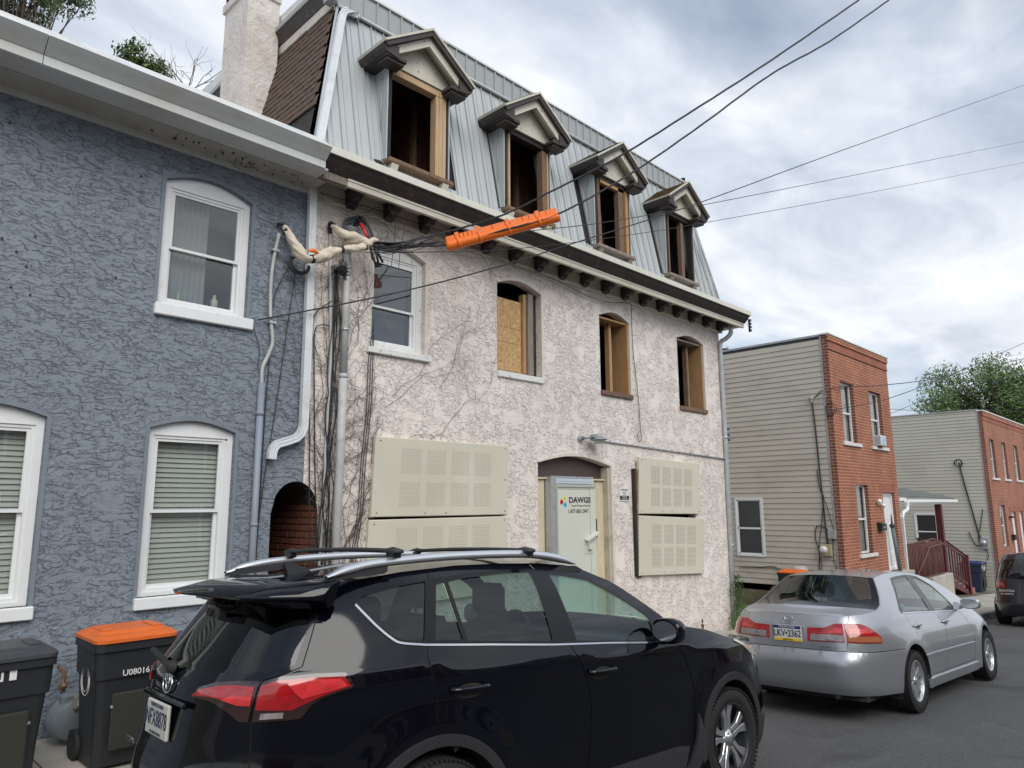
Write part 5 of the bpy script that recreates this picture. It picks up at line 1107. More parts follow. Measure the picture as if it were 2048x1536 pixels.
siding_wall(H1, BX0, 7.085, 15, SZ0, 6.02, P1, SID, False, [(8.95, 9.755, 0.28, 1.835)])
b = MB(); b.box(BX0 - 0.028, BX0 + 0.0, 7.055, 7.085, SZ0, 6.03); b.build('corner_post', M['galv'], H1)
b = MB(); b.box(BX0 + 0.0, BX0 + 0.1, 7.08, 15, -1.4, SZ0); b.build('foundation', FND, H1)
front_window(H1, *holes[0], YF); w2 = front_window(H1, *holes[1], YF); front_window(H1, *holes[2], YF)
# door
b = MB(); y = YF + 0.1; frame_ring(b, 21.952, 22.978, -0.21, 1.968, 0.075, y - 0.03, y + 0.05); dr = b.build('door', M['white'], H1)
b = MB(); b.box(22.03, 22.90, y + 0.01, y + 0.045, -0.18, 1.89); b.build('door_slab', M['white'], dr)
for (a, c, e, f) in ((22.12, 22.42, 1.2, 1.75), (22.52, 22.82, 1.2, 1.75), (22.12, 22.42, 0.4, 1.1), (22.52, 22.82, 0.4, 1.1), (22.12, 22.42, -0.1, 0.3), (22.52, 22.82, -0.1, 0.3)): b = MB(); b.bbox(a, c, y + 0.002, y + 0.012, e, f, 0.006); b.build('door_panel', M['white'], dr)
b = MB(); b.bbox(21.85, 23.1, YF - 0.32, YF + 0.08, -0.34, -0.22, 0.01); b.build('door_step', M['walk'], H1)
b = MB(); ramp_box(b, 21.7, 23.2, 6.2, YF - 0.0, 0.0, 0.75); b.build('stoop', M['walk'], H1)
# meter, boxes and cables on the siding
mt = thing('electric_meter', 'round glass electric meter on the cream siding of the near brick house', 'meter', (18.66, 7.32, 0.5))
b = MB(); b.bbox(18.60, 18.72, 7.17, 7.45, 0.37, 0.66, 0.01); b.build('box', mat('tan_meter_box', (0.38, 0.33, 0.20), 0.6), mt)
b = MB(); b.lathe((18.62, 7.35, 0.53), (-1, 0, 0), [(0, 0.095), (0.05, 0.095), (0.09, 0.085), (0.12, 0.06), (0.125, 0)], 20); b.build('glass_dome', mat('meter_glass', (0.62, 0.62, 0.60), 0.2, coat=0.5), mt)
bx = thing('junction_box', 'small grey junction box above the electric meter on the cream siding', 'junction box', (18.66, 7.12, 0.92))
b = MB(); b.bbox(18.58, 18.70, 7.03, 7.22, 0.80, 1.02, 0.01); b.build('box', M['galv'], bx); b = MB(); b.box(18.60, 18.66, 7.10, 7.13, 0.74, 0.80); b.build('plug', M['black'], bx)
H1G = 'black cables on the siding of the near brick house'
hang('straight mast cable running down the siding to the round meter', [(18.69, 7.40, 4.35), (18.69, 7.36, 3.6), (18.69, 7.33, 2.4), (18.69, 7.30, 1.3), (18.69, 7.28, 0.66)], 0.018, group=H1G)
hang('thin slack cable beside the mast cable on the cream siding', [(18.69, 7.40, 2.55), (18.69, 7.37, 2.1), (18.69, 7.22, 1.6), (18.69, 7.10, 1.02)], 0.009, group=H1G)
hang('loop of cable left of the junction box, ending low on the siding', [(18.69, 7.17, 0.98), (18.69, 7.3, 1.06), (18.69, 7.48, 1.12), (18.69, 7.54, 1.05), (18.69, 7.57, 0.8), (18.69, 7.50, 0.45), (18.69, 7.53, 0.1), (18.69, 7.50, -0.15), (18.69, 7.56, 0.0)], 0.012, group=H1G)
hang('crossing cable from the junction box down to the bottom board', [(18.69, 7.28, 1.9), (18.69, 7.38, 1.2), (18.69, 7.50, 0.5), (18.69, 7.46, 0.1), (18.69, 7.52, -0.2)], 0.009, group=H1G)
hang('cable curling from the junction box round the corner post', [(18.69, 7.14, 0.74), (18.69, 7.15, 0.3), (18.69, 7.08, 0.0), (18.68, 6.95, -0.1)], 0.009, group=H1G)
hang('cable sagging along the bottom of the siding toward the bin', [(18.69, 9.7, -0.02), (18.69, 9.1, 0.0), (18.69, 8.7, 0.02), (18.69, 8.4, -0.2)], 0.012, group=H1G)
b = MB()
for k in range(7): b.tube(smooth_path([(18.70, 7.40, 4.36), (18.6 - 0.02 * k, 7.2 - 0.03 * k, 4.47 + 0.02 * k), (18.62, 7.0, 4.5 - 0.02 * k)], 5), 0.007, 4)
b.lathe((18.68, 7.40, 4.30), (0, 0, 1), [(0, 0.02), (0.1, 0.03), (0.14, 0.05), (0.16, 0)], 10)
tag(b.build('weatherhead', M['pipegrey'], None, fix=False), 'small weatherhead with cable tails high on the cream siding', 'weatherhead')
b = MB(); b.tube([(18.70 + 0.0 * 1, 6.93 + 0.14 * math.cos(a), 4.08 + 0.17 * math.sin(a)) for a in np.linspace(0, 6.0, 22)], 0.009, 5); b.tube([(18.67, 6.93 + 0.1 * math.cos(a), 4.06 + 0.15 * math.sin(a)) for a in np.linspace(1, 6.8, 22)], 0.008, 5)
tag(b.build('cable_coil', M['cable'], None, fix=False), 'coil of cable hanging on the corner post of the near brick house', 'cable coil')
# mailbox, lamp, pole, air conditioner
mb_ = thing('mailbox', 'black mailbox beside the white door of the near brick house', 'mailbox', (21.45, 6.82, 1.05))
b = MB(); b.bbox(21.27, 21.66, 6.77, 6.895, 0.93, 1.10, 0.01); b.build('box', M['black'], mb_); b = MB(); b.prism([(21.25, 6.895, 1.155), (21.25, 6.895, 1.102), (21.25, 6.755, 1.102)], (0.43, 0, 0)); b.build('lid', M['black'], mb_)
text_mesh('1325', 'lettering', 0.07, M['white'], mb_, (21.47, 6.768, 1.02), X3, Z3, 0.0005)
lp = thing('porch_lamp', 'white two-headed porch lamp beside the white door of the near brick house', 'lamp', (21.5, 6.85, 1.68))
b = MB(); b.lathe((21.52, 6.90, 1.68), (0, -1, 0), [(0, 0.06), (0.03, 0.06), (0.04, 0.0)], 14); b.tube([(21.40, 6.84, 1.70), (21.52, 6.86, 1.68), (21.62, 6.84, 1.66)], 0.02, 8); b.build('base', M['white'], lp)
for (cx, cz, d) in ((21.37, 1.715, (-0.5, -0.6, 0.3)), (21.66, 1.63, (0.4, -0.6, -0.5))): b = MB(); b.lathe((cx, 6.83, cz), d, [(-0.04, 0.02), (0, 0.045), (0.07, 0.06), (0.075, 0)], 14); b.build('spot', M['white'], lp)
pl_ = thing('leaning_pole', 'dark grey pole with a black cap leaning by the white door', 'pole', (22.4, 6.8, -0.2))
b = MB(); b.tube([(22.50, 6.78, -0.32), (22.34, 6.84, 1.02)], 0.055, 12); b.build('tube', mat('slate_pole', (0.11, 0.14, 0.15), 0.5), pl_); b = MB(); b.lathe((22.34, 6.84, 1.0), (-0.05, 0, 1), [(0, 0.07), (0.06, 0.08), (0.1, 0.03), (0.35, 0.012), (0.36, 0)], 12); b.build('cap', M['black'], pl_)
ac = thing('air_conditioner', 'white window air conditioner in the upper right window of the near brick house', 'air conditioner', (21.9, 6.85, 3.4))
b = MB(); b.bbox(21.67, 22.11, 6.715, 7.0, 3.29, 3.585, 0.01); b.build('body', mat('ac_plastic', (0.62, 0.65, 0.66), 0.4), ac)
b = MB(); b.box(21.72, 22.06, 6.708, 6.716, 3.32, 3.555); b.build('grille', mat('ac_pattern', (0.25, 0.50, 0.60), 0.6, stain=((0.7, 0.75, 0.78), 24, 0.9, 0.5)), ac)
b = MB(); [b.box(21.664, 21.672, 6.74 + k * 0.028, 6.752 + k * 0.028, 3.33, 3.55) for k in range(5)]; b.build('side_vent', M['galv'], ac)
b = MB(); b.box(21.75, 22.0, 6.8, 6.9, 3.245, 3.29); b.build('support', M['rust'], ac)

# ---- second brick house
CX_0 = 35.4
H2 = thing('brick_row_house', 'far two-storey brick house with green-cream siding and a row of four upper windows', 'house', (40, 7, -2))
up = [(36.14, 37.03, 2.70, 4.38), (38.52, 39.42, 2.70, 4.38), (41.07, 42.07, 2.70, 4.38), (43.6, 44.5, 2.70, 4.38)]
lo = [(36.66, 37.74, -0.2, 1.555), (38.97, 39.85, -0.75, 1.23), (40.64, 41.5, -0.8, 1.23), (43.3, 44.2, -0.2, 1.5)]
b = MB(); wall_xz(b, [(CX_0, -3.0), (46.5, -3.0), (46.5, 5.50), (CX_0, 5.50)], [[(a, e), (c, e), (c, f), (a, f)] for (a, c, e, f) in up + lo], YF, 0.15); b.build('front_wall', BR2, H2)
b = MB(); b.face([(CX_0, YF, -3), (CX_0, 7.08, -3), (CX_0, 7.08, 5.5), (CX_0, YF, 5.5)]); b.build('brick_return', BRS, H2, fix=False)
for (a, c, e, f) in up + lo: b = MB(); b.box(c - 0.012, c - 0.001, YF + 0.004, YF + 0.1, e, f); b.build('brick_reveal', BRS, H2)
b = MB(); b.box(CX_0, 46.5, YF - 0.015, YF, 5.12, 5.30); b.build('soldier_course', BSO, H2); b = MB(); b.box(CX_0 - 0.02, 46.5, YF - 0.045, YF, 5.31, 5.50); b.build('parapet_course', BR2, H2)
b = MB(); b.box(38.5, 42.0, YF - 0.008, YF, 1.25, 1.46); b.build('soldier_course', BSO, H2)
b = MB(); b.box(CX_0 - 0.05, 46.5, YF - 0.07, 7.1, 5.505, 5.56); b.build('coping', STONE, H2)
b = MB(); b.box(CX_0, 46.5, 7.1, 16, 5.3, 5.35); b.box(CX_0, CX_0 + 0.05, 7.08, 16, -3, 5.55); b.box(CX_0, 46.5, 15.9, 16, -3, 5.3); b.build('roof', M['room'], H2)
side_window(H2, CX_0, 8.98, 9.89, -0.075, 1.213, 0.42, 0.42)
siding_wall(H2, CX_0, 7.085, 16, -2.2, 5.56, 0.142, SID2, True, [(8.985, 9.885, -0.065, 1.205)])
b = MB(); b.box(CX_0 - 0.028, CX_0, 7.055, 7.085, -2.2, 5.56); b.build('corner_post', M['galv'], H2)
b = MB(); b.box(CX_0 - 0.04, CX_0 + 0.2, 7.05, 16, 5.56, 5.60); b.build('coping', M['galv'], H2)
for o in up: front_window(H2, *o, YF)
front_window(H2, *lo[0], YF, sill=False); front_window(H2, *lo[3], YF, sill=False)
for o in lo[1:3]:
    b = MB(); frame_ring(b, o[0] + 0.002, o[1] - 0.002, o[2], o[3], 0.08, YF + 0.08, YF + 0.14); b.box(o[0] + 0.08, o[1] - 0.08, YF + 0.11, YF + 0.14, o[2] + 0.08, o[3] - 0.08); b.build('door', M['white'], H2)
m2 = thing('electric_meter', 'round electric meter on the green-cream siding of the far brick house', 'meter', (35.3, 7.35, 0))
b = MB(); b.bbox(35.28, 35.38, 7.18, 7.45, -0.25, 0.2, 0.01); b.build('box', M['galv'], m2); b = MB(); b.lathe((35.30, 7.35, 0.02), (-1, 0, 0), [(0, 0.12), (0.08, 0.11), (0.13, 0.07), (0.135, 0)], 18); b.build('glass_dome', M['galv'], m2)
mb2 = thing('mailbox', 'small black mailbox beside the far white door', 'mailbox', (38.6, 6.8, 0.1)); b = MB(); b.bbox(38.3, 38.62, 6.75, 6.89, 0.02, 0.26, 0.01); b.build('box', M['black'], mb2)
b = MB(); b.bbox(38.28, 38.5, 6.72, 6.89, 0.98, 1.06, 0.01); tag(b.build('porch_lamp', M['black'], None), 'small dark lamp beside the far white door', 'lamp')
H2G = 'black cables on the siding of the far brick house'
hang('straight cable down the green-cream siding to its meter', [(35.35, 7.93, 3.35), (35.35, 7.85, 2.7), (35.35, 7.62, 1.2), (35.35, 7.50, 0.4), (35.35, 7.42, 0.2)], 0.028, group=H2G)
hang('thin crossing cable beside the far meter', [(35.35, 7.25, 1.4), (35.35, 7.4, 0.7), (35.35, 7.52, 0.1), (35.35, 7.25, -0.4), (35.35, 7.3, -0.7)], 0.016, group=H2G)
hang('cable running left from the far meter to a black knob', [(35.35, 7.45, -0.1), (35.35, 7.62, -0.1), (35.35, 7.78, 0.2), (35.35, 7.85, 0.45)], 0.018, group=H2G)
b = MB()
for k in range(6): b.tube([(35.33, 7.94 + 0.16 * math.cos(a) * (0.6 + 0.1 * k), 3.35 + 0.16 * math.sin(a)) for a in np.linspace(k, k + 3.4, 10)], 0.012, 4)
tag(b.build('cable_coil', M['cable'], None, fix=False), 'spray of cable tails high on the green-cream siding', 'cable coil')

# ---- porch between the two brick houses
RED = mat('dark_red_paint', (0.10, 0.022, 0.024), 0.5, var=0.15, vscale=4); REDP = mat('faded_red_step', (0.33, 0.11, 0.10), 0.7, var=0.12, vscale=4); RUSTR = mat('rusty_railing', (0.16, 0.07, 0.06), 0.7, var=0.3, vscale=9)
PO = thing('porch', 'dark red wooden porch with stairs and a small shingled roof between the brick houses', 'porch', (28, 7.8, -1.5))
b = MB(); b.prism([(23.36, 8.7, 2.42), (23.36, 7.32, 1.86), (24.7, 7.32, 1.86), (24.7, 8.7, 2.42)], (0, 0, 0.05)); b.build('roof', mat('grey_roof_shingles', (0.12, 0.13, 0.12), 0.9, var=0.2, vscale=6, grain=0.3, gscale=30), PO)
for k in range(6):
    t0, t1 = k / 6, (k + 1) / 6; b = MB(); ya, yb = lerp(7.28, 8.7, t0), lerp(7.28, 8.7, t1); za, zb_ = lerp(1.90, 2.47, t0), lerp(1.90, 2.47, t1)
    x1a = lerp(31.3, 24.7, t0); x1b = lerp(31.3, 24.7, t1)
    b.add([(23.36, ya, za + 0.02), (x1a, ya, za + 0.02 - 0.09), (x1b, yb, zb_), (23.36, yb, zb_), (23.36, ya, za), (x1a, ya, za - 0.11)], [(0, 1, 2, 3), (0, 4, 5, 1)]); b.build('shingle_course', MATS['grey_roof_shingles'], PO, fix=False)
b = MB(); b.box(24.9, 31.4, 7.22, 7.28, 1.70, 1.79); b.box(24.3, 24.95, 7.16, 7.3, 1.74, 1.84); b.build('gutter', M['white'], PO)
b = MB(); b.prism([(24.2, 7.2, 1.72), (24.2, 8.6, 2.3), (24.2, 8.6, 2.16), (24.2, 7.3, 1.6)], (0.05, 0, 0)); b.build('rafter', M['darkwood'], PO)
b = MB(); b.box(24.3, 30.8, 7.4, 8.6, 1.62, 1.68); b.build('porch_ceiling', M['white'], PO)
b = MB(); rect_pipe(b, [(25.2, 7.2, 1.72), (25.15, 7.2, 1.55), (24.7, 7.1, 1.45), (23.75, 6.95, 1.38), (23.62, 6.93, 1.25), (23.62, 6.93, -1.2)], 0.09, 0.07); b.build('downspout', M['white'], PO)
DKZ = -0.86
b = MB(); b.box(24.0, 29.9, 7.55, 8.9, DKZ - 0.08, DKZ); b.build('deck', RED, PO)
b = MB(); b.box(29.55, 29.75, 7.36, 7.56, -1.5, 1.62); b.build('post', RED, PO)
b = MB(); b.box(24.0, 24.15, 8.8, 8.95, -1.4, 1.7); b.build('post', RED, PO)
b = MB(); b.box(24.0, 30.0, 8.86, 8.92, 0.05, 0.15); b.build('rail', RED, PO)
b = MB(); b.box(24.0, 30.0, 7.5, 7.56, DKZ + 0.95 + 0.15, DKZ + 1.05 + 0.15); b.build('rail', RED, PO)
for k in range(28): b = MB(); x = 24.1 + k * 0.2; b.box(x, x + 0.06, 7.51, 7.55, DKZ, DKZ + 1.1); b.build('baluster', RED, PO)
# stairs
sx0, sx1 = 29.9, 32.6
for (yy, lab) in ((7.42, 0), (8.22, 1)):
    zt0, zt1 = 0.26, -0.50
    b = MB(); b.prism([(sx0 - 0.2, yy, zt0 + 0.10), (sx1, yy, zt1 + 0.10), (sx1, yy, zt1), (sx0 - 0.2, yy, zt0)], (0, 0.06, 0)); b.prism([(sx0 - 0.2, yy - 0.03, zt0 + 0.135), (sx1 + 0.05, yy - 0.03, zt1 + 0.135), (sx1 + 0.05, yy - 0.03, zt1 + 0.10), (sx0 - 0.2, yy - 0.03, zt0 + 0.10)], (0, 0.14, 0)); b.build('rail', RED, PO)
    b = MB(); b.prism([(sx0, yy, -0.72), (sx1, yy, -1.42), (sx1, yy, -1.50), (sx0, yy, -0.80)], (0, 0.06, 0)); b.build('rail', RED, PO)
    b = MB(); b.prism([(sx0, yy, -0.98), (sx1, yy, -1.72), (sx1, yy, -1.86), (sx0, yy, -1.25)], (0, 0.05, 0)); b.build('stringer', RED, PO)
    for k in range(8):
        x = lerp(sx0 + 0.1, sx1 - 0.2, k / 7); z1_ = lerp(zt0, zt1, k / 7); b = MB(); b.box(x, x + 0.09, yy + 0.01, yy + 0.05, z1_ - 0.98, z1_ + 0.02); b.build('baluster', RED, PO)
    b = MB(); b.box(sx1 - 0.05, sx1 + 0.14, yy - 0.06, yy + 0.12, -1.88, -0.33); b.build('newel_post', RED, PO)
for k in range(5):
    x = lerp(sx0 - 0.05, sx1 - 0.45, k / 4); z = lerp(DKZ - 0.14, -1.62, k / 4); b = MB(); b.box(x, x + 0.62, 7.45, 8.24, z - 0.05, z); b.build('tread', REDP, PO)
b = MB(); ramp_box(b, 32.55, 33.3, 7.40, 8.3, 0.1, 0.34); b.build('bottom_step', REDP, PO)
# metal railing and concrete block in front
RL = thing('metal_railing', 'rusty metal baluster railing in front of the red porch', 'railing', (26.5, 7.1, -1))
b = MB(); b.tube([(24.7, 7.18, 0.40), (27.6, 7.18, 0.47), (28.6, 7.18, 0.25), (31.2, 7.18, -0.3)], 0.024, 6); b.build('top_rail', RUSTR, RL)
b = MB(); b.tube([(25.0, 7.05, -0.55), (26.55, 7.05, 0.25), (28.2, 7.05, 0.30)], 0.022, 6); b.build('hand_rail', RUSTR, RL)
for k in range(26): x = 24.75 + k * 0.148; b = MB(); b.tube([(x, 7.18, -1.15), (x, 7.18, 0.38)], 0.016, 5); b.build('baluster', RUSTR, RL)
b = MB(); b.bbox(26.6, 29.0, 7.05, 7.4, -1.72, -0.74, 0.02); tag(b.build('concrete_block', M['walk'], None), 'pale concrete block at the foot of the rusty railing', 'concrete block')

# ================================================================== BINS
def bin_(label, cx, yf, wd, dp, ht, lidm, bodym, extra=None, rot=0.0, base=None):
    zb = ground(cx) + 0.118 if base is None else base
    t = thing('wheelie_bin', label, 'bin', (cx, yf + dp / 2, zb))
    R_ = Matrix.Rotation(rot, 4, 'Z'); c0 = Vector((cx, yf + dp / 2, zb))
    def put(q): q.v = [tuple(c0 + R_ @ (Vector(p) - c0)) for p in q.v]; return q
    def ring(hw, y0, y1, z, r=0.05, n=3):
        pts = []
        for (sx_, sy, a0) in ((1, 1, 0), (-1, 1, 90), (-1, -1, 180), (1, -1, 270)):
            ccx = cx + sx_ * (hw - r); ccy = (y1 - r) if sy > 0 else (y0 + r)
            for k in range(n + 1): a = math.radians(a0 + 90 * k / n); pts.append((ccx + r * math.cos(a), ccy + r * math.sin(a), z))
        return pts
    def loft(rings, cap0=True, cap1=True):
        q = MB(); k = len(rings[0]); vs = [p for r in rings for p in r]; fs = [(i * k + j, i * k + (j + 1) % k, (i + 1) * k + (j + 1) % k, (i + 1) * k + j) for i in range(len(rings) - 1) for j in range(k)]
        if cap0: fs.append(tuple(range(k))[::-1])
        if cap1: fs.append(tuple(range((len(rings) - 1) * k, len(rings) * k)))
        q.add(vs, fs, smooth=False); return q
    h = ht - 0.07; hw = wd / 2
    q = loft([ring(hw * 0.78, yf + 0.10, yf + dp * 0.86, zb + 0.03), ring(hw * 0.80, yf + 0.085, yf + dp * 0.88, zb + h * 0.3), ring(hw * 0.87, yf + 0.05, yf + dp * 0.93, zb + h * 0.70), ring(hw * 0.925, yf + 0.03, yf + dp * 0.96, zb + h * 0.72), ring(hw * 0.95, yf + 0.02, yf + dp * 0.97, zb + h * 0.93), ring(hw * 0.99, yf, yf + dp, zb + h * 0.935), ring(hw * 0.99, yf, yf + dp, zb + h)])
    put(q).build('body', bodym, t)
    q = MB(); q.bbox(cx - hw * 0.5, cx + hw * 0.55, yf + 0.03, yf + 0.06, zb + h * 0.16, zb + h * 0.60, 0.012); put(q).build('catch_recess', M['hole'], t)
    q = MB(); q.tube([(cx - hw * 0.52, yf + 0.045, zb + h * 0.50), (cx + hw * 0.58, yf + 0.045, zb + h * 0.50)], 0.012, 8); put(q).build('catch_bar', M['galv'], t)
    zt = zb + h
    q = loft([ring(hw * 1.01, yf - 0.015, yf + dp * 1.0, zt + 0.002, 0.07), ring(hw * 1.01, yf - 0.015, yf + dp, zt + 0.025, 0.07), ring(hw * 0.93, yf + 0.03, yf + dp * 0.97, zt + 0.045, 0.09), ring(hw * 0.84, yf + 0.07, yf + dp * 0.92, zt + 0.050, 0.08)]); put(q).build('lid', lidm, t)
    q = loft([ring(hw * 0.82, yf + 0.085, yf + dp * 0.90, zt + 0.049, 0.07), ring(hw * 0.76, yf + 0.12, yf + dp * 0.86, zt + 0.068, 0.06)]); put(q).build('lid_top', lidm, t)
    for s_ in (-1, 1):
        q = MB(); q.bbox(cx + s_ * hw * 0.62 - 0.035, cx + s_ * hw * 0.62 + 0.035, yf + 0.16, yf + dp * 0.7, zt + 0.066, zt + 0.078, 0.006); put(q).build('lid_rib', lidm, t)
        q = MB(); q.cyl((cx + s_ * hw * 0.8, yf + dp * 0.88, zb + 0.11), (1, 0, 0), 0.11, 0.05, 18); put(q).build('wheel', M['rubber'], t)
    q = MB(); q.tube([(cx - hw * 0.8, yf + dp + 0.0, zt - 0.04), (cx - hw * 0.8, yf + dp + 0.05, zt - 0.03), (cx + hw * 0.8, yf + dp + 0.05, zt - 0.03), (cx + hw * 0.8, yf + dp, zt - 0.04)], 0.014, 6); put(q).build('handle', M['black'], t)
    xd = (R_ @ Vector((1, 0, 0))); 
    if extra:
        for (s_, dx, dy, dz, sz, up, m_) in extra:
            p = c0 + R_ @ Vector((dx, -dp / 2 + dy, dz)); text_mesh(s_, 'lettering', sz, m_, t, p, xd, R_ @ Vector(up), 0.0006, bold=0.0006)
    return t, c0, R_
BINB = mat('bin_black', (0.020, 0.022, 0.026), 0.5, grain=0.1, gscale=90, stain=((0.12, 0.115, 0.10), 2.6, 0.5, 0.62)); LBLK = mat('lid_black', (0.05, 0.052, 0.058), 0.5, var=0.1); LORG = mat('lid_orange', (0.72, 0.145, 0.025), 0.48, var=0.08, vscale=5, stain=((0.38, 0.10, 0.03), 4, 0.4, 0.56)); LBLU = mat('lid_blue', (0.02, 0.042, 0.14), 0.45)
INKW = mat('white_ink', (0.7, 0.7, 0.7), 0.5)
ob, oc, orr = bin_('black wheelie bin with an orange TRASH ONLY lid beside the SUV', 1.945, 5.78, 0.565, 0.58, 0.955, LORG, BINB, [('TRASH ONLY', 0.02, 0.045, 0.923, 0.050, (0, 0.9, 0.35), INKW), ('U0801613', 0.03, 0.020, 0.665, 0.058, (0, 0.0, 1), INKW)])
# oval emblem on its left flank
b = MB(); cc = Vector((1.685, 6.05, 0.62 + ground(1.9) + 0.1)); b.tube([cc + Vector((0, 0.10 * math.cos(a), 0.10 * math.sin(a))) for a in np.linspace(0, 2 * math.pi, 24)], 0.004, 4); b.tube([cc + Vector((0, 0.075 * math.cos(a), 0.075 * math.sin(a))) for a in np.linspace(0, 2 * math.pi, 24)], 0.003, 4); b.build('emblem', INKW, ob, fix=False)
ub, uc, ur = bin_('black wheelie bin with a black lid marked UNIT, cut by the left edge', 1.13, 5.74, 0.60, 0.60, 0.89, LBLK, BINB, None)
for k, ch_ in enumerate('UNIT'):
    x = 0.985 + k * 0.040; b = MB(); b.box(x - 0.018, x + 0.018, 5.752, 5.7545, 0.590, 0.665); b.build('letter_tile', INKW, ub); text_mesh(ch_, 'lettering', 0.074, M['black'], ub, (x, 5.7515, 0.628), X3, Z3, 0.0004, bold=0.002, sx=0.7)
b = MB(); b.box(1.155, 1.195, 5.752, 5.7545, 0.59, 0.655); b.build('letter_tile', M['whiteold'], ub)
bin_('black wheelie bin with a dark blue lid, half hidden behind the rear of the SUV', 2.78, 6.15, 0.56, 0.56, 0.83, LBLU, BINB)
bin_('black wheelie bin with an orange lid against the cream siding', 18.0, 7.60, 0.62, 0.62, 1.02, LORG, BINB, None, math.radians(-90), ground(18) + 0.1)
bin_('dark blue wheelie bin behind the roof of the silver sedan', 18.0, 6.72, 0.62, 0.62, 0.98, LBLU, LBLU, None, math.radians(-90), ground(18) + 0.1)
fb, fc, fr = bin_('dark blue wheelie bin with a white oval emblem by the red stairs', 35.0, 7.35, 0.9, 0.8, 1.22, LBLU, mat('bin_blue', (0.022, 0.03, 0.06), 0.5), None, 0, ground(35) + 0.1)
b = MB(); b.tube([(34.84 + 0.24 * math.cos(a), 7.36, -0.93 + 0.15 * math.sin(a)) for a in np.linspace(0, 2 * math.pi, 26)], 0.014, 4); b.box(34.70, 34.98, 7.355, 7.365, -0.90, -0.87); b.box(34.70, 34.98, 7.355, 7.365, -0.99, -0.96); b.build('emblem', INKW, fb, fix=False)
tag_ = thing('grey_drum', 'pale grey plastic drum against the cream siding', 'drum', (18.3, 7.9, -0.5)); b = MB(); b.lathe((18.42, 7.93, -0.9), (0, 0, 1), [(0, 0.2), (0.9, 0.21), (0.98, 0.19), (1.01, 0.12), (1.015, 0)], 20); b.build('body', mat('drum_grey', (0.40, 0.39, 0.37), 0.5), tag_)
gv = thing('gas_regulator', 'dark gas regulator on the foundation beside the orange-lidded bin', 'gas regulator', (18.6, 8.75, -0.7)); b = MB(); b.lathe((18.6, 8.72, -0.60), (-0.6, -0.7, 0.3), [(0, 0.05), (0.04, 0.13), (0.09, 0.14), (0.13, 0.05), (0.17, 0.05), (0.18, 0)], 16); b.tube([(18.66, 8.72, -0.6), (18.62, 8.72, -1.0)], 0.03, 8); b.build('body', mat('dark_iron', (0.05, 0.055, 0.06), 0.6), gv)
# gas meter between the left bins
gm_ = thing('gas_meter', 'grey gas meter on the blue wall between the two left bins', 'gas meter', (1.79, 6.75, 0.1)); GG = mat('gas_meter_grey', (0.22, 0.25, 0.27), 0.5, var=0.1, vscale=8)
b = MB(); b.lathe((1.80, 6.74, 0.05), (0, 1, 0), [(-0.13, 0.0), (-0.125, 0.13), (-0.10, 0.155), (0.0, 0.165), (0.02, 0.175), (0.04, 0.165), (0.13, 0.15), (0.14, 0)], 24); b.build('body', GG, gm_)
b = MB(); b.bbox(1.70, 1.90, 6.64, 6.84, 0.14, 0.25, 0.02); b.build('head', GG, gm_)
b = MB(); b.bbox(1.77, 1.92, 6.58, 6.64, 0.13, 0.24, 0.015); b.build('dial_box', mat('dial_box', (0.30, 0.29, 0.22), 0.5), gm_)
b = MB(); b.box(1.79, 1.90, 6.574, 6.58, 0.165, 0.21); b.build('dial', INKW, gm_)
for x in (1.72, 1.90): b = MB(); b.tube([(x, 6.74, 0.24), (x, 6.74, 0.40), (x, 6.90, 0.42)], 0.018, 8); b.cyl((x, 6.74, 0.30), (0, 0, 1), 0.03, 0.04, 8); b.build('pipe', M['rust'], gm_)
# sloping cellar hatch behind the SUV
ch = thing('cellar_hatch', 'sloping pale grey metal cellar hatch against the blue wall', 'cellar hatch', (2.6, 6.6, 0)); b = MB(); b.prism([(2.25, 6.99, 0.02), (2.25, 6.99, 0.30), (2.95, 6.99, 0.62), (3.2, 6.99, 0.62), (3.2, 6.99, 0.02)], (0, -0.5, 0)); b.build('cover', mat('hatch_grey', (0.36, 0.37, 0.35), 0.5, var=0.1), ch)

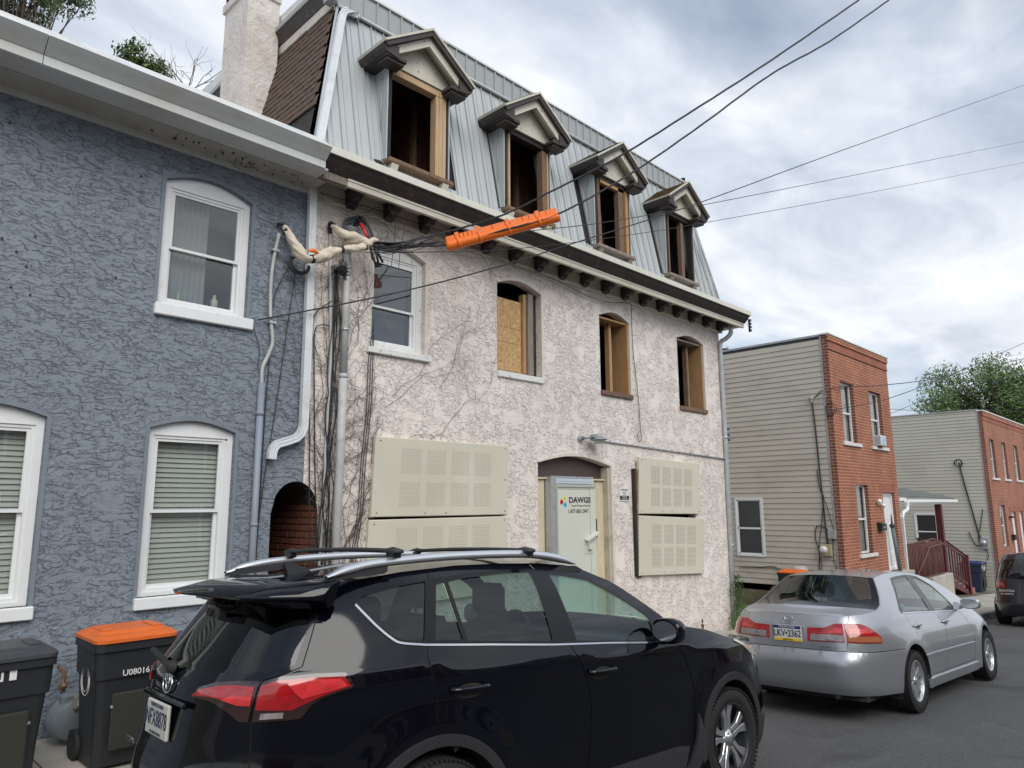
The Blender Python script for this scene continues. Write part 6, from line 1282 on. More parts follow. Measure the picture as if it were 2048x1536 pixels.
# ================================================================== PLANTS
def leaf_cloud(q, centres, n, size, rnd_, flat=1.0):
    for (c, r) in centres:
        for _ in range(n):
            d = Vector([rnd_.gauss(0, 1) for _ in range(3)]); d = d.normalized() * r * (rnd_.random() ** 0.45); d.z *= 0.75
            p = Vector(c) + d; u = Vector([rnd_.gauss(0, 1) for _ in range(3)]).normalized(); v = u.orthogonal().normalized(); s_ = size * rnd_.uniform(0.6, 1.3)
            q.face([p - u * s_, p + v * s_ * 0.5, p + u * s_, p - v * s_ * 0.5])
def tree(label, base, crown_c, crown_r, n_cl, n_leaf, size, seed, lm='leaf', zscale=0.7, name='tree'):
    rr = random.Random(seed); t = thing(name, label, 'tree', base); B0 = Vector(base); C0 = Vector(crown_c); q = MB(); leaves = []
    q.tube([B0, B0.lerp(C0, 0.35) + Vector((rr.uniform(-.2, .2), rr.uniform(-.2, .2), 0)), B0.lerp(C0, 0.75)], 0.3, 8, True, [crown_r * 0.07, crown_r * 0.055, crown_r * 0.045])
    for k in range(n_cl):
        d = Vector([rr.gauss(0, 1) for _ in range(3)]).normalized() * crown_r * rr.uniform(0.35, 1.0); d.z *= zscale; c = C0 + d
        st = B0.lerp(C0, rr.uniform(0.5, 0.95)); mid = st.lerp(c, 0.5) + Vector((0, 0, crown_r * 0.1)); q.tube(smooth_path([st, mid, c], 3), 0.1, 5, False, None if False else [crown_r * 0.025 * (1 - 0.12 * i) for i in range(7)])
        leaves.append((c, crown_r * rr.uniform(0.16, 0.30)))
    q.build('trunk', M['bark'], t, fix=False)
    q = MB(); leaf_cloud(q, leaves, n_leaf, size, rr)
    for i in range(0, len(q.f), 3): q.m[i] = 1
    q.build('crown', [M[lm], M['leafdark']], t, fix=False); return t
def far(px, py, dist): d = right * ((px - 1024) / F_PX) + down * ((py - 768) / F_PX) + fwd; d = d / math.hypot(d.x, d.y); return Vector((0, 0, EYE)) + d * dist
c = far(1992, 828, 78); tree('broad green tree rising behind the far brick house', (c.x, c.y, ground(c.x)), c, 7.6, 130, 260, 0.15, 5, 'leaf', 0.62)
c = far(40, -25, 21); tree('leafy tree at the top left corner behind the blue house', (c.x + 0.2, c.y, 0), c, 1.55, 46, 260, 0.06, 8, 'leaf', 0.8)
def sprig(label, px, py, pts, dist, seed):
    rr = random.Random(seed); t = thing('tree', label, 'tree', tuple(far(px, py, dist))); q = MB(); P = [far(a, b_, dist) for a, b_ in pts]; base = far(pts[0][0] + 10, 260, dist); base.z = 0
    q.tube([base, P[0]], 0.03, 6); q.tube(smooth_path(P), 0.015, 5); q.build('branch', M['bark'], t, fix=False)
    q = MB(); leaf_cloud(q, [(p + Vector((rr.uniform(-.1, .1), 0, rr.uniform(-.1, .1))), rr.uniform(0.16, 0.30)) for p in smooth_path(P, 3) for _ in range(1)], 60, 0.06, rr)
    for i in range(0, len(q.f), 2): q.m[i] = 1
    q.build('leaves', [M['leaf'], M['leafdark']], t, fix=False)
sprig('leafy sprig rising above the middle of the blue house roof', 270, 120, [(300, 160), (285, 128), (262, 118), (250, 100), (268, 88)], 15, 4)
sprig('small leafy tip left of the bare tree top', 315, 135, [(325, 165), (316, 140), (302, 136), (318, 128)], 15, 9)
def bare(label, px, py, dist, h, seed, n=5):
    rr = random.Random(seed); q = MB(); c = far(px, py, dist)
    def br(p, d, L_, r, dep):
        pts = [p]; 
        for i in range(6): d = (d + Vector([rr.gauss(0, 0.16) for _ in range(3)])).normalized(); pts.append(pts[-1] + d * L_ / 6)
        q.tube(pts, r, 5, False, [r * (1 - 0.1 * i) for i in range(7)])
        if dep:
            for _ in range(3): k = rr.randint(2, 6); br(pts[k], (d + Vector([rr.gauss(0, 0.55) for _ in range(3)])).normalized(), L_ * rr.uniform(0.45, 0.75), r * 0.55, dep - 1)
    g0 = Vector((c.x, c.y, 0)); q.tube([g0, c], 0.04, 6)
    for k in range(n): br(c + Vector((0, 0, -0.1 * k)), Vector((rr.uniform(-0.8, 0.8), rr.uniform(-0.4, 0.4), 1)).normalized(), h, 0.014, 2)
    tag(q.build('bare_tree', M['bark'], None, fix=False), label, 'tree')
bare('bare leafless tree top left of the chimney', 372, 178, 14, 0.9, 3)
bare('thin bare twigs beside the leafy tree at the top left', 92, 60, 19, 0.9, 6, 3)
# ivy on the foot of the corner downspout, weeds along the yard
rr = random.Random(2); q = MB()
for k in range(900):
    z = ground(13.1) + 0.1 + 1.02 * rr.random() ** 1.3; w_ = 0.20 * (1 - (z + 0.62) / 1.25) + 0.05; p = Vector((13.12 + rr.gauss(0, w_ * 0.75), 6.93 - abs(rr.gauss(0, 0.05)), z)); u = Vector((rr.gauss(0, 1), -0.4, rr.gauss(0, 1) - 0.8)).normalized(); v = Vector((rr.gauss(0, 1), rr.gauss(0, 0.4), rr.gauss(0, 1))).normalized(); s_ = rr.uniform(0.016, 0.034)
    q.face([p - u * s_, p + v * s_ * 0.6, p + u * s_, p - v * s_ * 0.6])
for k in range(10):
    x = 13.1 + rr.gauss(0, 0.06); q.tube(smooth_path([(x, 6.95, -0.65), (x + rr.gauss(0, 0.05), 6.92, -0.2), (x + rr.gauss(0, 0.04), 6.93, 0.3 * rr.random())]), 0.005, 4, False)
tag(q.build('ivy', M['leafdark'], None, fix=False), 'green ivy climbing the foot of the corner downspout', 'ivy', None, 'stuff')
q = MB()
for k in range(5200):
    x = rr.uniform(13.4, 18.6) if k < 3300 else rr.uniform(32, 36); y = rr.uniform(7.1, 9.8) if k < 3300 else rr.uniform(8.6, 12); z = ground(x) + 0.095; h = rr.uniform(0.03, 0.12); dx, dy = rr.gauss(0, 0.03), rr.gauss(0, 0.03)
    if noise.noise(Vector((x * 0.9, y * 0.9, 0))) < -0.12: continue
    q.face([(x - 0.008, y, z), (x + 0.008, y, z), (x + dx, y + dy, z + h)])
tag(q.build('weeds', M['leaf'], None, fix=False), 'patchy grass and weeds in the side yards', 'grass', None, 'stuff')
q = MB()
for k in range(1300):      # grit and litter along the kerb and on the street
    x = rr.uniform(1, 34); y = rr.choice((rr.uniform(4.4, 4.85), rr.uniform(6.7, 7.0), rr.uniform(0.8, 4.85))); z = ground(x) + (0.122 if y > 5 else 0.001); s_ = rr.uniform(0.003, 0.011)
    p = Vector((x, y, z)); a = rr.random() * 6; u = Vector((math.cos(a), math.sin(a), 0)) * s_; v = Vector((-math.sin(a), math.cos(a), 0)) * s_ * 0.7
    q.add([p - u - v, p + u - v, p + u + v, p - u + v, p + Vector((0, 0, s_))], [(0, 1, 4), (1, 2, 4), (2, 3, 4), (3, 0, 4)])
tag(q.build('grit', M['kerb'], None, fix=False), 'loose grit along the kerb and on the street', 'gravel', None, 'stuff')
# wires of brick house 1 window etc. done; houses across the street stand behind the viewer
OPP = [(-9.5, 5.6, 'red brick', (0.24, 0.08, 0.05)), (-3.8, 6.2, 'cream', (0.45, 0.42, 0.34)), (2.2, 5.8, 'brown brick', (0.16, 0.075, 0.05)), (8.2, 6.3, 'grey', (0.26, 0.27, 0.27)), (14.2, 5.7, 'pale yellow', (0.42, 0.37, 0.24)), (20.2, 6.4, 'dark red', (0.20, 0.06, 0.045))]
for (x0, h, nm, c) in OPP:
    z0 = ground(x0 + 3); t = thing('row_house', nm + ' two-storey row house across the street', 'house', (x0 + 3, -8, z0), 'row houses across the street')
    m_ = mat('opposite_' + nm.replace(' ', '_'), c, 0.85, var=0.1)
    q = MB(); q.box(x0, x0 + 5.95, -15, -8, z0 - 1, z0 + h); q.build('wall', m_, t); q = MB(); q.box(x0 - 0.02, x0 + 5.97, -8.25, -7.8, z0 + h, z0 + h + 0.2); q.build('cornice', M['darkwood'], t)
    for (wx, wz) in ((0.7, 3.4), (2.5, 3.4), (4.3, 3.4), (0.7, 0.9), (4.3, 0.9)):
        q = MB(); frame_ring(q, x0 + wx, x0 + wx + 0.95, z0 + wz, z0 + wz + 1.6, 0.08, -7.99, -7.94); f = q.build('window', M['white'], t); q = MB(); q.box(x0 + wx + 0.08, x0 + wx + 0.87, -7.985, -7.975, z0 + wz + 0.08, z0 + wz + 1.52); q.build('pane', mat('dark_pane', (0.03, 0.035, 0.04), 0.1), f)
    q = MB(); q.box(x0 + 2.5, x0 + 3.5, -7.995, -7.95, z0 + 0.2, z0 + 2.4); q.build('door', M['darkwood'], t)

# ================================================================== CAR BODIES
def spline(pts):
    """smooth monotone-ish curve through (t, value) control points, vectorised"""
    t = np.array([p[0] for p in pts], float); y = np.array([p[1] for p in pts], float); d = np.diff(y) / np.diff(t); m = np.empty(len(t)); m[0], m[-1] = d[0], d[-1]
    for i in range(1, len(t) - 1): m[i] = 0.0 if d[i - 1] * d[i] <= 0 else 2 * d[i - 1] * d[i] / (d[i - 1] + d[i])
    def f(u):
        u = np.clip(np.asarray(u, float), t[0], t[-1]); k = np.clip(np.searchsorted(t, u, side='right') - 1, 0, len(t) - 2); h = t[k + 1] - t[k]; s = (u - t[k]) / h
        return (2 * s ** 3 - 3 * s ** 2 + 1) * y[k] + (s ** 3 - 2 * s ** 2 + s) * h * m[k] + (-2 * s ** 3 + 3 * s ** 2) * y[k + 1] + (s ** 3 - s ** 2) * h * m[k + 1]
    return f
class Shell:
    """Half of a car body: at every height the plan outline is a superellipse; s runs along the outline
    from the rear centre round the right side to the front centre."""
    def __init__(c, xm, xr, xf, w, shear, nr, nf, arches=(), flare=0.018, w0=0.92, bulges=()):
        c.xm, c.xr, c.xf, c.w, c.shear, c.arches, c.flare, c.bulges = xm, spline(xr), spline(xf), spline(w), shear, arches, flare, bulges
        th = np.linspace(0, math.pi / 2, 700)
        def table(n, a0):
            r = (np.abs(np.cos(th)) ** n + np.abs(np.sin(th)) ** n) ** (-1.0 / n); X, V = r * np.cos(th), r * np.sin(th)
            L = np.concatenate([[0], np.cumsum(np.hypot(np.diff(X) * a0, np.diff(V) * w0))]); return X, V, L
        c.RX, c.RV, c.RL = table(nr, xm - float(c.xr(0.7))); X, V, L = table(nf, float(c.xf(0.7)) - xm)
        c.FX, c.FV, c.FL = X[::-1], V[::-1], L[-1] - L[::-1]; c.S1 = c.RL[-1]; c.S2 = c.S1 + c.FL[-1]
    def xv(c, s, z):
        s = np.asarray(s, float); z = np.asarray(z, float); rear = s <= c.S1
        Xr, Vr = np.interp(s, c.RL, c.RX), np.interp(s, c.RL, c.RV); Xf, Vf = np.interp(s - c.S1, c.FL, c.FX), np.interp(s - c.S1, c.FL, c.FV)
        x = np.where(rear, c.xm - Xr * (c.xm - c.xr(z)), c.xm + Xf * (c.xf(z) - c.xm)); V = np.where(rear, Vr, Vf)
        v = V * c.w(z + c.shear * x)
        for (ax, az, R) in c.arches:
            d = np.hypot(x - ax, z - az); v = v + V * c.flare * np.exp(-((d - R) / 0.10) ** 2)
        for (bx, bz, sx_, sz_, amt) in c.bulges: v = v + V * amt * np.exp(-((x - bx) / sx_) ** 2 - ((z - bz) / sz_) ** 2)
        return x, v
    def P(c, s, z): x, v = c.xv(s, z); return np.stack([x, -v, np.asarray(z, float) + 0 * x], -1)      # right side is -Y
    def N(c, s, z):
        e = 2e-3; a = c.P(np.asarray(s) + e, z) - c.P(np.asarray(s) - e, z); b = c.P(s, np.asarray(z) + e) - c.P(s, np.asarray(z) - e); n = np.cross(a, b); l = np.linalg.norm(n, axis=-1, keepdims=True); n = n / np.maximum(l, 1e-12)
        n = np.where((np.asarray(s) <= 2 * e)[..., None], np.array([-1.0, 0, 0]) * 0 + n, n); return n
    def s_of_x(c, x, z):
        """s on the flank for a given x and height"""
        x = float(x); z = float(z)
        if x <= c.xm:
            t = (c.xm - x) / (c.xm - float(c.xr(z))); return float(np.interp(-min(t, 1.0), -c.RX, c.RL))
        t = (x - c.xm) / (float(c.xf(z)) - c.xm); return c.S1 + float(np.interp(min(t, 1.0), c.FX, c.FL))
    def s_of_v(c, v, z, rear=True):
        lo, hi = (0.0, c.S1) if rear else (c.S2, c.S1)
        for _ in range(40):
            m = (lo + hi) / 2
            if float(c.xv(m, z)[1]) < v: lo = m
            else: hi = m
        return lo
def flank(sh, pts): return [(sh.s_of_x(x, z), z) for x, z in pts]
def dens(loop, step=0.05):
    out = []
    for i in range(len(loop)):
        a, b = loop[i], loop[(i + 1) % len(loop)]; n = max(1, int(math.hypot(b[0] - a[0], b[1] - a[1]) / step)); out += [(lerp(a[0], b[0], k / n), lerp(a[1], b[1], k / n)) for k in range(n)]
    return out
def ribbon(path, w_):
    """thin closed strip around an open 2D path"""
    P = [Vector(p) for p in path]; L_, R_ = [], []
    for i, p in enumerate(P):
        t = (P[min(i + 1, len(P) - 1)] - P[max(i - 1, 0)]).normalized(); n = Vector((-t.y, t.x)); L_.append(tuple(p + n * w_ / 2)); R_.append(tuple(p - n * w_ / 2))
    return L_ + R_[::-1]
def smooth2(pts, n=5):
    return [(p.x, p.z) for p in smooth_path([(a, 0, b) for a, b in pts], n)]
def round_loop(pts, r=0.02, n=4):
    """closed 2D loop with rounded corners"""
    out = []; N_ = len(pts)
    for i in range(N_):
        p = Vector(pts[i]); a = Vector(pts[i - 1]) - p; b = Vector(pts[(i + 1) % N_]) - p; rr_ = min(r, a.length * 0.45, b.length * 0.45); A = p + a.normalized() * rr_; B = p + b.normalized() * rr_
        for k in range(n + 1): t = k / n; q = A * (1 - t) ** 2 + p * 2 * t * (1 - t) + B * t * t; out.append((q.x, q.y))
    return out
def shell_mesh(sh, name, V, tris, m, parent, off=0.0, side=1, skirt=0.0, loops=(), label=None, thick=0.0):
    """triangles of the (s, z) domain put on the body; side -1 is the mirrored left half"""
    used = sorted({i for t in tris for i in t}); idx = {u: k for k, u in enumerate(used)}
    if not used: return None
    a = np.array([V[i] for i in used]); P = sh.P(a[:, 0], a[:, 1]); N_ = sh.N(a[:, 0], a[:, 1]); P = P + N_ * off; F = [tuple(idx[i] for i in t) for t in tris]
    # outward orientation
    def area(f): (x0, y0), (x1, y1), (x2, y2) = (V[used[f[0]]], V[used[f[1]]], V[used[f[2]]]); return (x1 - x0) * (y2 - y0) - (x2 - x0) * (y1 - y0)
    F = [f if area(f) > 0 else f[::-1] for f in F]; NS = list(map(tuple, N_)); PS = list(map(tuple, P)); nb = len(PS)
    if skirt:
        cnt = {}
        for f in F:
            for i in range(len(f)): e = (f[i], f[(i + 1) % len(f)]); cnt[e] = 1
        for (i, j) in [e for e in cnt if (e[1], e[0]) not in cnt]:
            p, q = np.array(PS[i]), np.array(PS[j]); pn, qn = np.array(NS[i]), np.array(NS[j]); k = len(PS); en = np.cross(q - p, pn); en = en / max(np.linalg.norm(en), 1e-9)
            PS += [tuple(p), tuple(q), tuple(q - qn * skirt), tuple(p - pn * skirt)]; NS += [tuple(en)] * 4; F.append((k, k + 3, k + 2, k + 1))
    if side < 0: PS = [(p[0], -p[1], p[2]) for p in PS]; NS = [(p[0], -p[1], p[2]) for p in NS]; F = [f[::-1] for f in F]
    me = bpy.data.meshes.new(name); me.from_pydata(PS, [], F); me.materials.append(m); me.polygons.foreach_set('use_smooth', [True] * len(F)); me.update(); me.normals_split_custom_set_from_vertices([Vector(x) for x in NS])
    return link_mesh(name, me, parent, None, None, label)
def grid_pts(x0, x1, z0, z1, dx, dz): return [(x0 + i * dx, z0 + j * dz) for i in range(int((x1 - x0) / dx) + 1) for j in range(int((z1 - z0) / dz) + 1)]
def patch(sh, name, loop, m, parent, off=0.006, side=1, skirt=0.02, holes=(), step=0.04, label=None):
    lp = dens(loop, step); hs = [dens(h, step) for h in holes]; xs = [p[0] for p in lp]; zs = [p[1] for p in lp]
    pts = [p for p in grid_pts(min(xs), max(xs), min(zs), max(zs), step, step) if inpoly(p[0], p[1], lp)]
    V, T = cdt(lp, hs, pts); tr = [f for f, cx, cy in T if not any(inpoly(cx, cy, h) for h in hs)]
    return shell_mesh(sh, name, V, tr, m, parent, off, side, skirt, label=label)
def cap_patch(st, crown, bow, m, name, parent, nv=14, thick=0, flip=False):
    """surface across the car between mirrored edge stations (x, v, z)"""
    q = MB(); vs = []; fs = []
    for i, (x, v, z) in enumerate(st):
        cr = crown(i / (len(st) - 1)) if callable(crown) else crown; bw = bow(i / (len(st) - 1)) if callable(bow) else bow
        for k in range(nv + 1): u = -1 + 2 * k / nv; e = 1 - abs(u) ** 2.2; vs.append((x + bw * e, u * v, z + cr * e))
    for i in range(len(st) - 1):
        for k in range(nv): a = i * (nv + 1) + k; fs.append((a, a + 1, a + nv + 2, a + nv + 1))
    q.add(vs, fs, smooth=True); me = q.mesh(name, m); bm = bmesh.new(); bm.from_mesh(me); bmesh.ops.recalc_face_normals(bm, faces=bm.faces[:])
    s_ = sum(f.normal.z for f in bm.faces)
    if s_ < 0: bmesh.ops.reverse_faces(bm, faces=bm.faces[:])
    bm.to_mesh(me); bm.free(); return link_mesh(name, me, parent)
def car_root(name, label, loc, yaw, slope):
    t = bpy.data.objects.new(name, None); COL.objects.link(t); t.location = loc; t.rotation_euler = (0, math.atan(slope), math.radians(yaw)); t.empty_display_size = 0.3; ORG[t] = (Vector((0, 0, 0)), None); return tag(t, label, 'car')
def wheel(parent, x, v, r, wd, rim_r, spokes, m_rim, m_dark, side, style):
    """tyre with tread blocks, alloy rim; side = +1 for the right (-Y) flank"""
    y = -v * side; o = -side
    w_ = bpy.data.objects.new('wheel', None); COL.objects.link(w_); w_.parent = parent; w_.location = (x, y, r); ORG[w_] = (Vector((0, 0, 0)), None)
    def loc(q): return q
    b = MB(); hw = wd / 2; b.lathe((0, 0, 0), (0, 1, 0), [(-hw * 0.85, rim_r * 1.02), (-hw * 0.98, rim_r * 1.12), (-hw, r * 0.80), (-hw * 0.96, r * 0.92), (-hw * 0.82, r * 0.975), (-hw * 0.5, r * 0.995), (0, r), (hw * 0.5, r * 0.995), (hw * 0.82, r * 0.975), (hw * 0.96, r * 0.92), (hw, r * 0.80), (hw * 0.98, rim_r * 1.12), (hw * 0.85, rim_r * 1.02)], 64)
    b.build('tyre', M['tyre'], w_, fix=False)
    b = MB(); n = 72
    for k in range(n):
        a = 2 * math.pi * k / n; ca, sa = math.cos(a), math.sin(a)
        for s_ in (-1, 1): b.obox((ca * r * 0.972, s_ * hw * 0.80, sa * r * 0.972), (-sa, 0.25 * s_, ca), (0, 1, 0), (ca, 0, sa), r * 0.026, hw * 0.20, r * 0.018)
    b.build('tread_blocks', M['tyre'], w_, kind='stuff', fix=False)
    b = MB(); b.lathe((0, 0, 0), (0, o, 0), [(hw * 0.92, rim_r * 1.03), (hw * 0.95, rim_r * 1.0), (hw * 0.80, rim_r * 0.955), (hw * 0.55, rim_r * 0.93), (-hw * 0.8, rim_r * 0.90), (-hw * 0.8, 0.0)], 56); b.build('rim', m_rim if style == 'sedan' else m_dark, w_, fix=False)
    b = MB(); b.lathe((0, 0, 0), (0, o, 0), [(hw * 0.05, rim_r * 0.62), (hw * 0.1, rim_r * 0.60), (hw * 0.1, 0)], 32); b.build('brake_disc', M['brake'], w_, fix=False)
    f0 = hw * 0.62
    def sp(a0, a1, r0, r1, w0_, w1_, d0, d1, mm, nm, t_=0.02):
        """spoke from radius r0 to r1"""
        c0, s0, c1, s1 = math.cos(a0), math.sin(a0), math.cos(a1), math.sin(a1); A = Vector((c0 * r0, o * d0, s0 * r0)); B = Vector((c1 * r1, o * d1, s1 * r1)); t = (B - A).normalized(); n_ = t.cross(Vector((0, 1, 0))).normalized(); dv = Vector((0, -o * t_, 0)); sh_ = Vector((0, -o * 0.005, 0))
        b = MB(); top = [A - n_ * w0_ * 0.8, B - n_ * w1_ * 0.8, B + n_ * w1_ * 0.8, A + n_ * w0_ * 0.8]; mid = [A - n_ * w0_ + sh_, B - n_ * w1_ + sh_, B + n_ * w1_ + sh_, A + n_ * w0_ + sh_]; bot = [p + dv for p in mid]
        b.face(top)
        for i in range(4): j = (i + 1) % 4; b.face([top[i], top[j], mid[j], mid[i]]); b.face([mid[i], mid[j], bot[j], bot[i]])
        b.build(nm, mm, w_)
    if style == 'suv':
        for k in range(5):
            a = 2 * math.pi * k / 5 + math.pi / 2 + 0.1
            for s_ in (-1, 1):
                sp(a + s_ * 0.42, a + s_ * 0.17, rim_r * 0.22, rim_r * 0.60, 0.019, 0.017, f0, f0 + 0.006, m_rim, 'spoke'); sp(a + s_ * 0.17, a + s_ * 0.23, rim_r * 0.585, rim_r * 0.955, 0.017, 0.033, f0 + 0.006, f0 + 0.012, m_rim, 'spoke')
            sp(a, a, rim_r * 0.30, rim_r * 0.93, 0.012, 0.02, f0 - 0.014, f0 - 0.008, m_dark, 'spoke_web')
    elif style == 'sedan':
        for k in range(6): a = 2 * math.pi * k / 6 + math.pi / 2; sp(a, a, rim_r * 0.16, rim_r * 0.95, 0.034, 0.052, f0 + 0.004, f0 + 0.008, m_rim, 'spoke', 0.03)
    else:
        for k in range(7): a = 2 * math.pi * k / 7 + 0.3; sp(a, a, rim_r * 0.2, rim_r * 0.95, 0.02, 0.03, f0, f0 + 0.008, m_rim, 'spoke')
    b = MB(); b.lathe((0, 0, 0), (0, o, 0), [(f0 - 0.02, rim_r * 0.26), (f0 + 0.008, rim_r * 0.23), (f0 + 0.012, rim_r * 0.15), (f0 + 0.018, rim_r * 0.14), (f0 + 0.020, 0)], 28); b.build('hub_cap', m_rim, w_, fix=False)
    b = MB()
    for k in range(5): a = 2 * math.pi * k / 5 + math.pi / 2 + 0.73; b.cyl((math.cos(a) * rim_r * 0.19, o * (f0 + 0.01), math.sin(a) * rim_r * 0.19), (0, 1, 0), rim_r * 0.035, 0.012, 8)
    b.build('lug_nut', M['brake'], w_)
    return w_
M['tyre'] = mat('tyre_rubber', (0.016, 0.016, 0.017), 0.8, grain=0.15, gscale=60)
M['brake'] = mat('brake_steel', (0.10, 0.095, 0.09), 0.5, metal=0.6)
M['carblack'] = mat('black_car_paint', (0.0022, 0.0026, 0.0055), 0.2, spec=0.0, coat=1.0)
MATS['black_car_paint'].node_tree.nodes['Principled BSDF'].inputs['Coat Roughness'].default_value = 0.07
M['gloss'] = mat('gloss_black_trim', (0.004, 0.004, 0.005), 0.2, spec=0.35)
M['clad'] = mat('grey_black_cladding', (0.030, 0.030, 0.033), 0.55)
M['chrome'] = mat('chrome_trim', (0.62, 0.63, 0.64), 0.15, metal=1.0)
M['satin'] = mat('satin_silver', (0.72, 0.74, 0.76), 0.30, metal=0.85)
M['alloy'] = mat('machined_alloy', (0.62, 0.63, 0.64), 0.28, metal=0.85, stain=((0.25, 0.24, 0.22), 14, 0.3, 0.58))
M['alloydark'] = mat('dark_alloy', (0.045, 0.047, 0.05), 0.4, metal=0.5)
M['carglass'] = glass_mat('tinted_car_glass', (0.36, 0.43, 0.42), 0.03, 0.95)
M['carglassclear'] = glass_mat('clear_car_glass', (0.66, 0.84, 0.79), 0.06, 0.95)
M['carglassdark'] = glass_mat('dark_car_glass', (0.14, 0.15, 0.16), 0.03, 0.9)
M['lens_red'] = mat('red_lens', (0.34, 0.006, 0.010), 0.12, spec=0.6, coat=1.0, var=0.25, vscale=14)
M['lens_red2'] = mat('bright_red_lens', (0.62, 0.03, 0.036), 0.14, spec=0.6, coat=1.0, var=0.2, vscale=20)
M['lens_dark'] = mat('smoked_lens', (0.030, 0.012, 0.012), 0.1, coat=1.0)
M['lens_clear'] = mat('clear_lens', (0.25, 0.22, 0.22), 0.12, coat=1.0, var=0.3, vscale=30)
M['lens_amber'] = mat('amber_lens', (0.36, 0.12, 0.05), 0.15, coat=1.0)
M['seat'] = mat('car_seat', (0.035, 0.035, 0.038), 0.8)
M['seatlight'] = mat('light_car_trim', (0.30, 0.31, 0.31), 0.8)
def seat(parent, x, y, z, w_=0.5, m='seat', back=0.62, name='seat'):
    b = MB(); b.bbox(x - 0.25, x + 0.28, y - w_ / 2, y + w_ / 2, z, z + 0.16, 0.05)
    b.prism([(x - 0.20, y - w_ / 2 + 0.02, z + 0.1), (x - 0.42, y - w_ / 2 + 0.04, z + back), (x - 0.52, y - w_ / 2 + 0.04, z + back - 0.02), (x - 0.34, y - w_ / 2 + 0.02, z + 0.1)], (0, w_ - 0.06, 0)); s = b.build(name, M[m], parent)
    b = MB(); b.bbox(x - 0.55, x - 0.44, y - 0.13, y + 0.13, z + back + 0.05, z + back + 0.24, 0.035); b.tube([(x - 0.48, y - 0.05, z + back - 0.05), (x - 0.48, y - 0.05, z + back + 0.1)], 0.008, 6); b.tube([(x - 0.48, y + 0.05, z + back - 0.05), (x - 0.48, y + 0.05, z + back + 0.1)], 0.008, 6); b.build('headrest', M[m], s); return s

def make_body(root, sh, outer_pts, dlo, glasses, doors, seams, arches, mats, lamps=(), mirror_far=True, gstep=0.06):
    """outer_pts: polygon of the half body in (s, z). dlo: window band loops; glasses: [(name, loop, material)];
    doors: [(name, loop)]; seams: list of (path) gaps."""
    outer = dens(outer_pts, 0.05); gaps = [ribbon(p, 0.0062) for p in seams]
    arcl = [[(cx_, cz_) for cx_, cz_ in a] for a in arches]
    loops = [dens(l, 0.04) for l in dlo] + [dens(g[1], 0.04) for g in glasses] + [dens(g, 0.04) for g in gaps] + [dens(a, 0.05) for a in arcl]
    xs = [p[0] for p in outer]; zs = [p[1] for p in outer]
    pts = [p for p in grid_pts(min(xs) + 0.013, max(xs), min(zs) + 0.017, max(zs), gstep, 0.045) if inpoly(p[0], p[1], outer)]
    V, T = cdt(outer, loops, pts)
    reg = {'body': []}
    for f, cx, cy in T:
        if any(inpoly(cx, cy, a) for a in arcl): continue
        g = next((i for i, gl in enumerate(glasses) if inpoly(cx, cy, gl[1])), None)
        if g is not None: continue
        if any(inpoly(cx, cy, l) for l in dlo): reg.setdefault(('trim', 0), []).append(f); continue
        if any(inpoly(cx, cy, l) for l in gaps): continue
        d = next((i for i, dl in enumerate(doors) if inpoly(cx, cy, dl[1])), None)
        if d is not None: reg.setdefault(('door', d), []).append(f)
        else: reg['body'].append(f)
    out = {}
    for side in (1, -1):
        out['body', side] = shell_mesh(sh, 'body', V, reg['body'], mats['paint'], root, 0, side)
        for k, fs in reg.items():
            if k == 'body': continue
            if k[0] == 'trim': out['trim', side] = shell_mesh(sh, 'window_surround', V, fs, mats['trim'], root, 0.0015, side)
            else: out[k[1], side] = shell_mesh(sh, doors[k[1]][0], V, fs, mats['paint'], root, 0, side)
        for (nm, gl, gm) in glasses:
            gc = (sum(p[0] for p in gl) / len(gl), sum(p[1] for p in gl) / len(gl)); ge = [(max(0.0, p[0] + math.copysign(0.007, p[0] - gc[0])) if p[0] > 0.001 else p[0], p[1] + math.copysign(0.007, p[1] - gc[1])) for p in gl]
            patch(sh, nm, ge, M[gm], root, -0.004, side, 0.0, label=None)
        for p in seams: patch(sh, 'seam_backing', ribbon(p, 0.03), M['hole'], root, -0.012, side, 0.0)
    return out
def arch_ring(sh, cx, cz, R, a0, a1, n=26): return [(cx + R * math.cos(lerp(a0, a1, k / n)), cz + R * math.sin(lerp(a0, a1, k / n))) for k in range(n + 1)]
def wheel_well(root, cx, cz, R, v0, v1, side, m, sh=None):
    b = MB(); n = 20; pr = [(cx + R * math.cos(math.radians(a)), cz + R * math.sin(math.radians(a))) for a in np.linspace(-20, 200, n)]
    vo = [v0 if sh is None else float(sh.xv(sh.s_of_x(p[0], max(p[1], 0.25)), max(p[1], 0.25))[1]) - 0.012 for p in pr]
    for i in range(n - 1): b.face([(pr[i][0], -side * vo[i], pr[i][1]), (pr[i + 1][0], -side * vo[i + 1], pr[i + 1][1]), (pr[i + 1][0], -side * v1, pr[i + 1][1]), (pr[i][0], -side * v1, pr[i][1])])
    b.face([(p[0], -side * v1, p[1]) for p in pr]); b.build('wheel_housing', m, root, fix=False)
